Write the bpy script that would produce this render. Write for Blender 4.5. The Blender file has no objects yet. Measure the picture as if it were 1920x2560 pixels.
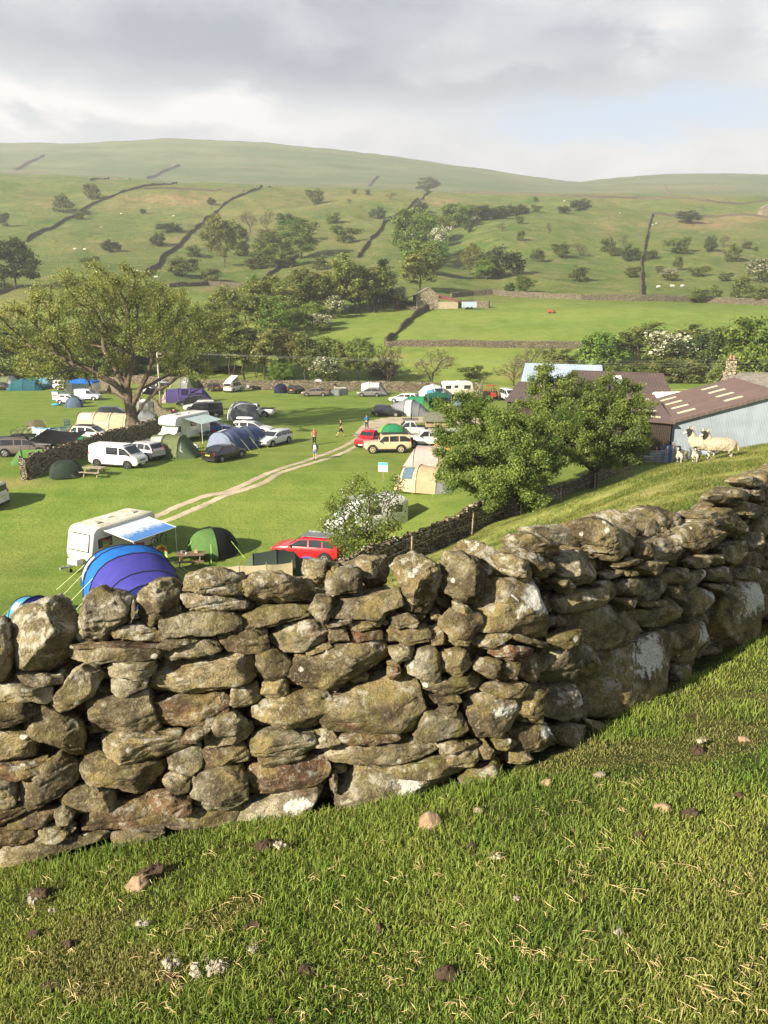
import bpy, bmesh, math, random
import numpy as np
from mathutils import Vector, Matrix
random.seed(7)
R = math.radians
SC = bpy.context.scene
COL = SC.collection
# ------------------------------------------------------------------ camera
F = 1930.0                      # focal length in photo pixels (1920 x 2560)
PITCH = R(14.8)
cam_d = bpy.data.cameras.new("camera")
cam = bpy.data.objects.new("camera", cam_d)
COL.objects.link(cam)
cam.location = (0, 0, 0)
cam.rotation_euler = (R(90) - PITCH, 0, 0)
cam_d.sensor_fit = 'VERTICAL'
cam_d.sensor_height = 36.0
cam_d.lens = 36.0 * F / 2560.0
cam_d.clip_start = 0.05
cam_d.clip_end = 20000
SC.camera = cam
# ------------------------------------------------------------------ sun, sky, exposure
SUN_EL = R(27)
SUN_AZ = math.atan2(-0.75, -0.66)      # direction towards the sun, from +Y clockwise
sun_dir = Vector((math.sin(SUN_AZ) * math.cos(SUN_EL), math.cos(SUN_AZ) * math.cos(SUN_EL), math.sin(SUN_EL)))
sun_d = bpy.data.lights.new("sun", 'SUN')
sun_d.energy = 5.0
sun_d.angle = R(0.6)
sun_d.color = (1.0, 0.89, 0.70)
sun = bpy.data.objects.new("sun", sun_d)
COL.objects.link(sun)
sun.rotation_euler = sun_dir.to_track_quat('Z', 'Y').to_euler()
sun.location = (-60, -30, 60)
SC.view_settings.view_transform = 'Standard'
SC.view_settings.look = 'None'
SC.view_settings.gamma = 1.0
SC.view_settings.exposure = 1.22
SC.render.engine = 'CYCLES'
SC.cycles.use_denoising = True
SC.cycles.max_bounces = 6
SC.cycles.diffuse_bounces = 3
SC.cycles.glossy_bounces = 3
SC.cycles.transmission_bounces = 4
SC.cycles.transparent_max_bounces = 8
SC.cycles.volume_bounces = 0
SC.cycles.caustics_reflective = False
SC.cycles.caustics_refractive = False
class NT:
	"""small helper to write node trees as expressions"""
	def __init__(self, tree):
		self.t = tree
		self.n = tree.nodes
		self.l = tree.links
	def node(self, typ, **kw):
		n = self.n.new(typ)
		for k, v in kw.items():
			setattr(n, k, v)
		return n
	def put(self, sock, v):
		if v is None:
			return
		if isinstance(v, bpy.types.NodeSocket):
			self.l.new(v, sock)
		else:
			if isinstance(v, (tuple, list)) and sock.type == 'RGBA' and len(v) == 3:
				v = (*v, 1.0)
			sock.default_value = v
	def math(self, op, a, b=None, c=None, clamp=False):
		n = self.node('ShaderNodeMath', operation=op, use_clamp=clamp)
		self.put(n.inputs[0], a)
		self.put(n.inputs[1], b)
		self.put(n.inputs[2], c)
		return n.outputs[0]
	def mix(self, f, a, b, blend='MIX'):
		n = self.node('ShaderNodeMix', data_type='RGBA', blend_type=blend)
		self.put(n.inputs[0], f)
		self.put(n.inputs[6], a)
		self.put(n.inputs[7], b)
		return n.outputs[2]
	def step(self, x, lo, hi, a=0.0, b=1.0):
		n = self.node('ShaderNodeMapRange', interpolation_type='SMOOTHSTEP', clamp=True)
		self.put(n.inputs[0], x)
		n.inputs[1].default_value = lo
		n.inputs[2].default_value = hi
		n.inputs[3].default_value = a
		n.inputs[4].default_value = b
		return n.outputs[0]
	def noise(self, vec, scale, detail=4, rough=.55, dist=0.0, out=0):
		n = self.node('ShaderNodeTexNoise')
		self.put(n.inputs['Vector'], vec)
		n.inputs['Scale'].default_value = scale
		n.inputs['Detail'].default_value = detail
		n.inputs['Roughness'].default_value = rough
		n.inputs['Distortion'].default_value = dist
		return n.outputs[out]
	def voronoi(self, vec, scale, feature='F1', out=0, rnd=1.0):
		n = self.node('ShaderNodeTexVoronoi', feature=feature)
		self.put(n.inputs['Vector'], vec)
		n.inputs['Scale'].default_value = scale
		n.inputs['Randomness'].default_value = rnd
		return n.outputs[out]
	def mapping(self, vec, scale=(1, 1, 1), loc=(0, 0, 0), rot=(0, 0, 0)):
		n = self.node('ShaderNodeMapping')
		self.put(n.inputs[0], vec)
		n.inputs['Location'].default_value = loc
		n.inputs['Rotation'].default_value = rot
		n.inputs['Scale'].default_value = scale
		return n.outputs[0]
	def combine(self, x, y, z):
		n = self.node('ShaderNodeCombineXYZ')
		self.put(n.inputs[0], x)
		self.put(n.inputs[1], y)
		self.put(n.inputs[2], z)
		return n.outputs[0]
	def bump(self, h, strength=.3, dist=.02, normal=None):
		n = self.node('ShaderNodeBump')
		n.inputs['Strength'].default_value = strength
		n.inputs['Distance'].default_value = dist
		self.put(n.inputs['Height'], h)
		if normal is not None:
			self.put(n.inputs['Normal'], normal)
		return n.outputs[0]
	def attr(self, name, typ='GEOMETRY', out='Fac'):
		n = self.node('ShaderNodeAttribute', attribute_name=name, attribute_type=typ)
		return n.outputs[out]
def build_world():
	w = bpy.data.worlds.new("World")
	SC.world = w
	w.use_nodes = True
	t = NT(w.node_tree)
	w.node_tree.nodes.clear()
	out = t.node('ShaderNodeOutputWorld')
	bg = t.node('ShaderNodeBackground')
	bg.inputs[1].default_value = 0.070
	sky = t.node('ShaderNodeTexSky', sky_type='NISHITA')
	sky.sun_disc = False
	sky.sun_elevation = SUN_EL
	sky.sun_rotation = SUN_AZ
	sky.air_density = 1.0
	sky.dust_density = 1.5
	sky.altitude = 250
	tc = t.node('ShaderNodeTexCoord').outputs['Generated']
	sep = t.node('ShaderNodeSeparateXYZ')
	t.put(sep.inputs[0], tc)
	x, y, z = sep.outputs
	zc = t.math('MAXIMUM', z, 0.0)
	den = t.math('ADD', zc, 0.13)
	cv = t.combine(t.math('DIVIDE', x, den), t.math('DIVIDE', y, den), 0.0)
	n1 = t.noise(cv, 0.75, 9, .56, .25)
	n2 = t.noise(t.mapping(cv, (1, 1, 1), (4.3, 2.1, 7)), 1.7, 8, .55, .3)
	puff = t.noise(t.mapping(tc, (5, 5, 11), (1.2, .4, .1)), 1.6, 9, .6, .35)
	u = t.math('DIVIDE', x, t.math('MAXIMUM', y, 0.15))
	# the wisps' own wobble shifts the big cloud masses so that they have ragged rims
	wob = t.math('SUBTRACT', puff, .5)
	uw = t.math('MULTIPLY_ADD', wob, .22, u)
	zw = t.math('MULTIPLY_ADD', wob, .085, z)
	def g(u0, z0, su, sz):
		a = t.math('POWER', t.math('ABSOLUTE', t.math('DIVIDE', t.math('SUBTRACT', uw, u0), su)), 2.0)
		b = t.math('POWER', t.math('ABSOLUTE', t.math('DIVIDE', t.math('SUBTRACT', zw, z0), sz)), 2.0)
		return t.math('EXPONENT', t.math('MULTIPLY', t.math('ADD', a, b), -1.0))
	# shade of the cloud cover, 0 dark .. 1 bright
	s = t.math('MULTIPLY_ADD', t.math('SUBTRACT', n2, .5), .5, .56)
	for (u0, z0, su, sz, amp) in SKY_BLOBS:
		s = t.math('MULTIPLY_ADD', g(u0, z0, su, sz), amp * 1.35, s)
	s = t.math('MULTIPLY_ADD', wob, .75, s)
	s = t.math('ADD', s, t.step(z, 0.24, 0.14, 0.0, .14))
	s = t.math('MAXIMUM', t.math('MINIMUM', s, 1.0), 0.0)
	ramp = t.node('ShaderNodeValToRGB')
	t.put(ramp.inputs[0], s)
	cr = ramp.color_ramp
	cr.elements[0].position = 0.1
	cr.elements[0].color = (2.2, 2.5, 3.1, 1)
	cr.elements[1].position = 1.0
	cr.elements[1].color = (6.2, 6.15, 6.1, 1)
	e = cr.elements.new(0.5)
	e.color = (4.1, 4.35, 4.75, 1)
	cloud = ramp.outputs[0]
	# open blue patch low on the right, thin blue elsewhere
	hole = t.math('MULTIPLY_ADD', t.math('SUBTRACT', n1, .5), 1.3, g(.30, .205, .26, .035))
	hole = t.math('ADD', hole, t.math('MULTIPLY', g(.55, .30, .12, .05), .7))
	hm = t.step(hole, .25, .95)
	blue = t.mix(.6, sky.outputs[0], (4.6, 5.5, 6.6))
	col = t.mix(hm, cloud, blue)
	# the unseen sky higher up is darkened to weaken its fill light
	up = t.step(z, 0.36, 0.62)
	col = t.mix(up, col, t.mix(.55, t.mix(.9, cloud, (.75, .95, 1.35)), sky.outputs[0]))
	t.put(bg.inputs[0], col)
	t.put(out.inputs[0], bg.outputs[0])
SKY_BLOBS = [(-.22, .275, .34, .040, -.34), (.10, .25, .22, .03, -.12), (.30, .275, .16, .030, -.16),
			 (-.05, .32, .5, .02, -.12),
			 (-.43, .218, .13, .018, .42), (-.19, .222, .055, .018, .46), (-.27, .205, .2, .012, .25), (.02, .20, .2, .02, .1),
			 (.33, .285, .05, .025, .38), (.14, .262, .12, .012, .16), (.47, .27, .03, .03, .3),
			 (.40, .17, .3, .02, .12)]
build_world()
# ------------------------------------------------------------------ numpy noise
def _hash(ix, iy, iz, seed):
	h = (ix * 374761393 + iy * 668265263 + iz * 1442695041 + seed * 974634777) & 0xFFFFFFFF
	h = ((h ^ (h >> 13)) * 1274126177) & 0xFFFFFFFF
	h = (h ^ (h >> 16)) & 0xFFFFFFFF
	return h / 2147483647.5 - 1.0
def vnoise(x, y, z=0.0, seed=0):
	x, y, z = np.broadcast_arrays(np.asarray(x, float), np.asarray(y, float), np.asarray(z, float))
	ix, iy, iz = (np.floor(a).astype(np.int64) for a in (x, y, z))
	fx, fy, fz = x - ix, y - iy, z - iz
	fx, fy, fz = (a * a * (3 - 2 * a) for a in (fx, fy, fz))
	r = 0
	for dx in (0, 1):
		for dy in (0, 1):
			for dz in (0, 1):
				wgt = (fx if dx else 1 - fx) * (fy if dy else 1 - fy) * (fz if dz else 1 - fz)
				r = r + wgt * _hash(ix + dx, iy + dy, iz + dz, seed)
	return r
def fbm(x, y, z=0.0, seed=0, octaves=4, gain=.5):
	r, a, f = 0, 1.0, 1.0
	for o in range(octaves):
		r = r + a * vnoise(np.asarray(x) * f + 13.7 * o, np.asarray(y) * f + 7.1 * o, np.asarray(z) * f, seed + o)
		a *= gain
		f *= 2.03
	return r
# ------------------------------------------------------------------ terrain
SP, CP = math.sin(PITCH), math.cos(PITCH)
def ray(px, py):
	cx, cy = (px - 960.0) / F, (1280.0 - py) / F
	return Vector((cx, cy * SP + CP, cy * CP - SP))
def smax(a, b, k):
	h = np.clip(.5 + .5 * (a - b) / k, 0, 1)
	return b + (a - b) * h + k * h * (1 - h)
def smin(a, b, k):
	return -smax(-np.asarray(a), -np.asarray(b), k)
PXC = [-400, 0, 200, 410, 600, 800, 1000, 1200, 1400, 1450, 1600, 1750, 1920, 2300]
TROWS = [  # depth, photo row of the ground at the photo columns PXC
	(150, [958] * 14),
	(163, [952, 952, 950, 950, 950, 955, 958, 958, 955, 955, 955, 955, 955, 955]),
	(185, [850, 860, 865, 875, 880, 880, 878, 876, 876, 876, 876, 876, 876, 876]),
	(215, [800, 805, 812, 820, 825, 820, 815, 810, 808, 808, 810, 815, 818, 820]),
	(250, [760, 765, 768, 770, 772, 768, 766, 764, 762, 762, 764, 768, 770, 775]),
	(300, [712, 716, 718, 720, 720, 715, 712, 715, 722, 724, 730, 735, 738, 742]),
	(400, [640, 645, 650, 655, 652, 645, 640, 645, 655, 658, 664, 668, 670, 675]),
	(500, [580, 582, 585, 590, 590, 582, 575, 580, 590, 592, 596, 600, 604, 610]),
	(600, [515, 522, 528, 532, 530, 525, 522, 528, 535, 538, 544, 548, 552, 560]),
	(700, [462, 468, 474, 480, 484, 490, 494, 500, 505, 506, 508, 510, 512, 515]),
	(800, [438, 442, 450, 460, 468, 474, 481, 487, 491, 492, 494, 496, 498, 500]),
	(900, [430, 432, 442, 456, 465, 471, 478, 485, 488, 489, 491, 493, 495, 498]),
	(1000, [430, 432, 442, 456, 465, 471, 478, 485, 488, 489, 491, 493, 495, 498]),
	(1250, [432, 434, 442, 452, 460, 464, 470, 477, 482, 483, 482, 481, 482, 484]),
	(1500, [405, 405, 408, 408, 415, 425, 440, 455, 468, 469, 464, 460, 462, 466]),
	(1700, [372, 373, 373, 368, 375, 388, 408, 434, 458, 460, 448, 440, 444, 450]),
	(1850, [356, 358, 360, 346, 353, 370, 393, 422, 450, 454, 440, 432, 436, 444]),
	(2000, [356, 358, 362, 352, 358, 376, 400, 430, 455, 458, 444, 437, 440, 448]),
	(2600, [400, 400, 400, 400, 400, 410, 430, 450, 465, 465, 460, 455, 455, 460]),
]
_rowu, _rowz, _rowy = [], [], []
for (yy, pys) in TROWS:
	us, zs = [], []
	for px_, py_ in zip(PXC, pys):
		d_ = ray(px_, py_)
		us.append(d_.x / d_.y)
		zs.append(yy * d_.z / d_.y)
	_rowu.append(us)
	_rowz.append(zs)
	_rowy.append(yy)
_rowy = np.array(_rowy, float)
def far_z(x, y):
	u = np.clip(x / np.maximum(y, 1), -.8, .8)
	Z = np.stack([np.interp(u, _rowu[i], _rowz[i]) for i in range(len(_rowy))])   # rows x N
	n = len(_rowy)
	h = np.diff(_rowy)
	dl = np.diff(Z, axis=0) / h[:, None]
	m = np.zeros_like(Z)
	m[1:-1] = (dl[:-1] * h[1:, None] + dl[1:] * h[:-1, None]) / (h[:-1] + h[1:])[:, None]
	m[0], m[-1] = dl[0], dl[-1]
	yc = np.clip(y, _rowy[0], _rowy[-1])
	i = np.clip(np.searchsorted(_rowy, yc, side='right') - 1, 0, n - 2)
	k = np.arange(len(yc))
	hh = h[i]
	t = (yc - _rowy[i]) / hh
	t2, t3 = t * t, t * t * t
	return ((2 * t3 - 3 * t2 + 1) * Z[i, k] + (t3 - 2 * t2 + t) * hh * m[i, k] + (-2 * t3 + 3 * t2) * Z[i + 1, k] + (t3 - t2) * hh * m[i + 1, k])
def sstep(a, b, x):
	t = np.clip((x - a) / (b - a), 0, 1)
	return t * t * (3 - 2 * t)
BANK_O, BANK_A = (0.8, 38.0), (.603, .797)
def bank_st(x, y):
	dx, dy = x - BANK_O[0], y - BANK_O[1]
	return dx * BANK_A[1] - dy * BANK_A[0], dx * BANK_A[0] + dy * BANK_A[1]
def HV(x, y):
	"""terrain height, vectorised; the camera is at z = 0"""
	x = np.atleast_1d(np.asarray(x, float))
	y = np.atleast_1d(np.asarray(y, float))
	field = -13.0 - .018 * (y - 40) + .10 * vnoise(x / 23, y / 23, seed=3) * sstep(20, 40, y)
	field = field - 2.7 * sstep(66, 47, y) * sstep(7, -4, x)      # the field dips towards the foot of the hill
	s, t = bank_st(x, y)
	dd = y - 6.0
	fg = -1.6 - .24 * y + .12 * np.clip(x, -6, 30) + .074 * np.where(dd > 0, np.sqrt(dd * dd + 1) - 1, 0)
	fg = fg + .03 * vnoise(x * 1.3, y * 1.3, seed=11) + .012 * vnoise(x * 4.1, y * 4.1, seed=12)
	bank = -13.0 + .52 * s + 3.0 * sstep(15, 6, y) + .22 * vnoise(x / 3.1, y / 3.1, seed=21) * sstep(9, 16, y) + .07 * vnoise(x / .9, y / .9, seed=22) * sstep(9, 16, y)
	hill = smin(fg, bank, 1.0 * sstep(6, 14, y) + .05)
	fade = sstep(32, 4, t)
	hill = field - .5 + (hill - field + .5) * fade
	near = smax(field, hill, .5)
	far = far_z(x, y)
	a = sstep(215, 330, y)
	far = far + a * (y / 400) * (2.3 * vnoise(x / 52, y / 66, seed=31) + .95 * vnoise(x / 21, y / 27, seed=32) + .32 * vnoise(x / 8, y / 10, seed=33)) * np.where(y > 750, .5, 1) * (1 - .7 * sstep(900, 1300, y))
	for (kx, ky, kw, kd, kh) in ((95, 470, 42, 75, 7.0), (38, 430, 16, 120, -5.0), (-120, 520, 40, 60, 4.0), (-60, 420, 25, 60, -3.0), (60, 232, 60, 10, 1.2), (175, 420, 40, 60, 4.5), (-20, 215, 22, 14, 1.2)):
		far = far + kh * np.exp(-((x - kx) / kw) ** 2 - ((y - ky) / kd) ** 2)
	far = far + sstep(170, 190, y) * (.2 * vnoise(x / 9, y / 9, seed=34) + .45 * vnoise(x / 26, y / 17, seed=35))
	b = sstep(144, 156, y)
	return near * (1 - b) + far * b
def H(x, y):
	return float(HV(x, y)[0])
_RT = np.concatenate([np.linspace(.5, 14, 120), np.geomspace(14, 2300, 1500)[1:]])
def at(px, py, t0=9.0, up=0.0):
	"""point of the terrain seen at a photo pixel"""
	d = ray(px, py)
	T = _RT[_RT >= t0]
	Y = T
	X = d.x / d.y * T
	Z = d.z / d.y * T
	below = Z < HV(X, Y) + up
	if not below.any():
		i = len(T) - 1
		return Vector((X[i], Y[i], HV(X[i:i + 1], Y[i:i + 1])[0]))
	i = int(np.argmax(below))
	lo, hi = T[max(i - 1, 0)], T[i]
	for _ in range(18):
		m = .5 * (lo + hi)
		if d.z / d.y * m < HV(d.x / d.y * m, m)[0] + up:
			hi = m
		else:
			lo = m
	return Vector((d.x / d.y * hi, hi, H(d.x / d.y * hi, hi)))
def ppm(y):
	"""photo pixels per metre at depth y (rough, near the middle of the picture)"""
	return F / y
# ------------------------------------------------------------------ object helpers
def tag(o, label=None, cat=None, group=None, kind=None):
	if label:
		o['label'] = label
	if cat:
		o['category'] = cat
	if group:
		o['group'] = group
	if kind:
		o['kind'] = kind
	return o
def thing(name, label, cat, loc=(0, 0, 0), rz=0.0, group=None):
	o = bpy.data.objects.new(name, None)
	o.empty_display_size = .3
	COL.objects.link(o)
	o.location = loc
	o.rotation_euler = (0, 0, rz)
	return tag(o, label, cat, group)
def mesh_np(name, V, loops, sizes, smooth=False):
	"""mesh from arrays: V (n,3), loops flat vertex ids, sizes per face"""
	me = bpy.data.meshes.new(name)
	V = np.asarray(V, np.float32)
	loops = np.asarray(loops, np.int32)
	sizes = np.asarray(sizes, np.int32)
	me.vertices.add(len(V))
	me.vertices.foreach_set('co', V.ravel())
	me.loops.add(len(loops))
	me.loops.foreach_set('vertex_index', loops)
	me.polygons.add(len(sizes))
	st = np.zeros(len(sizes), np.int32)
	st[1:] = np.cumsum(sizes)[:-1]
	me.polygons.foreach_set('loop_start', st)
	me.polygons.foreach_set('loop_total', sizes)
	if smooth:
		me.polygons.foreach_set('use_smooth', np.ones(len(sizes), bool))
	me.update(calc_edges=True)
	return me
class MB:
	"""collects shapes, then builds them as one mesh object"""
	def __init__(self):
		self.v, self.f = [], []
	def add(self, vs, fs):
		o = len(self.v)
		self.v += [tuple(p) for p in vs]
		self.f += [tuple(i + o for i in f) for f in fs]
		return self
	def box(self, c, s, rz=0.0, top=1.0, topy=None, M=None):
		topy = top if topy is None else topy
		hx, hy, hz = s[0] / 2, s[1] / 2, s[2] / 2
		vs = []
		for (sx, sy, sz) in ((-1, -1, -1), (1, -1, -1), (1, 1, -1), (-1, 1, -1), (-1, -1, 1), (1, -1, 1), (1, 1, 1), (-1, 1, 1)):
			kx, ky = (top, topy) if sz > 0 else (1, 1)
			p = Vector((sx * hx * kx, sy * hy * ky, sz * hz))
			if rz:
				p = Matrix.Rotation(rz, 3, 'Z') @ p
			if M is not None:
				p = M @ p
			vs.append(p + Vector(c))
		return self.add(vs, [(0, 3, 2, 1), (4, 5, 6, 7), (0, 1, 5, 4), (1, 2, 6, 5), (2, 3, 7, 6), (3, 0, 4, 7)])
	def bar(self, a, b, r, r2=None, n=6):
		return self.tube([a, b], [r, r if r2 is None else r2], n)
	def tube(self, pts, rad, n=6, cap=True):
		pts = [Vector(p) for p in pts]
		if not hasattr(rad, '__len__'):
			rad = [rad] * len(pts)
		vs, fs = [], []
		up = None
		for i, p in enumerate(pts):
			d = (pts[min(i + 1, len(pts) - 1)] - pts[max(i - 1, 0)]).normalized()
			if up is None:
				up = d.orthogonal().normalized()
			else:
				up = (up - d * up.dot(d))
				up = up.normalized() if up.length > 1e-5 else d.orthogonal().normalized()
			w = d.cross(up)
			for k in range(n):
				a = 2 * math.pi * k / n
				vs.append(p + (up * math.cos(a) + w * math.sin(a)) * rad[i])
		for i in range(len(pts) - 1):
			for k in range(n):
				a, b = i * n + k, i * n + (k + 1) % n
				fs.append((a, b, b + n, a + n))
		if cap:
			fs.append(tuple(range(n))[::-1])
			m = (len(pts) - 1) * n
			fs.append(tuple(range(m, m + n)))
		return self.add(vs, fs)
	def loft(self, rings, closed=True, cap=True):
		n = len(rings[0])
		vs = [p for r in rings for p in r]
		fs = []
		for i in range(len(rings) - 1):
			for k in range(n if closed else n - 1):
				a, b = i * n + k, i * n + (k + 1) % n
				fs.append((a, b, b + n, a + n))
		if cap and closed:
			fs.append(tuple(range(n))[::-1])
			m = (len(rings) - 1) * n
			fs.append(tuple(range(m, m + n)))
		return self.add(vs, fs)
	def disc(self, c, ax, r, w, n=16, r2=None):
		"""cylinder of width w round axis ax centred at c"""
		c, ax = Vector(c), Vector(ax).normalized()
		return self.tube([c - ax * w / 2, c + ax * w / 2], [r, r if r2 is None else r2], n)
	def ell(self, c, r, nu=12, nv=8, M=None):
		vs, fs = [], []
		for j in range(nv + 1):
			th = math.pi * j / nv
			for i in range(nu):
				ph = 2 * math.pi * i / nu
				p = Vector((r[0] * math.sin(th) * math.cos(ph), r[1] * math.sin(th) * math.sin(ph), r[2] * math.cos(th)))
				if M is not None:
					p = M @ p
				vs.append(p + Vector(c))
		for j in range(nv):
			for i in range(nu):
				a, b = j * nu + i, j * nu + (i + 1) % nu
				fs.append((a, a + nu, b + nu, b))
		return self.add(vs, fs)
	def slab(self, pts, t):
		"""sheet through pts (any polygon) given thickness t along its normal"""
		pts = [Vector(p) for p in pts]
		n = Vector((0, 0, 0))
		for i in range(len(pts)):
			n += pts[i].cross(pts[(i + 1) % len(pts)])
		n.normalize()
		k = len(pts)
		vs = [p + n * t / 2 for p in pts] + [p - n * t / 2 for p in pts]
		fs = [tuple(range(k)), tuple(range(2 * k - 1, k - 1, -1))]
		for i in range(k):
			j = (i + 1) % k
			fs.append((i, i + k, j + k, j))
		return self.add(vs, fs)
	def build(self, name, mat, parent=None, smooth=False, bevel=0.0):
		me = bpy.data.meshes.new(name)
		me.from_pydata(self.v, [], self.f)
		me.update()
		if smooth:
			me.polygons.foreach_set('use_smooth', [True] * len(me.polygons))
		o = bpy.data.objects.new(name, me)
		COL.objects.link(o)
		if mat:
			me.materials.append(mat)
		if parent is not None:
			o.parent = parent
		if bevel:
			bmm = bmesh.new()
			bmm.from_mesh(me)
			bmesh.ops.remove_doubles(bmm, verts=bmm.verts, dist=1e-5)
			bmesh.ops.bevel(bmm, geom=list(bmm.edges), offset=bevel, segments=2, profile=.6, affect='EDGES', clamp_overlap=True)
			bmm.to_mesh(me)
			bmm.free()
		if smooth == 'auto':
			try:
				me.polygons.foreach_set('use_smooth', [True] * len(me.polygons))
				me.set_sharp_from_angle(angle=R(38))
			except Exception:
				pass
		return o
def link_mesh(name, me, mat=None, parent=None):
	o = bpy.data.objects.new(name, me)
	COL.objects.link(o)
	if mat is not None and not me.materials:
		me.materials.append(mat)
	if parent is not None:
		o.parent = parent
	return o
CHILD = {}
def copy_tree(o, parent=None):
	c = o.copy()
	COL.objects.link(c)
	if parent is not None:
		c.parent = parent
	for ch in list(o.children):
		copy_tree(ch, c)
	return c
# ------------------------------------------------------------------ materials
_MC = {}
def mat(name, col, rough=.7, var=.18, scale=6.0, bump=0.0, bscale=30.0, metal=0.0, coat=0.0, spec=.4, dirt=0.0, trans=0.0, alpha=1.0):
	"""procedural material: colour broken up by two noises, dirt low down"""
	if name in _MC:
		return _MC[name]
	m = bpy.data.materials.new(name)
	m.use_nodes = True
	t = NT(m.node_tree)
	b = m.node_tree.nodes['Principled BSDF']
	tc = t.node('ShaderNodeTexCoord').outputs['Object']
	n = t.noise(tc, scale, 5, .6)
	f = t.step(n, .3, .7)
	c = t.mix(f, tuple(min(1, v * (1 - var)) for v in col), tuple(min(1, v * (1 + var)) for v in col))
	if dirt:
		n3 = t.noise(tc, scale * 3.1, 6, .65)
		c = t.mix(t.math('MULTIPLY', t.step(n3, .48, .75), dirt), c, (.12, .10, .07))
	t.put(b.inputs['Base Color'], c)
	t.put(b.inputs['Roughness'], t.math('MULTIPLY_ADD', n, .2, rough - .1))
	b.inputs['Metallic'].default_value = metal
	b.inputs['Specular IOR Level'].default_value = spec
	if coat:
		b.inputs['Coat Weight'].default_value = coat
		b.inputs['Coat Roughness'].default_value = .06
	if bump:
		t.put(b.inputs['Normal'], t.bump(t.noise(tc, bscale, 6, .6), bump, .02))
	if trans:
		tr = t.node('ShaderNodeBsdfTranslucent')
		t.put(tr.inputs[0], c)
		mx = t.node('ShaderNodeMixShader')
		mx.inputs[0].default_value = trans
		t.l.new(b.outputs[0], mx.inputs[1])
		t.l.new(tr.outputs[0], mx.inputs[2])
		t.l.new(mx.outputs[0], m.node_tree.nodes['Material Output'].inputs[0])
	_MC[name] = m
	return m
def paint(name, col, rough=.28):
	return mat('paint_' + name, col, rough, .05, 1.5, coat=.6, spec=.5, dirt=.06)
def fabric(name, col, trans=.25):
	return mat('fabric_' + name, col, .75, .10, 2.5, bump=.25, bscale=4, spec=.2, trans=trans)
def glass_mat():
	return mat('dark_glass', (.025, .03, .035), .08, .2, 1.0, spec=.8)
# ------------------------------------------------------------------ ground sheet
BROWN = [  # bracken and dead-grass patches: photo px, py, half width, half height, strength
	(430, 500, 150, 22, .9), (300, 520, 60, 10, .6), (760, 500, 120, 30, .45), (620, 560, 130, 60, .35), (1100, 505, 60, 12, .8),
	(1530, 500, 60, 20, .5), (1760, 560, 140, 14, 1.0), (1860, 545, 90, 12, .9), (1760, 500, 70, 10, .7), (1520, 560, 20, 40, .5),
	(250, 620, 180, 20, .25), (120, 510, 60, 20, .5), (850, 600, 90, 40, .3), (440, 595, 40, 12, .6), (560, 720, 70, 8, .6), (20, 775, 70, 30, .8),
	(1830, 640, 30, 50, .35), (800, 690, 60, 18, .4), (1300, 690, 150, 10, .25), (980, 890, 50, 8, .5), (1250, 940, 60, 8, .8), (1060, 905, 40, 8, .6),
	(1700, 470, 200, 10, .3), (900, 490, 200, 14, .5)]
BARE = [(1560, 1178, 26, 14, .7), (1880, 1125, 14, 6, .9), (1745, 1193, 18, 7, .8), (1680, 1180, 30, 9, .6), (30, 1207, 90, 9, .8), (1780, 1150, 40, 5, .5), (1500, 1215, 30, 6, .4)]
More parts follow.
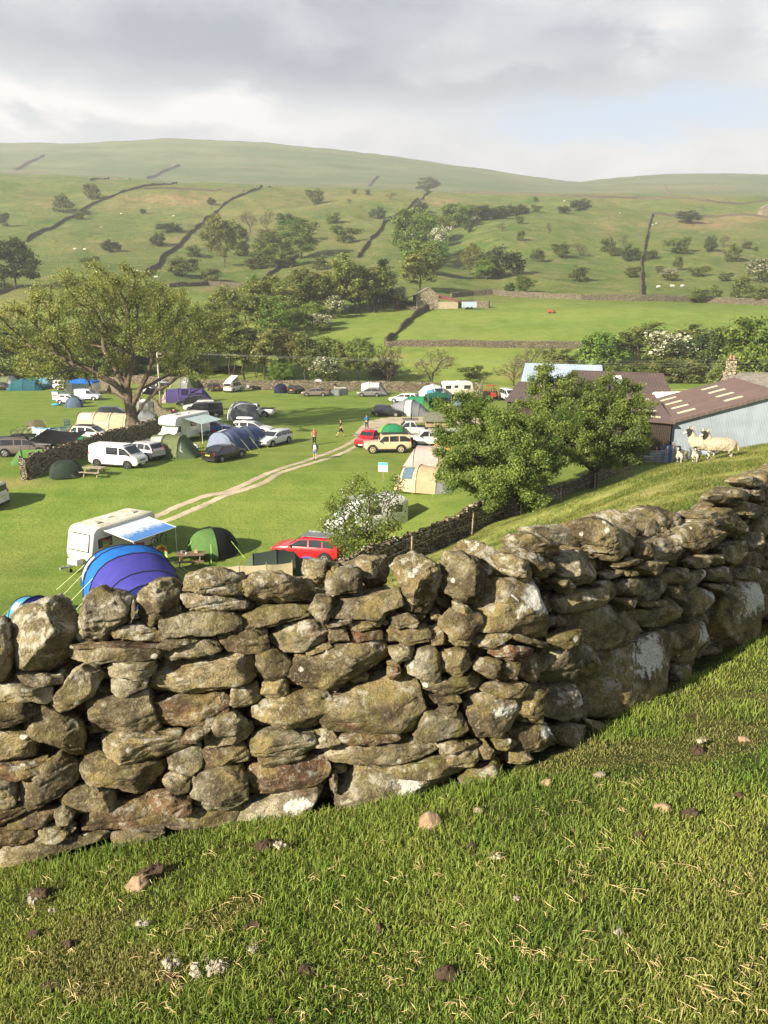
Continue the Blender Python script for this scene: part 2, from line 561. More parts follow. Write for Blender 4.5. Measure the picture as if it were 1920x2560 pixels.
def build_ground():
	ny1 = np.concatenate([np.linspace(-6, .6, 12)[:-1], np.linspace(.6, 8, 150)[:-1], np.geomspace(8, 150, 170)[:-1], np.geomspace(150, 900, 170)[:-1], np.geomspace(900, 2600, 60)])
	uu = np.linspace(-1, 1, 320)
	uu = np.sign(uu) * (np.abs(uu) * .75 + .25 * np.abs(uu) ** 3)
	Y, U = np.meshgrid(ny1, uu, indexing='ij')
	X = U * (np.maximum(Y, -2) * .80 + 7)
	x, y = X.ravel(), Y.ravel()
	z = HV(x, y)
	nr, nc = Y.shape
	i = np.arange(nr * nc).reshape(nr, nc)
	q = np.stack([i[:-1, :-1], i[:-1, 1:], i[1:, 1:], i[1:, :-1]], -1).reshape(-1, 4)
	me = mesh_np('ground', np.stack([x, y, z], 1), q.ravel(), np.full(len(q), 4), True)
	# projected pixel of each vertex is used only once here, to lay real patches of bracken on the land
	zz = np.where(y > 1, y, 1)
	v = z / zz
	cyv = (v * CP + SP) / (CP - v * SP)
	PY = 1280 - cyv * F
	PX = 960 + x / zz * (cyv * SP + CP) * F
	br = np.zeros(len(x))
	for (a, b, w, h, k) in BROWN:
		br = np.maximum(br, k * np.exp(-((PX - a) / w) ** 2 - ((PY - b) / h) ** 2))
	br = np.where(y > 155, br, 0)
	ba = np.zeros(len(x))
	for (a, b, w, h, k) in BARE:
		ba = np.maximum(ba, k * np.exp(-((PX - a) / w) ** 2 - ((PY - b) / h) ** 2))
	ba = np.where((y > 9) & (y < 120), ba, 0)
	s, t = bank_st(x, y)
	fg = sstep(9.5, 7.5, y)
	bank = sstep(-1, 1.5, s) * sstep(30, 8, t) * (1 - fg) * (y < 100)
	hill = sstep(225, 300, y)
	fell = sstep(880, 1300, y)
	for nm, arr in (('bracken', br), ('bare', ba), ('near', fg), ('bank', bank), ('hill', hill), ('fell', fell)):
		a = me.attributes.new(nm, 'FLOAT', 'POINT')
		a.data.foreach_set('value', arr.astype(np.float32))
	m = bpy.data.materials.new('grassland')
	m.use_nodes = True
	n = NT(m.node_tree)
	b = m.node_tree.nodes['Principled BSDF']
	P = n.node('ShaderNodeNewGeometry').outputs['Position']
	big = n.noise(P, .045, 5, .6)
	mid = n.noise(P, .35, 5, .6)
	fin = n.noise(P, 3.0, 6, .7)
	streak = n.noise(n.mapping(P, (.05, .8, 1), (0, 0, 0), (0, 0, R(20))), 1.0, 4, .6)
	vf = n.noise(P, 14.0, 5, .7)
	field = n.mix(n.step(mid, .3, .7), (.112, .188, .028), (.185, .250, .046))
	field = n.mix(n.math('MULTIPLY', n.step(streak, .45, .7), .5), field, (.24, .285, .066))
	field = n.mix(n.math('MULTIPLY', n.step(big, .42, .62), .45), field, (.235, .255, .062))
	field = n.mix(n.math('MULTIPLY', n.step(n.noise(P, .11, 6, .65), .55, .68), .4), field, (.085, .15, .022))
	field = n.mix(n.math('MULTIPLY', n.step(fin, .5, .72), .55), field, (.090, .145, .024))
	field = n.mix(n.math('MULTIPLY', n.step(vf, .52, .75), .35), field, (.33, .34, .11))
	bankc = n.mix(n.step(fin, .35, .65), (.20, .24, .050), (.35, .35, .105))
	bankc = n.mix(n.math('MULTIPLY', n.step(vf, .5, .7), .5), bankc, (.10, .14, .03))
	bankc = n.mix(n.math('MULTIPLY', n.step(mid, .52, .68), .7), bankc, (.40, .34, .15))
	c = n.mix(n.attr('bank'), field, bankc)
	hf = n.noise(P, .10, 8, .68)
	hg = n.noise(P, .30, 8, .72)
	hillc = n.mix(n.step(big, .35, .65), (.092, .155, .030), (.165, .205, .050))
	hillc = n.mix(n.math('MULTIPLY', n.step(hf, .48, .66), .75), hillc, (.250, .225, .085))
	hillc = n.mix(n.math('MULTIPLY', n.step(hg, .53, .68), .8), hillc, (.068, .100, .022))
	hillc = n.mix(n.math('MULTIPLY', n.step(n.noise(P, .55, 6, .75), .55, .64), .75), hillc, (.07, .085, .025))
	c = n.mix(n.attr('hill'), c, hillc)
	fellc = n.mix(n.step(n.noise(n.mapping(P, (.4, 1, 1)), .012, 7, .62), .35, .65), (.085, .135, .050), (.170, .190, .085))
	fellc = n.mix(n.math('MULTIPLY', n.step(n.noise(P, .03, 6, .7), .52, .7), .5), fellc, (.09, .075, .04))
	c = n.mix(n.attr('fell'), c, fellc)
	bk = n.math('MULTIPLY', n.attr('bracken'), n.step(n.noise(P, .16, 8, .75), .36, .62))
	c = n.mix(n.math('MINIMUM', n.math('MULTIPLY', bk, 1.2), .92), c, n.mix(hg, (.25, .145, .065), (.44, .31, .16)))
	c = n.mix(n.math('MULTIPLY', n.attr('bare'), n.step(fin, .3, .55)), c, (.36, .25, .13))
	nearc = n.mix(n.step(n.noise(P, 9, 6, .7), .35, .65), (.040, .060, .012), (.105, .115, .03))
	nearc = n.mix(n.step(n.noise(P, 2.2, 5, .7), .56, .68), nearc, (.12, .085, .045))
	c = n.mix(n.attr('near'), c, nearc)
	n.put(b.inputs['Base Color'], c)
	b.inputs['Roughness'].default_value = .9
	b.inputs['Specular IOR Level'].default_value = .12
	hb = n.math('ADD', n.math('MULTIPLY', fin, .6), n.math('MULTIPLY', vf, .25))
	hb = n.math('ADD', hb, n.math('MULTIPLY', hg, n.math('MULTIPLY', n.attr('hill'), 9.0)))
	n.put(b.inputs['Normal'], n.bump(hb, .8, .28))
	me.materials.append(m)
	o = link_mesh('ground', me)
	tag(o, kind='structure')
	return o
build_ground()
# ------------------------------------------------------------------ foreground dry stone wall
WALL_PTS = [(-6.2, 2.35), (-4.4, 2.62), (-3.0, 2.85), (-1.8, 3.07), (-1.0, 3.23), (-.24, 3.38), (.30, 3.46), (.71, 3.58), (1.03, 3.84), (1.35, 4.2), (2.05, 4.90), (3.16, 6.05), (4.4, 7.3), (6.2, 9.0)]
def catmull(pts, n):
	out = []
	P = [Vector(p) for p in pts]
	for i in range(len(P) - 1):
		p0, p1, p2, p3 = P[max(i - 1, 0)], P[i], P[i + 1], P[min(i + 2, len(P) - 1)]
		for k in range(n):
			t = k / n
			out.append(.5 * ((2 * p1) + (p2 - p0) * t + (2 * p0 - 5 * p1 + 4 * p2 - p3) * t * t + (3 * p1 - p0 - 3 * p2 + p3) * t ** 3))
	out.append(P[-1])
	return out
WC = catmull([(a, b, 0) for a, b in WALL_PTS], 6)
WS = [0.0]
for i in range(1, len(WC)):
	WS.append(WS[-1] + (WC[i] - WC[i - 1]).length)
BATTER = .13
def wall_frame(s):
	i = int(np.clip(np.searchsorted(WS, s) - 1, 0, len(WC) - 2))
	f = (s - WS[i]) / (WS[i + 1] - WS[i])
	p = WC[i].lerp(WC[i + 1], f)
	a, b = WC[max(i - 1, 0)], WC[min(i + 2, len(WC) - 1)]
	t = (b - a).normalized()
	n = Vector((t.y, -t.x, 0))
	return Vector((p.x, p.y, H(p.x, p.y))), t, n
def wall_hit(px, py):
	"""where the sight line of a photo pixel meets the battered wall face: s, height"""
	d = ray(px, py)
	best = None
	for i in range(len(WC) - 1):
		a, b = WC[i], WC[i + 1]
		t = (b - a).normalized()
		n = Vector((t.y, -t.x, 0))
		zb = H((a.x + b.x) / 2, (a.y + b.y) / 2)
		nb = Vector((n.x, n.y, BATTER))
		p0 = Vector((a.x, a.y, zb))
		den = d.dot(nb)
		if abs(den) < 1e-6:
			continue
		k = p0.dot(nb) / den
		if k <= 0:
			continue
		P = d * k
		s = (P - p0).dot(t)
		L = (b - a).length
		e = max(-s, s - L, 0)
		if best is None or e < best[0] - 1e-6:
			best = (e, WS[i] + s, P.z - zb, P)
	return best[1], best[2], best[3]
_CUBE = {}
def cube_grid(n):
	"""closed cube surface of n x n cells a side: vertices in [-1, 1], quads"""
	if n not in _CUBE:
		idx, V, Q = {}, [], []
		def vid(p):
			if p not in idx:
				idx[p] = len(V)
				V.append(p)
			return idx[p]
		for ax in range(3):
			for sg in (0, n):
				for i in range(n):
					for j in range(n):
						q = []
						for (di, dj) in ((0, 0), (1, 0), (1, 1), (0, 1)):
							p = [0, 0, 0]
							p[ax], p[(ax + 1) % 3], p[(ax + 2) % 3] = sg, i + di, j + dj
							q.append(vid(tuple(p)))
						Q.append(q if sg else q[::-1])
		_CUBE[n] = (np.array(V, float) / n * 2 - 1, np.array(Q))
	return _CUBE[n]
def stone_mesh(poly, depth, seed, n=14, rough=1.0, q=6.0):
	"""rough block with the given outline (in its own plane) and depth"""
	rnd = np.random.RandomState(seed)
	P = np.array(poly, float)
	c = P.mean(0)
	P = P - c
	th = np.linspace(-math.pi, math.pi, 240)
	D = np.stack([np.cos(th), np.sin(th)], 1)
	rr = np.zeros(len(th))
	for i in range(len(P)):
		a, b = P[i], P[(i + 1) % len(P)]
		e = b - a
		den = D[:, 0] * e[1] - D[:, 1] * e[0]
		den = np.where(np.abs(den) < 1e-9, 1e-9, den)
		t = (a[0] * e[1] - a[1] * e[0]) / den
		k = (a[0] * D[:, 1] - a[1] * D[:, 0]) / den
		rr = np.where((t > 0) & (k >= -1e-6) & (k <= 1 + 1e-6), np.maximum(rr, t), rr)
	med = np.median(rr[rr > 0]) if (rr > 0).any() else .05
	rr = np.where(rr <= 0, med, rr) * 1.10
	size = float(rr.mean())
	G, Q = cube_grid(n)
	m = np.maximum(np.abs(G[:, 0]), np.abs(G[:, 1]))
	# keep the grid even over the long way of the stone
	ex = P.max(0) - P.min(0)
	T = np.arctan2(G[:, 1] * ex[1], G[:, 0] * ex[0])
	s = (m ** q + np.abs(G[:, 2]) ** q) ** (1 / q)
	m2, z = m / np.maximum(s, 1e-6), G[:, 2] / np.maximum(s, 1e-6)
	r = np.interp(T, th, rr) * m2
	V = np.stack([r * np.cos(T), r * np.sin(T), z * depth / 2 * (1 - .10 * m2 ** 2)], 1)
	for _ in range(11):         # cleft faces
		nrm = rnd.normal(size=3)
		nrm[0] /= max(ex[0] / ex[1], .5) ** .5
		nrm[2] = abs(nrm[2]) * .9 + .50
		nrm /= np.linalg.norm(nrm)
		d = V @ nrm
		k = d.max() * rnd.uniform(.66, .94)
		V = V - np.maximum(d - k, 0)[:, None] * nrm[None] * .98
	nr = V / np.array([ex[0] / 2, ex[1] / 2, depth / 2]) ** 1.2
	nr /= np.linalg.norm(nr, axis=1, keepdims=True) + 1e-9
	o = rnd.uniform(-50, 50, 3)
	f = 1.1 / max(size, .03)
	lo = fbm(V[:, 0] * f + o[0], V[:, 1] * f + o[1], V[:, 2] * f + o[2], seed % 97, 3)
	hi = fbm(V[:, 0] * 22 + o[0], V[:, 1] * 34 + o[1], V[:, 2] * 22 + o[2], 5, 4, .62)
	lay = V[:, 1] * 26 + V[:, 0] * rnd.uniform(-4, 4) + 1.5 * vnoise(V[:, 0] * 7 + o[0], V[:, 1] * 7, V[:, 2] * 7, 6)
	bed = lay - np.floor(lay)
	cut = np.where(bed < .25, 1 - bed / .25, 0) * (vnoise(np.floor(lay) * 3.1 + o[1], o[2], 0, 4) > 0)
	V = V + nr * (lo * size * .055 * rough + hi * .0060 * rough - .010 * rough * cut)[:, None]
	return V, Q, c
def stone_material():
	m = bpy.data.materials.new('lichened_gritstone')
	m.use_nodes = True
	n = NT(m.node_tree)
	b = m.node_tree.nodes['Principled BSDF']
	g = n.node('ShaderNodeNewGeometry')
	P0 = g.outputs['Position']
	info = n.node('ShaderNodeObjectInfo')
	rnd = info.outputs['Random']
	off = n.combine(n.math('MULTIPLY', rnd, 37.0), n.math('MULTIPLY', rnd, 91.0), n.math('MULTIPLY', rnd, 13.0))
	va = n.node('ShaderNodeVectorMath', operation='ADD')
	n.put(va.inputs[0], P0)
	n.put(va.inputs[1], off)
	P = va.outputs[0]
	tone = n.attr('tone')               # per stone, stored on the mesh
	ramp = n.node('ShaderNodeValToRGB')
	n.put(ramp.inputs[0], tone)
	cr = ramp.color_ramp
	cr.interpolation = 'LINEAR'
	WARM = (1.06, 1.0, .86)
	stops = [(0, (.155, .075, .045)), (.12, (.20, .120, .070)), (.25, (.17, .145, .095)), (.45, (.26, .215, .120)), (.62, (.32, .275, .175)), (.78, (.27, .255, .205)), (.9, (.40, .36, .265)), (1, (.48, .44, .35))]
	cr.elements[0].position, cr.elements[0].color = stops[0][0], (*stops[0][1], 1)
	cr.elements[1].position, cr.elements[1].color = stops[-1][0], (*stops[-1][1], 1)
	stops = [(p_, tuple(a_ * b_ for a_, b_ in zip(c_, WARM))) for p_, c_ in stops]
	for p_, c_ in stops[1:-1]:
		e = cr.elements.new(p_)
		e.color = (*c_, 1)
	c = ramp.outputs[0]
	n1 = n.noise(P, 3.2, 6, .62, .3)
	n2 = n.noise(P, 11, 7, .68, .4)
	n3 = n.noise(P, 55, 5, .7)
	n4 = n.noise(P, 140, 3, .7)
	c = n.mix(n.math('MULTIPLY', n.step(n1, .38, .56, 1, 0), .90), c, (.070, .052, .032))            # dark weathering
	c = n.mix(n.math('MULTIPLY', n.step(n.noise(n.mapping(P, (1, 1, 1), (5, 1, 2)), 4.1, 5, .6), .47, .64), .72), c, (.33, .26, .105))   # ochre
	c = n.mix(n.math('MULTIPLY', n.step(n.noise(n.mapping(P, (1, 1, 1), (9, 4, 1)), 5, 5, .6), .60, .72), .55), c, (.17, .062, .03))     # rust
	c = n.mix(n.math('MULTIPLY', n.step(n2, .44, .60), .58), c, (.060, .048, .030))
	c = n.mix(n.math('MULTIPLY', n.step(n3, .52, .66), .45), c, (.46, .42, .30))                       # grain
	c = n.mix(n.math('MULTIPLY', n.step(n4, .50, .62), .62), c, (.050, .040, .026))
	sx = n.node('ShaderNodeSeparateXYZ')
	n.put(sx.inputs[0], g.outputs['Normal'])
	upf = n.step(sx.outputs[2], -.15, .75)
	moss = n.attr('moss')
	mo = n.math('MULTIPLY', n.step(n.noise(P, 6, 6, .65), .46, .60), n.math('MULTIPLY_ADD', upf, .3, n.math('MULTIPLY', moss, .9)))
	c = n.mix(n.math('MINIMUM', mo, .9), c, n.mix(n3, (.10, .095, .018), (.19, .175, .035)))
	# grey crust lichen: more on the tops
	gl = n.math('MULTIPLY', n.step(n.noise(P, 16, 8, .72, .5), .50, .60), n.math('MULTIPLY_ADD', upf, .6, n.math('MULTIPLY_ADD', n.attr('cope'), .55, .30)))
	gl = n.math('MULTIPLY', gl, n.step(n1, .40, .58))
	c = n.mix(n.math('MINIMUM', gl, .85), c, n.mix(n4, (.33, .31, .25), (.56, .54, .46)))
	# white rosettes
	vd = n.voronoi(n.mapping(P, (1, 1, 1), (0, 0, 0)), 9.0)
	vw = n.math('MULTIPLY_ADD', n.math('SUBTRACT', n2, .5), .35, vd)
	sp = n.math('MULTIPLY', n.step(vw, .17, .12), n.step(n.noise(P, 2.1, 3, .5), .47, .56))
	c = n.mix(n.math('MULTIPLY', sp, .9), c, (.58, .57, .50))
	# big white crust where the stone carries it
	wd = n.math('MULTIPLY_ADD', n.math('SUBTRACT', n.noise(P, 15, 8, .75, .6), .5), 2.1, n.math('MULTIPLY', n.attr('crust'), .92))
	wm = n.math('MULTIPLY', n.step(wd, .48, .58), n.step(n3, .62, .45, .45, 1.0))
	c = n.mix(n.math('MULTIPLY', wm, .85), c, n.mix(n4, (.66, .66, .60), (.84, .84, .80)))
	n.put(b.inputs['Base Color'], c)
	b.inputs['Roughness'].default_value = .92
	b.inputs['Specular IOR Level'].default_value = .2
	hh = n.math('ADD', n.math('MULTIPLY', n2, 1.0), n.math('ADD', n.math('MULTIPLY', n3, .40), n.math('MULTIPLY', n4, .14)))
	hh = n.math('MULTIPLY_ADD', wm, .10, hh)
	n.put(b.inputs['Normal'], n.bump(hh, 1.0, .034))
	return m
STONE = stone_material()
# outlines of the stones, letter A/B/C = which sheet of survey coordinates
SHEET = {'A': (0, 1380), 'B': (640, 1340), 'C': (1200, 1140)}
ZS = 2.304
# (sheet, flags, outline)   flags: c cope, r red, p pale, d dark, m mossy, k set back
STONES = [
 ('A', 'c', [(45,420),(110,365),(300,305),(360,330),(410,440),(415,560),(390,690),(250,720),(100,700),(60,600)]),
 ('A', 'c', [(-120,440),(-20,430),(35,450),(50,600),(45,720),(-20,750),(-130,700)]),
 ('A', 'c', [(430,420),(490,290),(560,240),(680,270),(755,300),(740,380),(640,460),(600,530),(480,545),(425,480)]),
 ('A', 'd', [(725,420),(760,290),(785,295),(745,430)]),
 ('A', 'c', [(795,260),(900,185),(1010,180),(1040,230),(1030,330),(960,420),(850,435),(800,390)]),
 ('A', 'c', [(1060,200),(1090,155),(1250,120),(1400,150),(1415,200),(1330,260),(1180,240),(1065,225)]),
 ('A', 'cp', [(1055,260),(1180,250),(1420,300),(1400,350),(1240,370),(1110,350),(1060,310)]),
 ('B', 'c', [(-60,270),(0,240),(150,240),(330,300),(335,390),(180,398),(0,385),(-55,340)]),
 ('A', '', [(615,470),(680,450),(780,425),(930,470),(945,510),(850,530),(680,515)]),
 ('A', 'p', [(940,400),(1000,375),(1250,360),(1370,390),(1365,450),(1240,475),(960,495),(940,450)]),
 ('A', 'p', [(385,605),(460,555),(640,545),(900,555),(925,590),(890,620),(700,630),(420,630)]),
 ('A', 'r', [(420,545),(650,530),(900,530),(905,550),(640,545),(450,560)]),
 ('A', '', [(915,540),(960,505),(1100,500),(1140,520),(1040,560),(930,570)]),
 ('A', 'p', [(935,590),(1000,545),(1230,510),(1270,570),(1200,600),(1050,625),(945,640)]),
 ('A', 'd', [(1260,500),(1330,465),(1530,455),(1545,570),(1450,585),(1320,585)]),
 ('A', '', [(630,650),(700,635),(885,635),(890,690),(850,720),(640,720)]),
 ('A', '', [(640,750),(700,730),(850,730),(845,780),(720,835),(640,835)]),
 ('A', 'p', [(270,900),(420,700),(490,655),(550,680),(580,740),(520,830),(330,935),(290,930)]),
 ('A', 'p', [(75,740),(100,715),(340,740),(345,770),(150,765)]),
 ('A', 'p', [(-60,775),(100,765),(280,790),(290,850),(240,870),(-60,840)]),
 ('A', 'd', [(-90,880),(110,850),(240,905),(180,950),(0,1015),(-80,1010)]),
 ('A', '', [(90,1010),(180,920),(260,910),(420,980),(465,1050),(460,1180),(420,1190),(330,1110),(180,1070)]),
 ('A', 'p', [(435,890),(470,875),(640,850),(830,820),(870,960),(900,1050),(830,1070),(500,1060),(440,920)]),
 ('A', '', [(865,760),(910,690),(1080,650),(1420,595),(1470,680),(1450,740),(1340,790),(1100,830),(900,855),(860,800)]),
 ('A', '', [(1340,790),(1480,775),(1500,850),(1470,890),(1370,920),(1330,880)]),
 ('A', 'r', [(870,900),(1000,850),(1250,810),(1320,870),(1310,920),(1250,980),(1000,1040),(900,1040)]),
 ('A', '', [(590,1100),(620,1070),(820,1075),(1030,1060),(1080,1140),(1060,1160),(900,1190),(640,1230),(600,1190)]),
 ('A', '', [(-120,1050),(0,1050),(170,1060),(190,1110),(180,1200),(90,1215),(-120,1210)]),
 ('A', 'r', [(-70,1225),(180,1215),(260,1180),(255,1250),(150,1300),(-70,1300)]),
 ('A', '', [(1050,1070),(1080,1035),(1190,1000),(1210,1020),(1080,1115),(1050,1100)]),
 ('A', '', [(1215,1010),(1260,950),(1340,920),(1420,990),(1400,1030),(1260,1055)]),
 ('A', '', [(1180,1080),(1250,1055),(1450,1000),(1455,1070),(1340,1110),(1190,1140)]),
 ('A', '', [(1165,1160),(1400,1120),(1440,1170),(1420,1200),(1200,1270),(1160,1250)]),
 ('A', '', [(445,1300),(500,1160),(600,1200),(960,1240),(960,1280),(880,1330),(830,1410),(700,1390),(470,1340)]),
 ('A', '', [(960,1200),(1000,1180),(1150,1130),(1155,1240),(1080,1300),(990,1280)]),
 ('A', 'p', [(940,1320),(1000,1290),(1100,1300),(1090,1380),(1000,1410),(960,1370)]),
 ('A', '', [(1110,1310),(1160,1280),(1360,1225),(1410,1310),(1420,1420),(1300,1490),(1130,1495),(1110,1450)]),
 ('A', 'd', [(90,1320),(180,1260),(340,1180),(440,1270),(430,1330),(340,1400),(150,1475),(105,1430)]),
 ('A', '', [(-90,1320),(80,1340),(90,1440),(60,1465),(-90,1470)]),
 ('A', '', [(340,1420),(400,1380),(550,1370),(640,1420),(650,1500),(560,1530),(400,1500),(350,1460)]),
 ('A', 'r', [(850,1410),(960,1400),(1090,1430),(1090,1500),(1000,1520),(890,1470)]),
 ('A', 'r', [(440,1550),(500,1510),(900,1460),(945,1550),(900,1590),(600,1640),(480,1640),(440,1600)]),
 ('A', 'r', [(50,1580),(100,1530),(300,1495),(310,1560),(250,1595),(60,1610)]),
 ('A', '', [(310,1500),(370,1470),(430,1510),(400,1560),(350,1590),(320,1560)]),
 ('A', 'r', [(-80,1495),(150,1470),(140,1500),(0,1570),(-80,1570)]),
 ('A', 'r', [(-90,1610),(180,1610),(200,1640),(100,1690),(-90,1700)]),
 ('A', 'p', [(185,1620),(240,1600),(370,1590),(430,1600),(330,1670),(200,1670)]),
 ('A', 'p', [(945,1560),(1000,1520),(1340,1480),(1390,1520),(1380,1590),(1100,1640),(945,1655)]),
 ('B', 'pw', [(-120,1610),(-40,1570),(200,1480),(380,1450),(420,1490),(390,1560),(200,1640),(0,1680),(-80,1690)]),
 ('A', 'p', [(-90,1790),(150,1690),(360,1660),(600,1660),(580,1700),(300,1760),(100,1830),(-90,1850)]),
 ('A', 'p', [(640,1640),(850,1600),(940,1600),(930,1660),(700,1690)]),
 ('A', 'd', [(150,1420),(290,1410),(290,1440),(170,1490)]),
 ('B', 'ck', [(275,200),(290,165),(400,165),(405,230),(390,280),(290,260)]),
 ('B', 'ck', [(405,190),(470,185),(495,210),(440,280),(405,270)]),
 ('B', 'c', [(415,310),(480,230),(560,215),(610,240),(620,300),(560,365),(470,370),(420,345)]),
 ('B', 'ck', [(530,195),(640,150),(770,150),(780,240),(740,310),(660,310),(590,240)]),
 ('B', 'c', [(795,200),(850,140),(930,130),(1040,180),(1090,280),(1050,360),(1000,440),(930,470),(860,430),(840,280)]),
 ('B', '', [(315,430),(350,350),(430,360),(440,410),(400,500),(360,490)]),
 ('B', '', [(440,440),(470,385),(600,370),(820,320),(835,400),(740,430),(720,480),(560,465),(440,465)]),
 ('B', '', [(-90,490),(60,425),(310,415),(300,460),(130,520),(0,535),(-80,520)]),
 ('B', '', [(85,600),(200,520),(350,480),(410,560),(410,620),(280,660),(180,685),(90,630)]),
 ('B', '', [(285,660),(420,620),(430,640),(300,685)]),
 ('B', 'd', [(190,770),(260,690),(500,640),(720,610),(755,700),(750,760),(600,830),(400,870),(230,890),(195,840)]),
 ('B', 'd', [(405,510),(540,470),(550,490),(420,530)]),
 ('B', 'd', [(420,540),(520,520),(540,610),(430,620)]),
 ('B', '', [(525,505),(620,490),(690,520),(680,545),(540,540)]),
 ('B', 'r', [(540,560),(600,545),(720,545),(725,600),(560,615)]),
 ('B', 'm', [(615,480),(740,480),(770,510),(700,520),(630,500)]),
 ('B', 'd', [(775,470),(880,450),(930,480),(930,515),(790,520)]),
 ('B', '', [(760,560),(790,530),(980,520),(1000,560),(990,610),(760,620)]),
 ('B', '', [(1005,545),(1080,530),(1115,630),(1050,655),(1010,620)]),
 ('B', '', [(775,650),(870,625),(910,640),(900,680),(830,740),(780,700)]),
 ('B', 'r', [(765,735),(820,735),(835,800),(820,835),(770,820)]),
 ('B', 'pp', [(860,770),(950,650),(1020,635),(1075,720),(1070,820),(1010,840),(870,785)]),
 ('B', '', [(1070,680),(1200,650),(1240,740),(1180,800),(1080,800)]),
 ('B', '', [(1070,500),(1140,430),(1290,460),(1310,560),(1240,590),(1120,570),(1080,540)]),
 ('B', 'm', [(1115,580),(1200,580),(1260,610),(1180,640),(1120,610)]),
 ('B', 'c', [(1095,240),(1140,130),(1220,130),(1330,180),(1360,300),(1290,400),(1200,390),(1110,330)]),
 ('B', 'ck', [(1185,110),(1290,50),(1380,75),(1440,140),(1490,270),(1440,300),(1370,290),(1330,190)]),
 ('B', 'c', [(1460,140),(1500,115),(1570,140),(1655,250),(1580,270),(1490,220)]),
 ('C', 'cw', [(230,560),(270,540),(400,580),(445,640),(440,720),(390,710),(330,640)]),
 ('C', 'ww', [(20,890),(60,830),(180,740),(330,730),(450,760),(520,900),(500,990),(380,1040),(200,1020),(20,1000)]),
 ('B', '', [(1150,390),(1210,400),(1250,440),(1180,470),(1150,430)]),
 ('B', 'm', [(385,1060),(440,950),(640,880),(860,820),(930,880),(985,1050),(960,1110),(800,1130),(600,1145),(400,1105)]),
 ('B', '', [(0,1000),(60,960),(380,890),(430,940),(380,1070),(330,1130),(150,1080),(10,1050)]),
 ('B', 'm', [(970,840),(1060,840),(1300,790),(1310,850),(1200,900),(1060,920),(980,890)]),
 ('B', '', [(1010,930),(1160,915),(1180,950),(1070,970),(1030,960)]),
 ('B', '', [(1065,990),(1160,960),(1170,1010),(1110,1035),(1070,1020)]),
 ('B', 'm', [(925,1160),(990,1030),(1200,1040),(1215,1120),(1160,1180),(1000,1180)]),
 ('B', 'w', [(1230,990),(1290,930),(1420,910),(1520,960),(1520,1060),(1450,1130),(1320,1190),(1250,1130)]),
 ('B', '', [(1520,930),(1600,880),(1690,870),(1710,980),(1680,1060),(1560,1100),(1525,1040)]),
 ('B', '', [(-35,1210),(20,1150),(150,1115),(330,1145),(345,1220),(220,1270),(0,1270)]),
 ('B', 'm', [(330,1140),(440,1125),(480,1180),(440,1225),(350,1220)]),
 ('B', 'r', [(490,1160),(600,1140),(800,1150),(830,1175),(700,1195),(510,1190)]),
 ('B', '', [(420,1250),(470,1205),(850,1180),(1030,1210),(1030,1250),(940,1300),(620,1345),(440,1310)]),
 ('B', 'm', [(1050,1210),(1120,1190),(1280,1195),(1280,1225),(1090,1240)]),
 ('B', 'm', [(1080,1240),(1280,1235),(1300,1300),(1260,1325),(1120,1325),(1080,1280)]),
 ('B', '', [(20,1290),(180,1270),(290,1275),(150,1320),(40,1325)]),
 ('B', 'r', [(0,1330),(180,1320),(400,1280),(410,1350),(360,1450),(200,1470),(0,1490),(-60,1400)]),
 ('B', 'm', [(600,1350),(780,1350),(1080,1300),(1170,1340),(1180,1400),(1000,1410),(850,1395)]),
 ('B', 'pw', [(470,1480),(490,1390),(560,1360),(800,1395),(1100,1430),(1140,1480),(1080,1520),(900,1560),(560,1560),(480,1540)]),
 ('B', 'mm', [(1200,1430),(1260,1380),(1400,1310),(1450,1340),(1400,1490),(1320,1545),(1220,1480)]),
 ('B', 'd', [(1300,1230),(1340,1200),(1390,1260),(1370,1320),(1300,1310)]),
 ('B', 'm', [(1390,1180),(1460,1150),(1510,1200),(1480,1240),(1400,1250)]),
 ('B', 'w', [(1500,1140),(1570,1110),(1700,1090),(1750,1120),(1760,1190),(1640,1250),(1590,1270),(1530,1220)]),
 ('B', '', [(1490,1260),(1580,1240),(1600,1310),(1500,1330)]),
 ('B', 'd', [(420,1400),(470,1370),(470,1480),(440,1500)]),
 ('B', 'mm', [(1260,600),(1380,560),(1480,570),(1400,620),(1360,660),(1270,640)]),
 ('B', 'r', [(1370,650),(1420,625),(1590,650),(1600,700),(1480,720),(1370,690)]),
 ('B', '', [(1250,740),(1300,710),(1410,720),(1410,790),(1370,820),(1260,770)]),
 ('B', 'd', [(1420,740),(1510,725),(1540,790),(1480,850),(1400,840)]),
 ('B', '', [(1490,580),(1520,570),(1659,610),(1700,650),(1690,660),(1500,600)]),
 ('B', 'm', [(1310,890),(1360,860),(1560,855),(1600,880),(1560,910),(1400,925)]),
 ('B', '', [(1540,740),(1640,690),(1720,720),(1710,790),(1600,850),(1550,800)]),
 ('B', '', [(40,860),(180,815),(185,915),(70,955),(40,940)]),
 ('B', 'd', [(5,690),(110,660),(200,730),(180,790),(90,855),(20,830)]),
 ('C', '', [(500,830),(560,790),(720,750),(745,800),(720,850),(600,890),(520,905)]),
 ('C', '', [(560,930),(700,870),(830,880),(950,950),(960,1000),(900,1090),(700,1115),(600,1030)]),
 ('C', 'w', [(650,1200),(720,1150),(950,1080),(1090,1020),(1150,1080),(1160,1200),(1130,1380),(950,1450),(800,1500),(680,1470),(640,1350)]),
 ('C', 'm', [(590,1180),(620,1080),(690,1120),(720,1190),(650,1260),(600,1250)]),
 ('C', 'm', [(400,1200),(440,1110),(560,1020),(590,1100),(560,1260),(480,1360),(380,1330)]),
 ('C', 'm', [(400,1050),(500,1000),(560,990),(540,1060),(440,1110)]),
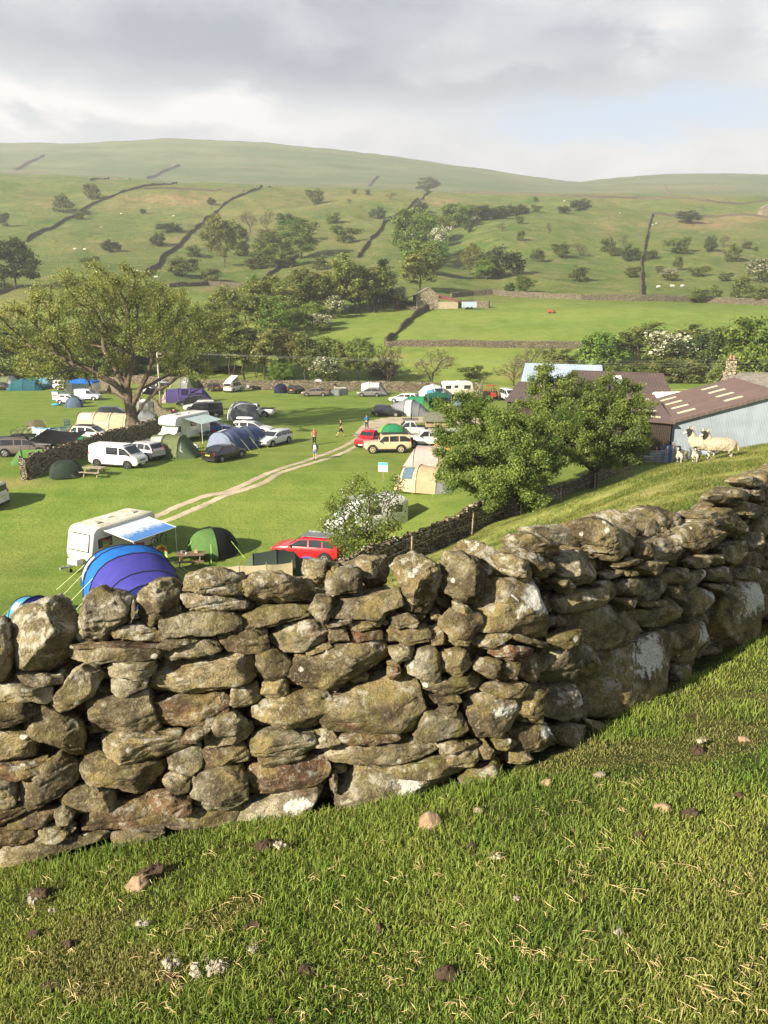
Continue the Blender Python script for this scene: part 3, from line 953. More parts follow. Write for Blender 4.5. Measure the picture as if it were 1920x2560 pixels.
 ('C', 'w', [(430,1400),(540,1320),(620,1340),(645,1400),(630,1500),(560,1545),(430,1500)]),
 ('C', 'p', [(470,1580),(560,1560),(690,1570),(700,1640),(580,1690),(480,1660)]),
 ('C', '', [(640,1520),(730,1550),(720,1600),(690,1620)]),
 ('C', 'w', [(1110,1060),(1200,990),(1330,950),(1390,1080),(1340,1140),(1180,1200),(1140,1150)]),
 ('C', 'ww', [(1390,960),(1450,790),(1520,720),(1600,715),(1650,790),(1655,900),(1590,1070),(1500,1105),(1400,1060)]),
 ('C', 'w', [(1190,800),(1290,765),(1400,800),(1430,870),(1370,920),(1260,910),(1200,850)]),
 ('C', '', [(920,920),(1000,890),(1140,820),(1190,880),(1200,930),(1120,1000),(980,980)]),
 ('C', '', [(1190,830),(1250,860),(1255,920),(1210,920)]),
 ('C', 'd', [(790,740),(870,700),(930,720),(930,790),(810,805)]),
 ('C', '', [(910,730),(1060,700),(1085,760),(1060,820),(940,830)]),
 ('C', '', [(1085,690),(1180,650),(1230,660),(1230,720),(1100,745)]),
 ('C', 'w', [(1160,740),(1240,660),(1330,645),(1340,700),(1280,755),(1170,770)]),
 ('C', 'w', [(1345,660),(1450,640),(1500,690),(1440,730),(1350,720)]),
 ('C', 'w', [(1510,690),(1560,640),(1630,650),(1640,700),(1560,715)]),
 ('C', '', [(910,650),(990,590),(1110,600),(1115,640),(1000,690),(920,670)]),
 ('C', '', [(725,680),(830,655),(840,685),(740,705)]),
 ('C', '', [(790,640),(905,590),(930,600),(850,640)]),
 ('C', '', [(800,650),(880,660),(910,690),(830,690)]),
 ('C', 'cp', [(450,640),(560,570),(650,550),(720,690),(640,750),(580,770),(500,700)]),
 ('C', 'c', [(295,500),(330,460),(400,460),(570,545),(480,605),(330,560)]),
 ('C', 'ck', [(385,440),(560,420),(680,460),(780,620),(760,655),(680,610),(560,530)]),
 ('C', 'c', [(640,410),(760,370),(890,410),(925,480),(920,570),(820,595),(760,560),(710,480)]),
 ('C', 'ck', [(820,350),(950,320),(1060,390),(1230,520),(1220,560),(1170,560),(1000,490),(900,420)]),
 ('C', '', [(990,510),(1100,480),(1175,560),(1100,605),(1000,590)]),
 ('C', 'ck', [(1000,350),(1120,305),(1240,340),(1290,390),(1200,495),(1100,450)]),
 ('C', 'c', [(1200,500),(1260,420),(1400,370),(1500,470),(1470,530),(1300,555)]),
 ('C', 'c', [(1350,350),(1480,310),(1570,360),(1605,420),(1560,480),(1460,440)]),
 ('C', '', [(1440,540),(1540,490),(1550,590),(1520,640),(1440,600)]),
 ('C', '', [(1220,610),(1270,585),(1335,600),(1330,640),(1240,645)]),
 ('C', 'd', [(930,500),(1000,505),(990,590),(935,590)]),
 ('C', '', [(680,740),(760,720),(800,780),(760,830),(720,790)]),
 ('C', 'd', [(790,820),(880,820),(900,880),(840,890)]),
 ('C', '', [(440,720),(500,710),(570,780),(510,800)]),
 ('C', 'cp', [(1400,250),(1480,180),(1560,210),(1600,260),(1500,290)]),
 ('C', 'cp', [(1530,150),(1560,120),(1640,130),(1659,170),(1600,180)]),
 ('C', 'c', [(1560,200),(1659,190),(1690,260),(1600,250)]),
 ('C', 'cp', [(1450,290),(1540,260),(1640,310),(1620,360),(1560,350)]),
 ('C', '', [(1570,460),(1640,440),(1680,520),(1590,560)]),
 ('C', '', [(1560,560),(1620,540),(1690,620),(1560,640)]),
 ('C', 'c', [(1640,250),(1690,230),(1720,320),(1640,340)]),
 ('C', 'p', [(1280,330),(1360,320),(1370,350),(1290,360)]),
 ('C', '', [(1300,575),(1440,570),(1430,620),(1350,630)]),
 ('C', '', [(1330,740),(1400,740),(1470,760),(1440,800),(1390,800)]),
 ('C', 'd', [(1150,1220),(1230,1200),(1240,1280),(1160,1310)]),
 ('C', '', [(1080,760),(1150,750),(1150,790),(1090,800)]),
 ('C', '', [(950,840),(1080,830),(1090,860),(960,870)]),
]
def put_attr(me, **kw):
	n = len(me.vertices)
	for k, v in kw.items():
		a = me.attributes.new(k, 'FLOAT', 'POINT')
		a.data.foreach_set('value', np.full(n, v, np.float32) if np.isscalar(v) else np.asarray(v, np.float32))
def build_wall():
	rnd = random.Random(5)
	root = thing('dry_stone_wall', 'big weathered dry stone wall with boulder coping crossing the foreground grass', 'wall', (0, 0, 0))
	root['kind'] = 'thing'
	s_max = WS[-1]
	cell = .02
	S0 = 0.0
	NS, NH = int((s_max - S0) / cell) + 1, int(1.45 / cell)
	cover = np.zeros((NS, NH), bool)
	gs, gh = np.meshgrid(S0 + (np.arange(NS) + .5) * cell, (np.arange(NH) + .5) * cell, indexing='ij')
	top = np.zeros(NS)          # top of the stones, per s
	def mark(poly):
		P = np.array(poly)
		i0, i1 = int((P[:, 0].min() - S0) / cell), int((P[:, 0].max() - S0) / cell) + 1
		j0, j1 = int(P[:, 1].min() / cell), int(P[:, 1].max() / cell) + 1
		i0, j0 = max(i0, 0), max(j0, 0)
		xs, ys = gs[i0:i1, j0:j1], gh[i0:i1, j0:j1]
		ins = np.zeros(xs.shape, bool)
		for k in range(len(P)):
			(xa, ya), (xb, yb) = P[k], P[(k + 1) % len(P)]
			cond = ((ya > ys) != (yb > ys)) & (xs < (xb - xa) * (ys - ya) / (yb - ya + 1e-12) + xa)
			ins ^= cond
		cover[i0:i1, j0:j1] |= ins
	items = []
	for k, (sh, fl, poly) in enumerate(STONES):
		ox, oy = SHEET[sh]
		pp = [(ox + a / ZS, oy + b / ZS) for a, b in poly]
		cx = sum(p[0] for p in pp) / len(pp)
		cy = sum(p[1] for p in pp) / len(pp)
		s, h, P = wall_hit(cx, cy)
		base, t, n = wall_frame(s)
		nb = Vector((n.x, n.y, BATTER)).normalized()
		ub = nb.cross(t)
		if ub.z < 0:
			ub = -ub
		back = .16 if 'k' in fl else 0.0
		Pc = P - nb * back
		loc = []
		shp = []
		for (a, b) in pp:
			d = ray(a, b)
			q = d * (Pc.dot(nb) / d.dot(nb))
			loc.append(((q - Pc).dot(t), (q - Pc).dot(ub)))
			shp.append((s + (q - Pc).dot(t), h + (q - Pc).dot(ub)))
		area = .5 * abs(sum(loc[i][0] * loc[(i + 1) % len(loc)][1] - loc[(i + 1) % len(loc)][0] * loc[i][1] for i in range(len(loc))))
		mark(shp)
		items.append((k, fl, loc, Pc, t, ub, nb, area, s, h))
	order = sorted([it for it in items if 'c' not in it[1]], key=lambda it: -it[7])
	singles = set(it[0] for it in order[:98])
	rest_V, rest_q, rest_t, rest_m, rest_n = [], [], [], [], 0
	def tone_of(fl):
		if 'r' in fl:
			return rnd.uniform(.0, .16)
		if 'd' in fl:
			return rnd.uniform(.2, .3)
		if fl.count('p') > 1:
			return .98
		if 'p' in fl:
			return rnd.uniform(.66, .95)
		return rnd.uniform(.28, .8)
	for (k, fl, loc, Pc, t, ub, nb, area, s, h) in items:
		cope = 'c' in fl
		size = math.sqrt(area)
		depth = min(.46, max(.26, size * 1.15)) if cope else min(.34, max(.13, size * .95))
		big = area > .03
		V, q, c = stone_mesh(loc, depth, 100 + k, 24 if big else 15, 1.0 if not cope else 1.5, 3.4 if cope else 6.0)
		proud = rnd.uniform(.0, .05)
		M = np.array([[t.x, ub.x, nb.x], [t.y, ub.y, nb.y], [t.z, ub.z, nb.z]])
		org = np.array(Pc + t * c[0] + ub * c[1] + nb * (proud - depth / 2 + .02))
		crust = np.zeros(len(V))
		if 'w' in fl:
			# a patch of white crust on the upper right of the stone
			ex = np.array(loc)
			cx_, cy_ = ex[:, 0].max() * .32 - c[0], ex[:, 1].max() * .30 - c[1]
			rr_ = size * (.34 if fl.count('w') > 1 else .26)
			crust = np.clip(1.05 - np.sqrt(((V[:, 0] - cx_) * .62) ** 2 + ((V[:, 1] - cy_) * 1.25) ** 2) / (rr_ * 1.5), 0, 1)
			crust = crust * (V[:, 2] > -.02)
		tone = tone_of(fl)
		moss = (.75 if fl.count('m') > 1 else .38) if 'm' in fl else 0.0
		if cope or k in singles:
			me = mesh_np('coping_stone' if cope else 'stone', V, q.ravel(), np.full(len(q), 4), True)
			put_attr(me, tone=tone, moss=moss, cope=1.0 if cope else 0.0, crust=crust)
			o = link_mesh('coping_stone' if cope else 'stone', me, STONE, root)
			Mw = Matrix(((M[0, 0], M[0, 1], M[0, 2], org[0]), (M[1, 0], M[1, 1], M[1, 2], org[1]), (M[2, 0], M[2, 1], M[2, 2], org[2]), (0, 0, 0, 1)))
			o.matrix_local = Mw
		else:
			rest_V.append(V @ M.T + org)
			rest_q.append(q + rest_n)
			rest_n += len(V)
			rest_t.append(np.full(len(V), tone))
			rest_m.append(np.full(len(V), moss))
	# stones that fill the gaps, and the stretches of the wall beside the picture
	s_lo, s_hi = min(it[8] for it in items), max(it[8] for it in items)
	tops = {}
	for it in items:
		pass
	filled = 0
	rs = np.random.RandomState(3)
	topline = np.zeros(NS)
	for i in range(NS):
		jj = np.nonzero(cover[i])[0]
		topline[i] = (jj.max() + 1) * cell if len(jj) else 0
	for i in range(NS):
		s = S0 + i * cell
		if s < s_lo - .1 or s > s_hi + .15:
			topline[i] = 1.22
	sm = np.convolve(np.pad(topline, 8, mode='edge'), np.ones(17) / 17, mode='valid')
	for w0, h0, tries in ((.42, .20, 240), (.30, .15, 420), (.22, .11, 700), (.15, .08, 1500), (.10, .055, 3000), (.065, .04, 5000)):
		for _ in range(tries):
			s = S0 + rs.uniform(.1, s_max - S0 - .1)
			h = rs.uniform(.02, 1.3)
			i, j = int((s - S0) / cell), int(h / cell)
			if h > sm[min(i, NS - 1)] - .06 or cover[i, j]:
				continue
			w, hh = w0 * rs.uniform(.7, 1.2), h0 * rs.uniform(.7, 1.25)
			i0, i1, j0, j1 = int((s - w / 2 - S0) / cell), int((s + w / 2 - S0) / cell) + 1, int((h - hh / 2) / cell), int((h + hh / 2) / cell) + 1
			if i0 < 0 or j0 < 0:
				j0 = max(j0, 0)
				i0 = max(i0, 0)
			sub = cover[i0:i1, j0:j1]
			inner = s_lo < s < s_hi
			if sub.size == 0 or sub.mean() > (.34 if inner else .12):
				continue
			cover[i0:i1, j0:j1] = True
			kk = rs.randint(5, 8)
			an = np.sort(rs.uniform(0, 2 * math.pi, kk)) * .4 + np.linspace(0, 2 * math.pi, kk, endpoint=False) * .6
			poly = [(w / 2 * 1.12 * np.sign(math.cos(a)) * abs(math.cos(a)) ** .6, hh / 2 * 1.12 * np.sign(math.sin(a)) * abs(math.sin(a)) ** .6) for a in an]
			V, q, c = stone_mesh(poly, .16 + w * .3, 3000 + filled, 8, 1.0, 5)
			base, t, n = wall_frame(s)
			nb = Vector((n.x, n.y, BATTER)).normalized()
			ub = nb.cross(t)
			if ub.z < 0:
				ub = -ub
			ins = rs.uniform(.03, .075) if inner else rs.uniform(-.03, .03)
			org = np.array(base + ub * h + t * c[0] - nb * (.08 + w * .15 + ins))
			M = np.array([[t.x, ub.x, nb.x], [t.y, ub.y, nb.y], [t.z, ub.z, nb.z]])
			rest_V.append(V @ M.T + org)
			rest_q.append(q + rest_n)
			rest_n += len(V)
			rest_t.append(np.full(len(V), rs.uniform(.05, .7)))
			rest_m.append(np.full(len(V), rs.choice([0, 0, .3])))
			filled += 1
	# cope beyond the picture's edges and rubble along the back of the top
	for s in list(np.arange(.2, s_lo - .15, .34)) + list(np.arange(s_hi + .15, s_max - .2, .36)) + [None] * 60:
		backrow = s is None
		if backrow:
			s = rs.uniform(s_lo, s_hi)
		base, t, n = wall_frame(s)
		nb = Vector((n.x, n.y, BATTER)).normalized()
		ub = Vector((0, 0, 1))
		w, hh = (rs.uniform(.16, .3), rs.uniform(.08, .16)) if backrow else (rs.uniform(.28, .38), rs.uniform(.24, .34))
		an = np.linspace(0, 2 * math.pi, 7, endpoint=False) + rs.uniform(-.25, .25, 7)
		poly = [(w / 2 * math.cos(a) * 1.1, hh / 2 * math.sin(a) * 1.1) for a in an]
		V, q, c = stone_mesh(poly, rs.uniform(.24, .34), 7000 + rest_n % 1000, 10, 1.4, 3.5)
		i = int(np.clip((s - S0) / cell, 0, NS - 1))
		tz = (sm[i] - .24 - rs.uniform(0, .06)) if backrow else 1.2
		org = np.array(base + ub * tz - n * ((rs.uniform(.3, .42) if backrow else .24) + tz * BATTER * .5))
		M = np.array([[t.x, ub.x, n.x], [t.y, ub.y, n.y], [t.z, ub.z, n.z]])
		rest_V.append(V @ M.T + org)
		rest_q.append(q + rest_n)
		rest_n += len(V)
		rest_t.append(np.full(len(V), rs.uniform(.3, .9)))
		rest_m.append(np.zeros(len(V)))
	# hearting: the rough packed core and the plain back face
	V, q = [], []
	rows = 26
	for i in range(0, len(WC)):
		base, t, n = wall_frame(min(WS[i] + 1e-4, s_max - 1e-3))
		ii = int(np.clip((WS[i] - S0) / cell, 0, NS - 1))
		tp = max(.5, sm[ii] - .20)
		for k in range(rows):
			f = k / (rows - 1)
			if f < .45:
				h, dep = f / .45 * tp - .1, .19
			elif f < .55:
				h, dep = tp, .15 + (f - .45) / .1 * .30
			else:
				h, dep = (1 - (f - .55) / .45) * tp - .25, .45
			h = h if h > -.3 else -.3
			p = base - n * (dep + BATTER * h * (.9 if f < .5 else -.2)) + Vector((0, 0, h))
			V.append(p)
	V = np.array([tuple(p) for p in V])
	V += (np.stack([vnoise(V[:, 0] * 9, V[:, 1] * 9, V[:, 2] * 12, s_) for s_ in (1, 2, 3)], 1)) * .018
	idx = np.arange(len(V)).reshape(-1, rows)
	qq = np.stack([idx[:-1, :-1], idx[1:, :-1], idx[1:, 1:], idx[:-1, 1:]], -1).reshape(-1, 4)
	me = mesh_np('hearting', V, qq.ravel(), np.full(len(qq), 4), True)
	put_attr(me, tone=.2, moss=0.0, cope=0.0, crust=0.0)
	link_mesh('hearting', me, STONE, root)
	Vr = np.concatenate(rest_V)
	qr = np.concatenate(rest_q)
	me = mesh_np('small_stones', Vr, qr.ravel(), np.full(len(qr), 4), True)
	put_attr(me, tone=np.concatenate(rest_t), moss=np.concatenate(rest_m), cope=0.0, crust=0.0)
	o = link_mesh('small_stones', me, STONE, root)
	o['kind'] = 'stuff'
	print('wall: stones', len(items), 'filled', filled)
build_wall()
# ------------------------------------------------------------------ foreground grass and litter
def leaf_like(name, col_attr, rough=.6, trans=.35, spec=.25):
	m = bpy.data.materials.new(name)
	m.use_nodes = True
	n = NT(m.node_tree)
	b = m.node_tree.nodes['Principled BSDF']
	c = n.attr(col_attr, 'GEOMETRY', 'Color')
	n.put(b.inputs['Base Color'], c)
	b.inputs['Roughness'].default_value = rough
	b.inputs['Specular IOR Level'].default_value = spec
	tr = n.node('ShaderNodeBsdfTranslucent')
	n.put(tr.inputs[0], n.mix(1.0, c, (1.0, 1.0, .55), 'MULTIPLY'))
	mx = n.node('ShaderNodeMixShader')
	mx.inputs[0].default_value = trans
	n.l.new(b.outputs[0], mx.inputs[1])
	n.l.new(tr.outputs[0], mx.inputs[2])
	n.l.new(mx.outputs[0], m.node_tree.nodes['Material Output'].inputs[0])
	return m
GRASS_M = leaf_like('grass_blades', 'tint', trans=.45)
def color_attr(me, name, arr):
	a = me.color_attributes.new(name, 'FLOAT_COLOR', 'POINT')
	full = np.ones((len(arr), 4), np.float32)
	full[:, :3] = arr
	a.data.foreach_set('color', full.ravel())
def blades(rs, x, y, z, h, w, lean, col, name):
	n = len(x)
	az = rs.uniform(0, 2 * math.pi, n)
	fa = rs.uniform(0, 2 * math.pi, n)
	lx, ly = np.cos(az) * lean, np.sin(az) * lean
	wx, wy = np.cos(fa) * w / 2, np.sin(fa) * w / 2
	V = np.zeros((n, 5, 3))
	V[:, 0] = np.stack([x - wx, y - wy, z - .006], 1)
	V[:, 1] = np.stack([x + wx, y + wy, z - .006], 1)
	mx, my, mz = x + lx * .35 * h, y + ly * .35 * h, z + h * .62
	V[:, 2] = np.stack([mx + wx * .8, my + wy * .8, mz], 1)
	V[:, 3] = np.stack([mx - wx * .8, my - wy * .8, mz], 1)
	tz = z + h * np.maximum(.25, 1 - .45 * lean * lean)
	V[:, 4] = np.stack([x + lx * h, y + ly * h, tz], 1)
	k = np.arange(n) * 5
	loops = np.stack([k, k + 1, k + 2, k + 3, k + 3, k + 2, k + 4], 1).ravel()
	sizes = np.tile([4, 3], n)
	me = mesh_np(name, V.reshape(-1, 3), loops, sizes, False)
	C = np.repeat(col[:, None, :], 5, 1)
	C[:, :2] *= .72            # each blade is darker towards its base
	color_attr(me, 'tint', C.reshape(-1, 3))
	return me
_wx = np.array([p.x for p in WC])
_wy = np.array([p.y for p in WC])
def build_grass():
	rs = np.random.RandomState(9)
	n = 1250000
	y = .75 + 7.6 * rs.rand(n) ** 1.35
	x = rs.uniform(-1, 1, n) * (y * .58 + 1.9) + .1
	front = y < np.interp(x, _wx, _wy) - .02
	x, y = x[front], y[front]
	dens = .5 + .5 * fbm(x * 3.2, y * 3.2, seed=41, octaves=3)
	keep = rs.rand(len(x)) < np.clip(.35 + dens * .8, .12, 1) * np.clip(1.6 / y, .35, 1)
	x, y = x[keep], y[keep]
	wall_d = np.interp(x, _wx, _wy) - y
	foot = sstep(.45, .0, wall_d)
	clump = np.clip(.5 + .6 * fbm(x * 2.0, y * 2.0, seed=42, octaves=3), 0, 1.2)
	h = (.016 + .025 * clump + .022 * foot * (.3 + clump)) * rs.uniform(.55, 1.35, len(x))
	w = rs.uniform(.0020, .0036, len(x)) * (1 + .12 * y)
	lean = rs.uniform(.15, 1.15, len(x))
	z = HV(x, y)
	t = np.clip(.5 + .55 * fbm(x * .9, y * .9, seed=43, octaves=3) + rs.normal(0, .16, len(x)), 0, 1)[:, None]
	col = (1 - t) * np.array([.098, .235, .030]) + t * np.array([.43, .49, .108])
	# towards the camera's right foot the sward is drier and shorter
	dry = np.clip(sstep(.2, 1.6, x - (y - 2.2) * .5) * sstep(3.6, 1.9, y) * .9 + .25 * fbm(x * 1.7, y * 1.7, seed=44, octaves=2), 0, .85)
	col = col * (1 - dry[:, None] * .7) + np.array([.34, .34, .11]) * dry[:, None] * .7
	worn = sstep(.30, .62, fbm(x * 1.6, y * 1.6, seed=46, octaves=3))
	col = col * (1 - .55 * worn[:, None]) + np.array([.36, .29, .13]) * .55 * worn[:, None]
	h = h * (1 - .5 * worn)
	straw = rs.rand(len(x)) < (.05 + .14 * worn + .10 * np.clip(fbm(x * 2.6, y * 2.6, seed=45, octaves=3), 0, 1))
	col[straw] = np.array([.50, .40, .19]) * rs.uniform(.6, 1.15, (straw.sum(), 1))
	h[straw] *= rs.uniform(.5, 1.1, straw.sum())
	lean[straw] = rs.uniform(.9, 1.9, straw.sum())
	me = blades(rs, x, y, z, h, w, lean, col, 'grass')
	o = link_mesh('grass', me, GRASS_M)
	tag(o, 'short cropped pasture grass with dry straw between the blades, in front of the wall', 'grass', kind='stuff')
	# rougher grass on the bank beyond the wall
	n = 170000
	y = 5 + 41 * rs.rand(n) ** .8
	x = rs.uniform(-.05, .62, n) * y + rs.uniform(-1, 1, n)
	s, t_ = bank_st(x, y)
	back = (y > np.interp(x, _wx, _wy) + .55) & (s > .4) & (t_ < 18)
	x, y = x[back], y[back]
	cl = np.clip(.5 + .7 * fbm(x * .8, y * .8, seed=51, octaves=3), 0, 1)
	keep = rs.rand(len(x)) < .25 + cl
	x, y, cl = x[keep], y[keep], cl[keep]
	tt = np.clip(cl + rs.normal(0, .2, len(x)), 0, 1)[:, None]
	col = (1 - tt) * np.array([.33, .34, .095]) + tt * np.array([.13, .19, .035])
	dr = rs.rand(len(x)) < .10
	col[dr] = np.array([.42, .34, .15])
	me = blades(rs, x, y, HV(x, y), rs.uniform(.05, .13, len(x)) * (.5 + cl), rs.uniform(.008, .02, len(x)), rs.uniform(.4, 1.5, len(x)), col, 'bank_grass')
	o = link_mesh('bank_grass', me, GRASS_M)
	tag(o, 'tussocky sunlit grass on the steep bank behind the wall', 'grass', kind='stuff')
build_grass()
PEB = mat('pale_field_stone', (.31, .215, .135), .9, .3, 18, bump=.5, bscale=60)
PEBG = mat('grey_field_stone', (.24, .20, .15), .9, .3, 18, bump=.5, bscale=60)
WOOL = mat('sheep_wool', (.50, .45, .35), .95, .12, 60, bump=.8, bscale=180)
DUNG = mat('dung_and_soil', (.085, .055, .035), .95, .35, 40, bump=.9, bscale=120)
MOSSC = mat('dry_moss', (.40, .31, .15), .95, .3, 30, bump=.7, bscale=100)
def pebble(px, py, wpx, hpx, label, m, name='loose_stone', cat='stone', sink=.40, group='loose stones in the grass', seed=None):
	p = at(px, py, .5)
	k = p.length / F
	seed = int(px * 7 + py) if seed is None else seed
	w, h = wpx * k, hpx * k
	an = np.linspace(0, 2 * math.pi, 7, endpoint=False)
	r_ = np.random.RandomState(seed)
	poly = [(w / 2 * math.cos(a) * r_.uniform(.85, 1.15), h / 2 * math.sin(a) * r_.uniform(.85, 1.15)) for a in an]
	V, q, c = stone_mesh(poly, (w + h) * .42, seed, 9, .6, 3.2)
	if m is DUNG:
		V = V + np.stack([vnoise(V[:, 0] / w * 7, V[:, 1] / w * 7, V[:, 2] / w * 7, s_) for s_ in (4, 5, 6)], 1) * w * .11
	V = np.stack([V[:, 0], -V[:, 2], V[:, 1]], 1)
	me = mesh_np(name, V, q.ravel(), np.full(len(q), 4), True)
	o = link_mesh(name, me, m)
	o.location = (p.x, p.y, p.z + h * (.5 - sink))
	o.rotation_euler = (r_.uniform(-.3, .3), r_.uniform(-.3, .3), r_.uniform(-.6, .6))
	tag(o, label, cat, group)
	return o
def tuft(px, py, wpx, hpx, label, m, seed, name='wool_tuft', cat='wool', group='scraps of wool in the grass'):
	"""fluffy scrap: a lumpy core with loose fibres"""
	p = at(px, py, .5)
	k = p.length / F
	w, h = wpx * k, hpx * k
	r_ = np.random.RandomState(seed)
	mb = MB()
	for i in range(9):
		mb.ell((r_.uniform(-.36, .36) * w, r_.uniform(-.25, .25) * w, h * r_.uniform(.05, .25)), (w * r_.uniform(.08, .24), w * r_.uniform(.08, .2), h * r_.uniform(.08, .26)), 10, 7)
	for i in range(30):
		a = r_.uniform(0, 6.28)
		q = Vector((math.cos(a) * w * r_.uniform(.1, .4), math.sin(a) * w * r_.uniform(.1, .4), h * r_.uniform(.05, .6)))
		d = Vector((math.cos(a) + r_.normal() * .6, math.sin(a) + r_.normal() * .6, r_.uniform(-.2, .3))) * w * .09
		mb.tube([q, q + d, q + d * 1.8 + Vector((0, 0, -w * .07))], [w * .02, w * .012, w * .003], 3, False)
	o = mb.build(name, m, None, True)
	vv = np.array([v.co for v in o.data.vertices])
	vv += np.stack([vnoise(vv[:, 0] / w * 9, vv[:, 1] / w * 9, vv[:, 2] / w * 9, s_) for s_ in (1, 2, 3)], 1) * w * .09
	o.data.vertices.foreach_set('co', vv.ravel())
	o.location = (p.x, p.y, p.z + .03)
	tag(o, label, cat, group)
	return o
for a in [(1076, 2068, 52, 56, 'sandy loose stone standing in the grass just below the middle of the wall', PEB),
		  (345, 2220, 46, 42, 'pinkish half buried stone beside a dark clod in the left grass', PEB),
		  (1366, 1964, 28, 24, 'rounded tan stone in grass right of the mossy corner stone', PEB),
		  (1501, 1942, 30, 18, 'flat grey brown stone lying in the shaded grass', PEBG),
		  (1656, 2025, 38, 24, 'pale buff stone in the open grass right of centre', PEB),
		  (1862, 1852, 30, 16, 'flat pinkish stone near the right edge', PEB),
		  (1196, 2030, 26, 18, 'small half hidden brown stone close to the wall foot', PEBG)]:
	pebble(*a)
for i, a in enumerate([(702, 2130, 32, 18, 'white scrap of wool beside a clod under the left wall foot'),
		  (84, 2272, 24, 34, 'grey white wool scrap at the mouth of a hole in the left grass'),
		  (132, 2294, 14, 16, 'tiny pale wool scrap in the left grass'),
		  (357, 2328, 30, 14, 'thin wool wisp caught on straw in the left foreground'),
		  (634, 2394, 26, 24, 'round white wool tuft with straw below it, left of centre'),
		  (432, 2432, 40, 34, 'cream wool tuft lying on top of a dark block of peat'),
		  (510, 2446, 60, 26, 'long cream wool scrap, left half of the widest scrap'),
		  (552, 2440, 44, 34, 'cream wool scrap, ragged right half of the widest scrap'),
		  (1239, 2160, 24, 26, 'bright white wool tuft alone in the middle grass'),
		  (1752, 1868, 24, 22, 'white wool tuft on a clod in the shaded grass near the wall'),
		  (1290, 2264, 18, 10, 'faint wool wisp flattened into the middle grass'),
		  (1545, 2352, 22, 16, 'pale matted tuft in the grass right of centre')]):
	tuft(*a, WOOL, 60 + i)
for i, a in enumerate([(668, 2124, 44, 34, 'dark earth clod with dry grass beneath the left wall foot'),
		  (384, 2192, 54, 40, 'dark earth clod behind a pinkish stone'),
		  (98, 2242, 46, 26, 'dark crumbled soil at a burrow mouth near the left edge'),
		  (84, 2342, 28, 24, 'brown clod of dung near the left edge'),
		  (172, 2366, 20, 18, 'small dark dropping left of the long bare scrape'),
		  (630, 2330, 36, 34, 'dark lumpy dropping left of centre'),
		  (434, 2456, 32, 26, 'square dark peat block under a wool tuft'),
		  (768, 2432, 36, 26, 'brown clod with straw, centre of the front grass'),
		  (128, 2475, 36, 22, 'low dark clod low in the left corner'),
		  (952, 2328, 22, 24, 'dark clod at the middle of the grass'),
		  (1128, 2444, 60, 34, 'large round dark dung pat wrapped in straw at bottom centre'),
		  (1726, 2042, 32, 24, 'dark soil clod right of the pale buff stone'),
		  (1852, 1995, 28, 16, 'black flat clod near the right edge'),
		  (1742, 1884, 26, 30, 'brown clod under a white wool tuft by the wall'),
		  (1596, 2098, 26, 24, 'dark dropping among straw in the right grass'),
		  (1622, 2082, 18, 14, 'small dropping next to a darker one in the right grass'),
		  (1320, 2198, 22, 14, 'little dark dropping right of a white tuft'),
		  (1420, 2210, 30, 14, 'flat dark crumbs of soil in the middle right grass'),
		  (1688, 2282, 34, 14, 'scatter of dark soil in the right grass'),
		  (1180, 2130, 18, 34, 'upright brown clod left of a white tuft'),
		  (1328, 2364, 22, 18, 'dark dropping in the lower middle grass'),
		  (680, 2562, 30, 16, 'dark dropping cut by the bottom edge')]):
	o = pebble(*a, DUNG, 'earth_clod', 'clod', .36, 'clods and droppings in the grass', 300 + i)
mb = MB()
r_ = np.random.RandomState(77)
for i in range(210):
	px, py = r_.uniform(0, 1920), 2560 - 640 * r_.rand() ** 1.2
	p = at(px, py, .5)
	if p.y > np.interp(p.x, _wx, _wy) - .1:
		continue
	for k in range(r_.randint(1, 7)):
		q = p + Vector((r_.normal() * .016, r_.normal() * .016, .022 + r_.uniform(0, .022)))
		a, L = r_.uniform(0, 6.28), r_.uniform(.01, .06)
		d = Vector((math.cos(a), math.sin(a), r_.uniform(-.15, .25))) * L
		mb.tube([q - d * .5, q + Vector((r_.normal() * .006, r_.normal() * .006, .006)), q + d * .5], [.0008, .0013, .0004], 3, False)
o = mb.build('straw', mat('dry_straw', (.58, .44, .22), .85, .25, 30), None, True)
tag(o, 'wisps of dry yellow straw lying scattered over the front grass', 'straw', kind='stuff')
# ------------------------------------------------------------------ track
GRAVEL = mat('pale_gravel', (.42, .35, .25), .95, .25, .7, bump=.5, bscale=20, dirt=.35)
def ribbon(name, pts, width, m, lift=.03, jit=.12, seed=1):
	"""draped strip on the ground through world points"""
	P = catmull([(p[0], p[1], 0) for p in pts], 10)
	rs = np.random.RandomState(seed)
	V, Fq = [], []
	for i, p in enumerate(P):
		d = (P[min(i + 1, len(P) - 1)] - P[max(i - 1, 0)]).normalized()
		n = Vector((-d.y, d.x, 0))
		w = width if np.isscalar(width) else np.interp(i / (len(P) - 1), np.linspace(0, 1, len(width)), width)
		row = []
		for k, f in enumerate((-1, -.5, 0, .5, 1)):
			j = rs.uniform(-jit, jit) if abs(f) == 1 else 0
			q = p + n * (w / 2 * (f + j))
			row.append((q.x, q.y, H(q.x, q.y) + lift + (-.02 if abs(f) == 1 else 0)))
		V += row
	nc = 5
	for i in range(len(P) - 1):
		for k in range(nc - 1):
			a = i * nc + k
			Fq.append((a, a + 1, a + nc + 1, a + nc))
	mb = MB().add(V, Fq)
	o = mb.build(name, m, None, True)
	return tag(o, kind='structure')
def pxpts(L, t0=9.0):
	return [at(a, b, t0) for a, b in L]
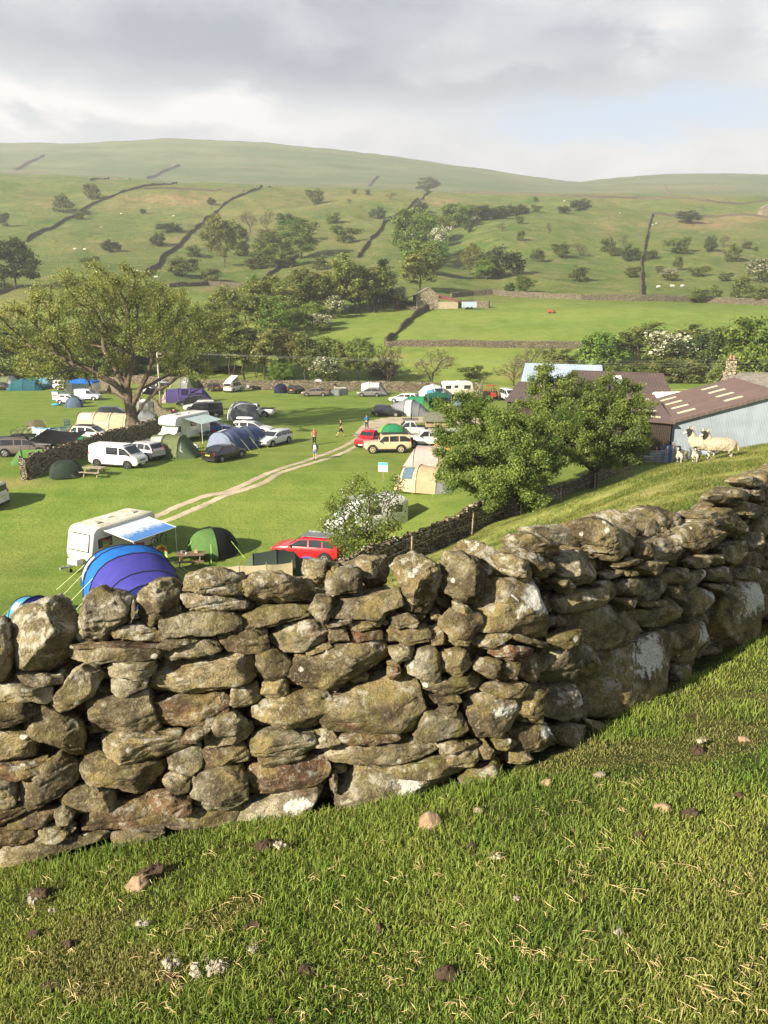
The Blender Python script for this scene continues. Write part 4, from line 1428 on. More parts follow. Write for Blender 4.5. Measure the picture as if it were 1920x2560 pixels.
ribbon('track', pxpts([(300, 1318), (385, 1293), (440, 1268), (510, 1241), (565, 1230), (620, 1207), (684, 1178), (742, 1159), (800, 1140), (860, 1116), (899, 1092), (925, 1075), (960, 1056)]), .6, GRAVEL, .03, .2, 1)
ribbon('track', pxpts([(330, 1330), (420, 1300), (470, 1280), (521, 1258), (559, 1240), (620, 1221), (658, 1207), (695, 1185), (742, 1169), (800, 1152), (860, 1131), (905, 1108), (950, 1082), (985, 1062)]), .6, GRAVEL, .03, .2, 2)
ribbon('gravel_yard', pxpts([(905, 1092), (950, 1066), (1000, 1052), (1070, 1050), (1150, 1052), (1230, 1056), (1330, 1062)]), [2.0, 4.5, 7, 6.5, 5.5, 6, 7], GRAVEL, .045, .2, 3)
# ------------------------------------------------------------------ drystone walls in the landscape
def rubble_mat(name, dark=1.0, scale=3.2):
	if name in _MC:
		return _MC[name]
	m = bpy.data.materials.new(name)
	m.use_nodes = True
	n = NT(m.node_tree)
	b = m.node_tree.nodes['Principled BSDF']
	P = n.node('ShaderNodeTexCoord').outputs['Object']
	Pm = n.mapping(P, (1, 1, 1.9))
	wob = n.node('ShaderNodeVectorMath', operation='ADD')
	n.put(wob.inputs[0], Pm)
	n.put(wob.inputs[1], n.mapping(n.noise(P, 2.5, 3, .5, out=1), (.25, .25, .25)))
	Q = wob.outputs[0]
	cell = n.voronoi(Q, scale, 'F1', 1)
	edge = n.voronoi(Q, scale, 'DISTANCE_TO_EDGE', 0)
	cs = n.node('ShaderNodeSeparateColor')
	n.put(cs.inputs[0], cell)
	k = dark
	c = n.mix(cs.outputs[0], (.14 * k, .115 * k, .075 * k), (.34 * k, .285 * k, .195 * k))
	c = n.mix(n.math('MULTIPLY', n.step(cs.outputs[1], .7, .9), .6), c, (.40 * k, .38 * k, .31 * k))
	c = n.mix(n.math('MULTIPLY', n.step(n.noise(P, 4, 6, .7), .48, .65), .5), c, (.09 * k, .08 * k, .05 * k))
	c = n.mix(n.step(edge, .07, .02), c, (.025, .02, .014))
	n.put(b.inputs['Base Color'], c)
	b.inputs['Roughness'].default_value = .95
	b.inputs['Specular IOR Level'].default_value = .1
	n.put(b.inputs['Normal'], n.bump(n.math('ADD', n.step(edge, .0, .16), n.math('MULTIPLY', cs.outputs[2], .5)), 1.0, .12))
	_MC[name] = m
	return m
RUB = rubble_mat('rubble_stone')
RUBD = rubble_mat('dark_rubble_stone', .80)
def field_wall(pts, height, thick, label, m=None, seed=1, step=None, cope=True, group='dry stone field walls', wpts=False):
	m = m or RUB
	P3 = pts if wpts else pxpts(pts)
	P = [P3[0]]
	far = P3[0].y
	step = step or max(.35, min(6, far * .008))
	for i in range(len(P3) - 1):
		a, b = P3[i], P3[i + 1]
		L = math.hypot(b.x - a.x, b.y - a.y)
		n = max(1, int(L / step))
		for k in range(1, n + 1):
			P.append(a.lerp(b, k / n))
	rs = np.random.RandomState(seed)
	xs, ys = np.array([p.x for p in P]), np.array([p.y for p in P])
	# hand-built walls never run dead straight
	off = fbm(np.arange(len(P)) * step / 9, np.zeros(len(P)), 0, seed, 2) * thick * .35
	zz = HV(xs, ys)
	V, Fq = [], []
	hj = np.convolve(rs.uniform(-1, 1, len(P) + 2), np.ones(3) / 3, 'valid') * .10 + rs.uniform(-1, 1, len(P)) * .06
	gap = np.clip(fbm(np.arange(len(P)) * step / 14, np.zeros(len(P)), 3, seed + 5, 2) - .35, 0, 1) * .8
	for i in range(len(P)):
		a, b = max(i - 1, 0), min(i + 1, len(P) - 1)
		d = Vector((xs[b] - xs[a], ys[b] - ys[a], 0)).normalized()
		n = Vector((-d.y, d.x, 0))
		p = Vector((xs[i], ys[i], zz[i])) + n * off[i]
		h = height * (1 + hj[i] - gap[i])
		for (f, hh) in ((.62, -.5), (.5, .02), (.44, .45), (.38, .88), (.18, 1.0), (-.18, 1.0), (-.38, .88), (-.44, .45), (-.5, .02), (-.62, -.5)):
			q = p + n * (f * thick + rs.uniform(-.05, .05) * thick * 1.5)
			V.append((q.x, q.y, p.z + (hh * h if hh > 0 else hh * .6) + (rs.uniform(-.05, .05) * height if hh > .4 else 0)))
	nc = 10
	for i in range(len(P) - 1):
		for k in range(nc - 1):
			a = i * nc + k
			Fq.append((a, a + 1, a + nc + 1, a + nc))
	Fq.append(tuple(range(nc)))
	Fq.append(tuple(range((len(P) - 1) * nc, len(P) * nc))[::-1])
	root = thing('field_wall', label, 'wall', (P[0].x, P[0].y, zz[0]), 0, group)
	root['kind'] = 'thing'
	org = Vector((P[0].x, P[0].y, zz[0]))
	mb = MB().add([tuple(Vector(v) - org) for v in V], Fq)
	mb.build('wall_body', m, root)
	if cope and far < 140:
		mb = MB()
		s = 0
		for i in range(len(P) - 1):
			L = (P[i + 1] - P[i]).length
			k = max(1, int(L / .42))
			for j in range(k):
				f = (j + rs.uniform(.2, .8)) / k
				x_, y_ = xs[i] * (1 - f) + xs[i + 1] * f, ys[i] * (1 - f) + ys[i + 1] * f
				h = height * (1 + hj[i] * (1 - f) + hj[i + 1] * f - gap[i])
				Mx = Matrix.Rotation(rs.uniform(0, 3.1), 3, 'Z') @ Matrix.Rotation(rs.uniform(-.4, .4), 3, 'X')
				mb.box(Vector((x_, y_, H(x_, y_) + h + .05)) - org, (rs.uniform(.2, .48), rs.uniform(.14, .36), rs.uniform(.16, .32)), 0, rs.uniform(.6, .9), rs.uniform(.6, .9), Mx)
		mb.build('coping', m, root)['kind'] = 'stuff'
	return root
field_wall([(64, 606), (139, 566), (191, 537), (231, 511), (278, 494), (336, 473), (405, 462), (443, 459)], 1.7, .8, 'long dark field wall climbing the left hillside, leftmost of the two', RUBD, 1)
field_wall([(359, 473), (450, 474), (556, 476), (608, 480)], 1.6, .8, 'level wall along the top of the bracken pasture between two climbing walls', RUBD, 2)
field_wall([(359, 693), (405, 644), (457, 604), (492, 569), (532, 537), (570, 505), (613, 485), (648, 473), (677, 467)], 1.8, .9, 'dark field wall climbing behind the big bare tree to the crest', RUBD, 3)
field_wall([(891, 646), (920, 609), (960, 556), (995, 537), (1029, 514), (1076, 482)], 1.8, .9, 'dark field wall rising to the lone tree on the skyline', RUBD, 4)
field_wall([(1080, 480), (1191, 483), (1301, 487), (1400, 491), (1492, 496), (1597, 496), (1764, 503), (1920, 502)], 1.9, .9, 'long thin wall along the crest right of the lone skyline tree', RUBD, 5)
field_wall([(1631, 536), (1620, 575), (1611, 621), (1603, 667), (1602, 713), (1602, 742)], 1.8, .9, 'upright field wall running straight down the right hillside', RUBD, 6)
field_wall([(1634, 537), (1695, 541), (1816, 541), (1920, 546)], 1.8, .9, 'level wall at the head of the orange bracken slope on the right', RUBD, 7)
field_wall([(1128, 744), (1180, 739), (1232, 737), (1307, 743), (1452, 749), (1600, 752), (1741, 755), (1920, 763)], 1.9, .8, 'long pale wall along the top of the bright meadow right of the stone barn', RUB, 8)
field_wall([(962, 861), (995, 829), (1029, 800), (1070, 775)], 1.7, .8, 'stone wall running down the meadow from the barn to the river', RUBD, 9)
field_wall([(962, 864), (1134, 866), (1307, 869), (1452, 871), (1560, 873)], 1.6, .8, 'pale wall along the foot of the bright meadow', RUB, 10)
field_wall([(422, 719), (521, 714), (637, 719)], 1.6, .9, 'tumbled pinkish wall under the pasture behind the big bare tree', RUB, 11)
field_wall([(637, 714), (671, 690), (712, 658), (748, 640)], 1.6, .8, 'short dark wall slanting up among the pale trees at mid hillside', RUBD, 12)
field_wall([(-30, 740), (20, 728), (60, 716)], 1.5, .8, 'short wall below the very dark tree at the left edge', RUB, 13)
field_wall([(226, 452), (272, 446), (324, 449)], 1.8, 1.0, 'short dark wall on the left crest below the moor', RUBD, 14)
field_wall([(0, 429), (60, 430), (121, 434)], 1.9, 1.0, 'faint wall on the crest at the far left', RUBD, 15)
field_wall([(38, 426), (75, 405), (110, 390)], 3.6, 5.0, 'broad faint wall slanting up the distant moor at far left', RUBD, 16)
field_wall([(362, 447), (405, 430), (446, 414)], 3.4, 4.0, 'faint wall slanting up the distant moor above the left pastures', RUBD, 17)
field_wall([(446, 414), (560, 418), (660, 424)], 2.0, 1.5, 'hair thin level wall across the distant moor', RUBD, 18)
field_wall([(920, 466), (932, 452), (943, 441)], 3.0, 3.0, 'short faint wall on the moor left of the lone skyline tree', RUBD, 19)
field_wall([(1672, 486), (1664, 474), (1657, 462)], 2.6, 2.0, 'pale wall on the distant right hill, left one of two', RUB, 20)
field_wall([(1790, 480), (1780, 468), (1770, 458)], 2.6, 2.0, 'pale wall on the distant right hill, right one of two', RUB, 21)
# walls round the camping field
field_wall([(-60, 952), (0, 951), (120, 951), (248, 956), (430, 966), (600, 973), (760, 976), (960, 978), (1195, 981)], 1.75, .7, 'long wall closing the far side of the camping field below the river trees', RUB, 22, group='walls of the camping field')
field_wall([(248, 958), (258, 970), (285, 984), (318, 1002), (350, 1018)], 1.5, .7, 'low sunlit wall behind the big tree, far side of the gap', RUB, 23, group='walls of the camping field')
field_wall([(385, 1022), (402, 1040), (432, 1052)], 1.4, .7, 'short sunlit stub of wall behind the white motorhome', RUB, 24, group='walls of the camping field')
field_wall([(425, 1078), (365, 1092), (300, 1112), (230, 1138), (150, 1164), (52, 1200)], 1.65, .7, 'dark shaded wall running from the big tree to a pointed end at the left', RUB, 25, group='walls of the camping field')
field_wall([Vector((BANK_O[0] + .603 * t - .5, BANK_O[1] + .797 * t + .4, 0)) for t in range(-9, 44, 4)], 1.5, .75, 'long low wall at the foot of the bank, under the hawthorns', RUB, 26, step=.4, group='walls of the camping field', wpts=True)
# ------------------------------------------------------------------ trees
BARK = mat('grey_brown_bark', (.115, .088, .062), .9, .35, 3, bump=.8, bscale=14)
BARKD = mat('dark_bark', (.055, .044, .034), .9, .35, 4, bump=.8, bscale=16)
def leaf_mat():
	m = bpy.data.materials.new('leaves')
	m.use_nodes = True
	n = NT(m.node_tree)
	b = m.node_tree.nodes['Principled BSDF']
	c = n.attr('tint', 'GEOMETRY', 'Color')
	info = n.node('ShaderNodeObjectInfo')
	hs = n.node('ShaderNodeHueSaturation')
	n.put(hs.inputs['Color'], c)
	n.put(hs.inputs['Hue'], n.math('MULTIPLY_ADD', info.outputs['Random'], .035, .483))
	n.put(hs.inputs['Value'], n.math('MULTIPLY_ADD', info.outputs['Random'], .45, .78))
	c = hs.outputs[0]
	n.put(b.inputs['Base Color'], c)
	b.inputs['Roughness'].default_value = .5
	b.inputs['Specular IOR Level'].default_value = .3
	tr = n.node('ShaderNodeBsdfTranslucent')
	n.put(tr.inputs[0], n.mix(1.0, c, (1.0, 1.0, .5), 'MULTIPLY'))
	mx = n.node('ShaderNodeMixShader')
	mx.inputs[0].default_value = .35
	n.l.new(b.outputs[0], mx.inputs[1])
	n.l.new(tr.outputs[0], mx.inputs[2])
	n.l.new(mx.outputs[0], m.node_tree.nodes['Material Output'].inputs[0])
	return m
LEAF = leaf_mat()
PAL = {  # dark, light leaf colours
	'spring': ((.095, .125, .026), (.260, .262, .066)),
	'haw': ((.040, .070, .014), (.185, .215, .044)),
	'fresh': ((.065, .125, .018), (.190, .260, .045)),
	'olive': ((.10, .11, .032), (.24, .235, .075)),
	'dark': ((.030, .052, .015), (.088, .118, .032)),
	'mid': ((.072, .100, .025), (.200, .222, .058)),
	'bare': ((.085, .062, .040), (.150, .120, .070)),
	'white': ((.110, .135, .050), (.560, .540, .420)),
}
def colonize(rs, starts, attr, step, kill, infl, iters=90, wob=.12):
	"""space colonisation; starts = list of (pos, parent)"""
	N = [np.array(p, float) for p, _ in starts]
	par = [q for _, q in starts]
	A = np.array(attr, float)
	nearest = np.full(len(A), -1)
	nd = np.full(len(A), 1e9)
	new0 = 0
	for it in range(iters):
		if len(A) == 0:
			break
		NN = np.array(N[new0:])
		D = np.linalg.norm(A[:, None, :] - NN[None], axis=2)
		j = D.argmin(1)
		d = D[np.arange(len(A)), j]
		upd = d < nd
		nearest[upd] = j[upd] + new0
		nd[upd] = d[upd]
		keep = nd > kill
		A, nearest, nd = A[keep], nearest[keep], nd[keep]
		act = nd < infl
		if not act.any():
			break
		new0 = len(N)
		grow = {}
		for a, k in zip(A[act], nearest[act]):
			v = a - N[k]
			grow.setdefault(int(k), np.zeros(3))
			grow[int(k)] += v / (np.linalg.norm(v) + 1e-9)
		for k, v in grow.items():
			v = v / (np.linalg.norm(v) + 1e-9) + rs.normal(0, wob, 3)
			v /= np.linalg.norm(v) + 1e-9
			N.append(N[k] + v * step)
			par.append(k)
		if len(N) == new0:
			break
	return np.array(N), np.array(par)
def tree_meshes(seed, blobs, trunk, n_attr, leaf_n, leaf, pal, r0=.02, step=.5, spread=.5, sides=5, upbias=.25, tipw=2, gravity=0.0, white=0.0, bare_in=.0):
	"""blobs: list of (centre, radii) that make the crown; trunk: list of starting stems (polylines).
	returns wood mesh, leaf mesh"""
	rs = np.random.RandomState(seed)
	att = []
	vol = np.array([b[1][0] * b[1][1] * b[1][2] for b in blobs])
	for b, k in zip(blobs, rs.multinomial(n_attr, vol / vol.sum())):
		v = rs.normal(size=(k, 3))
		v /= np.linalg.norm(v, axis=1)[:, None]
		v *= rs.uniform(.25, 1, (k, 1)) ** .45
		att.append(np.array(b[0]) + v * np.array(b[1]))
	att = np.concatenate(att)
	starts = []
	for stem in trunk:
		prev = -1
		S = [np.array(p, float) for p in stem]
		first = True
		for i in range(len(S) - 1):
			n = max(1, int(np.linalg.norm(S[i + 1] - S[i]) / step))
			for k in range(n + (1 if i == len(S) - 2 else 0)):
				p = S[i] + (S[i + 1] - S[i]) * k / n + (rs.normal(0, step * .06, 3) if not first else 0)
				if first and starts and stem is not trunk[0]:
					d = [np.linalg.norm(p - q) for q, _ in starts]
					prev = int(np.argmin(d)) if min(d) < step * 1.5 else -1
				starts.append((p, prev))
				prev = len(starts) - 1
				first = False
	N, par = colonize(rs, starts, att, step, step * 1.3, step * 9, wob=.16)
	n = len(N)
	kids = [[] for _ in range(n)]
	for i, p in enumerate(par):
		if p >= 0:
			kids[p].append(i)
	r = np.zeros(n)
	hgt = np.zeros(n, int)
	for i in range(n - 1, -1, -1):
		if kids[i]:
			r[i] = sum(r[k] ** 2.15 for k in kids[i]) ** (1 / 2.15)
			hgt[i] = max(hgt[k] for k in kids[i]) + 1
		else:
			r[i] = r0
	mb_v, mb_f, off = [], [], 0
	ang = np.arange(sides) * 2 * np.pi / sides
	for i in range(n):
		p = par[i]
		if p < 0 and not kids[i]:
			continue
		if p < 0:
			continue
		a, b = N[p], N[i]
		d = b - a
		L = np.linalg.norm(d) + 1e-9
		d = d / L
		u = np.cross(d, [0.3, .5, .81])
		u /= np.linalg.norm(u) + 1e-9
		w = np.cross(d, u)
		ra = min(r[p], r[i] * 1.5)
		if par[p] < 0:
			ra *= 1.45
		ring = np.cos(ang)[:, None] * u + np.sin(ang)[:, None] * w
		mb_v.append(a - d * ra * .35 + ring * ra)
		mb_v.append(b + ring * r[i])
		k = np.arange(sides)
		k2 = (k + 1) % sides
		mb_f.append(np.stack([k, k2, k2 + sides, k + sides], 1) + off)
		off += 2 * sides
	V = np.concatenate(mb_v)
	Q = np.concatenate(mb_f)
	wood = mesh_np('trunk', V, Q.ravel(), np.full(len(Q), 4), True)
	# leaves hang about the twigs
	tips = np.nonzero(hgt <= tipw)[0]
	tips = tips[tips >= len(starts)] if len(tips) else tips
	if len(tips) == 0:
		tips = np.arange(n)
	pick = rs.choice(tips, leaf_n)
	pp = N[par[pick]] * rs.uniform(0, 1, (leaf_n, 1))
	f = rs.uniform(0, 1, (leaf_n, 1))
	c = N[pick] * f + N[np.maximum(par[pick], 0)] * (1 - f) + rs.normal(0, 1, (leaf_n, 3)) * np.array([spread, spread, spread * .7]) * .6
	c[:, 2] -= gravity * rs.uniform(0, 1, leaf_n)
	cen = np.mean([b[0] for b in blobs], axis=0)
	out = c - cen
	out /= np.linalg.norm(out, axis=1)[:, None] + 1e-9
	nr = rs.normal(0, .75, (leaf_n, 3)) + out * .55 + np.array([0, 0, upbias + .25])
	nr /= np.linalg.norm(nr, axis=1)[:, None]
	a = rs.normal(size=(leaf_n, 3))
	u = np.cross(nr, a)
	u /= np.linalg.norm(u, axis=1)[:, None] + 1e-9
	w = np.cross(nr, u)
	L = leaf * rs.uniform(.6, 1.35, (leaf_n, 1))
	LV = np.stack([c - u * L * .5, c - w * L * .30 + nr * L * .06, c + u * L * .5, c + w * L * .30 + nr * L * .06], 1)
	k = np.arange(leaf_n)[:, None] * 4 + np.arange(4)[None]
	lm = mesh_np('crown', LV.reshape(-1, 3), k.ravel(), np.full(leaf_n, 4), False)
	dk, lt = np.array(PAL[pal][0]) * 1.3, np.array(PAL[pal][1]) * 1.3
	t = np.clip(.45 + .5 * fbm(c[:, 0] / (spread * 3.2), c[:, 1] / (spread * 3.2), c[:, 2] / (spread * 3.2), seed, 2) + rs.normal(0, .22, leaf_n), 0, 1)[:, None]
	col = dk * (1 - t) + lt * t
	if white > 0:
		wm = (rs.rand(leaf_n) < white) & (out[:, 2] > -.2)
		col[wm] = np.array([.62, .60, .50]) * rs.uniform(.8, 1.1, (wm.sum(), 1))
	color_attr(lm, 'tint', np.repeat(col, 4, 0))
	return wood, lm
def blobs_dome(rs, w, h, base, lumps, dw=None):
	"""lumpy crown: width w, from height base to h"""
	dw = dw or w
	out = []
	hz = (h - base) / 2
	for i in range(lumps):
		a = rs.uniform(0, 6.28)
		rr = rs.uniform(.25, .62)
		z = rs.uniform(-.55, .62)
		k = math.sqrt(max(.1, 1 - z * z * .8))
		s = rs.uniform(.26, .46)
		out.append(((math.cos(a) * rr * w / 2 * k * 1.1, math.sin(a) * rr * dw / 2 * k * 1.1, base + hz + z * hz), (w / 2 * s, dw / 2 * s, hz * s * 1.15)))
	out.append(((0, 0, base + hz * .95), (w * .30, dw * .30, hz * .72)))
	return out
PROTO = {}
def proto(kind, wood, leaves, bark):
	wood.materials.append(bark)
	leaves.materials.append(LEAF)
	zs = np.empty(len(leaves.vertices) * 3, np.float32)
	leaves.vertices.foreach_get('co', zs)
	P = zs.reshape(-1, 3)
	lo, hi = np.percentile(P, 1, 0), np.percentile(P, 99, 0)
	PROTO.setdefault(kind, []).append((wood, leaves, max(hi[0] - lo[0], hi[1] - lo[1]), hi[2], (hi[0] + lo[0]) / 2))
def build_protos():
	for s in range(4):          # slender river alders: bare stems below an airy crown
		rs = np.random.RandomState(200 + s)
		stems = [[(0, 0, -.4), (rs.uniform(-.3, .3), 0, 2.2), (rs.uniform(-.6, .6), rs.uniform(-.4, .4), 5.0)]]
		if s % 2:
			stems.append([(.1, 0, -.2), (.8, .2, 2.0), (1.5, .3, 5.2)])
		w, l = tree_meshes(200 + s, blobs_dome(rs, 6.5, 11.5, 2.6, 9), stems, 330, 4600, .36, 'mid' if s != 2 else 'olive', .022, .55, .55, 4)
		proto('alder', w, l, BARKD)
	for s in range(3):          # pale spring trees, twiggy
		rs = np.random.RandomState(230 + s)
		w, l = tree_meshes(230 + s, blobs_dome(rs, 8, 11, 1.2, 10), [[(0, 0, -.4), (.2, 0, 1.6), (rs.uniform(-.5, .5), .2, 3.6)]], 440, 5200, .36, ('spring', 'fresh', 'spring')[s], .02, .55, .5, 4)
		proto('spring', w, l, BARK)
	for s in range(3):          # full round crowns
		rs = np.random.RandomState(260 + s)
		w, l = tree_meshes(260 + s, blobs_dome(rs, 9, 10, .2, 11), [[(0, 0, -.4), (.1, 0, 1.4), (0, .2, 3.0)]], 380, 7000, .40, ('fresh', 'mid', 'fresh')[s], .025, .6, .62, 4)
		proto('round', w, l, BARK)
	for s in range(4):          # scrub hawthorns
		rs = np.random.RandomState(290 + s)
		w, l = tree_meshes(290 + s, blobs_dome(rs, 5.5, 4.4, -.5, 9), [[(0, 0, -.3), (.15, 0, .6), (.3, 0, 1.3)], [(-.1, .1, -.3), (-.5, .2, 1.1)]], 260, 2600, .30, ('haw', 'mid', 'dark', 'haw')[s], .018, .4, .42, 4)
		proto('scrub', w, l, BARKD)
	for s in range(2):          # thorn in blossom
		rs = np.random.RandomState(320 + s)
		w, l = tree_meshes(320 + s, blobs_dome(rs, 5, 5, -.3, 8), [[(0, 0, -.3), (.15, 0, .6), (.3, 0, 1.5)]], 260, 3000, .27, 'haw', .018, .4, .42, 4, white=.42 + .2 * s)
		proto('blossom', w, l, BARKD)
	for s in range(2):          # late trees still mostly bare
		rs = np.random.RandomState(350 + s)
		w, l = tree_meshes(350 + s, blobs_dome(rs, 8, 7.5, 1.2, 9), [[(0, 0, -.3), (.1, 0, 1.2), (0, .1, 2.0)], [(.2, 0, -.2), (.9, 0, 1.8)]], 620, 1500, .22, 'bare', .022, .42, .45, 4)
		proto('bare', w, l, BARKD)
	rs = np.random.RandomState(380)
	w, l = tree_meshes(380, [((0, 0, 2 + i * 1.1), (2.1 - i * .17, 2.1 - i * .17, 1.0)) for i in range(9)], [[(0, 0, -.4), (0, 0, 4), (0, 0, 9)]], 300, 5200, .42, 'dark', .02, .6, .5, 4)
	proto('pine', w, l, BARKD)
	rs = np.random.RandomState(390)
	w, l = tree_meshes(390, blobs_dome(rs, 10, 9.5, .4, 12), [[(0, 0, -.4), (0, 0, 1.2), (0, 0, 3)]], 380, 9000, .42, 'dark', .025, .6, .65, 4)
	proto('darkoak', w, l, BARKD)
build_protos()
NAMES = {'alder': 'alder_tree', 'spring': 'ash_tree', 'round': 'sycamore_tree', 'scrub': 'hawthorn_bush', 'blossom': 'blossoming_hawthorn', 'bare': 'leafless_tree', 'pine': 'conifer_tree', 'darkoak': 'evergreen_oak'}
_tn = [0]
def axis_depth(p):
	return p.y * CP - p.z * SP
def put_tree(kind, px, py, w, h, label, depth=None, group='trees in the valley', cat=None):
	"""w, h: size in photo pixels; base at photo pixel (px, py) on the land, or at a given depth"""
	_tn[0] += 1
	rnd = random.Random(_tn[0] * 31)
	if depth is None:
		p = at(px, py, 100)
	else:
		d = ray(px, py)
		x = d.x / d.y * depth
		p = Vector((x, depth, H(x, depth)))
	k = axis_depth(p) / F
	if depth is not None:           # py is the row of the tree's foot as it should show; keep the top where it is
		top_z = depth * ray(px, py - h).z / ray(px, py - h).y
		hm = top_z - p.z
	else:
		hm = h * k
	wood, leaves, pw, ph, pc = rnd.choice(PROTO[kind])
	root = thing(NAMES[kind], label, cat or ('bush' if kind in ('scrub',) else 'tree'), p, rnd.uniform(0, 6.28), group)
	sx, sz = w * k / pw, hm / ph
	root.scale = (sx, sx, sz)
	a = bpy.data.objects.new('trunk', wood)
	b = bpy.data.objects.new('crown', leaves)
	for o in (a, b):
		COL.objects.link(o)
		o.parent = root
	return root
HILL = 'trees and bushes on the far hillside'
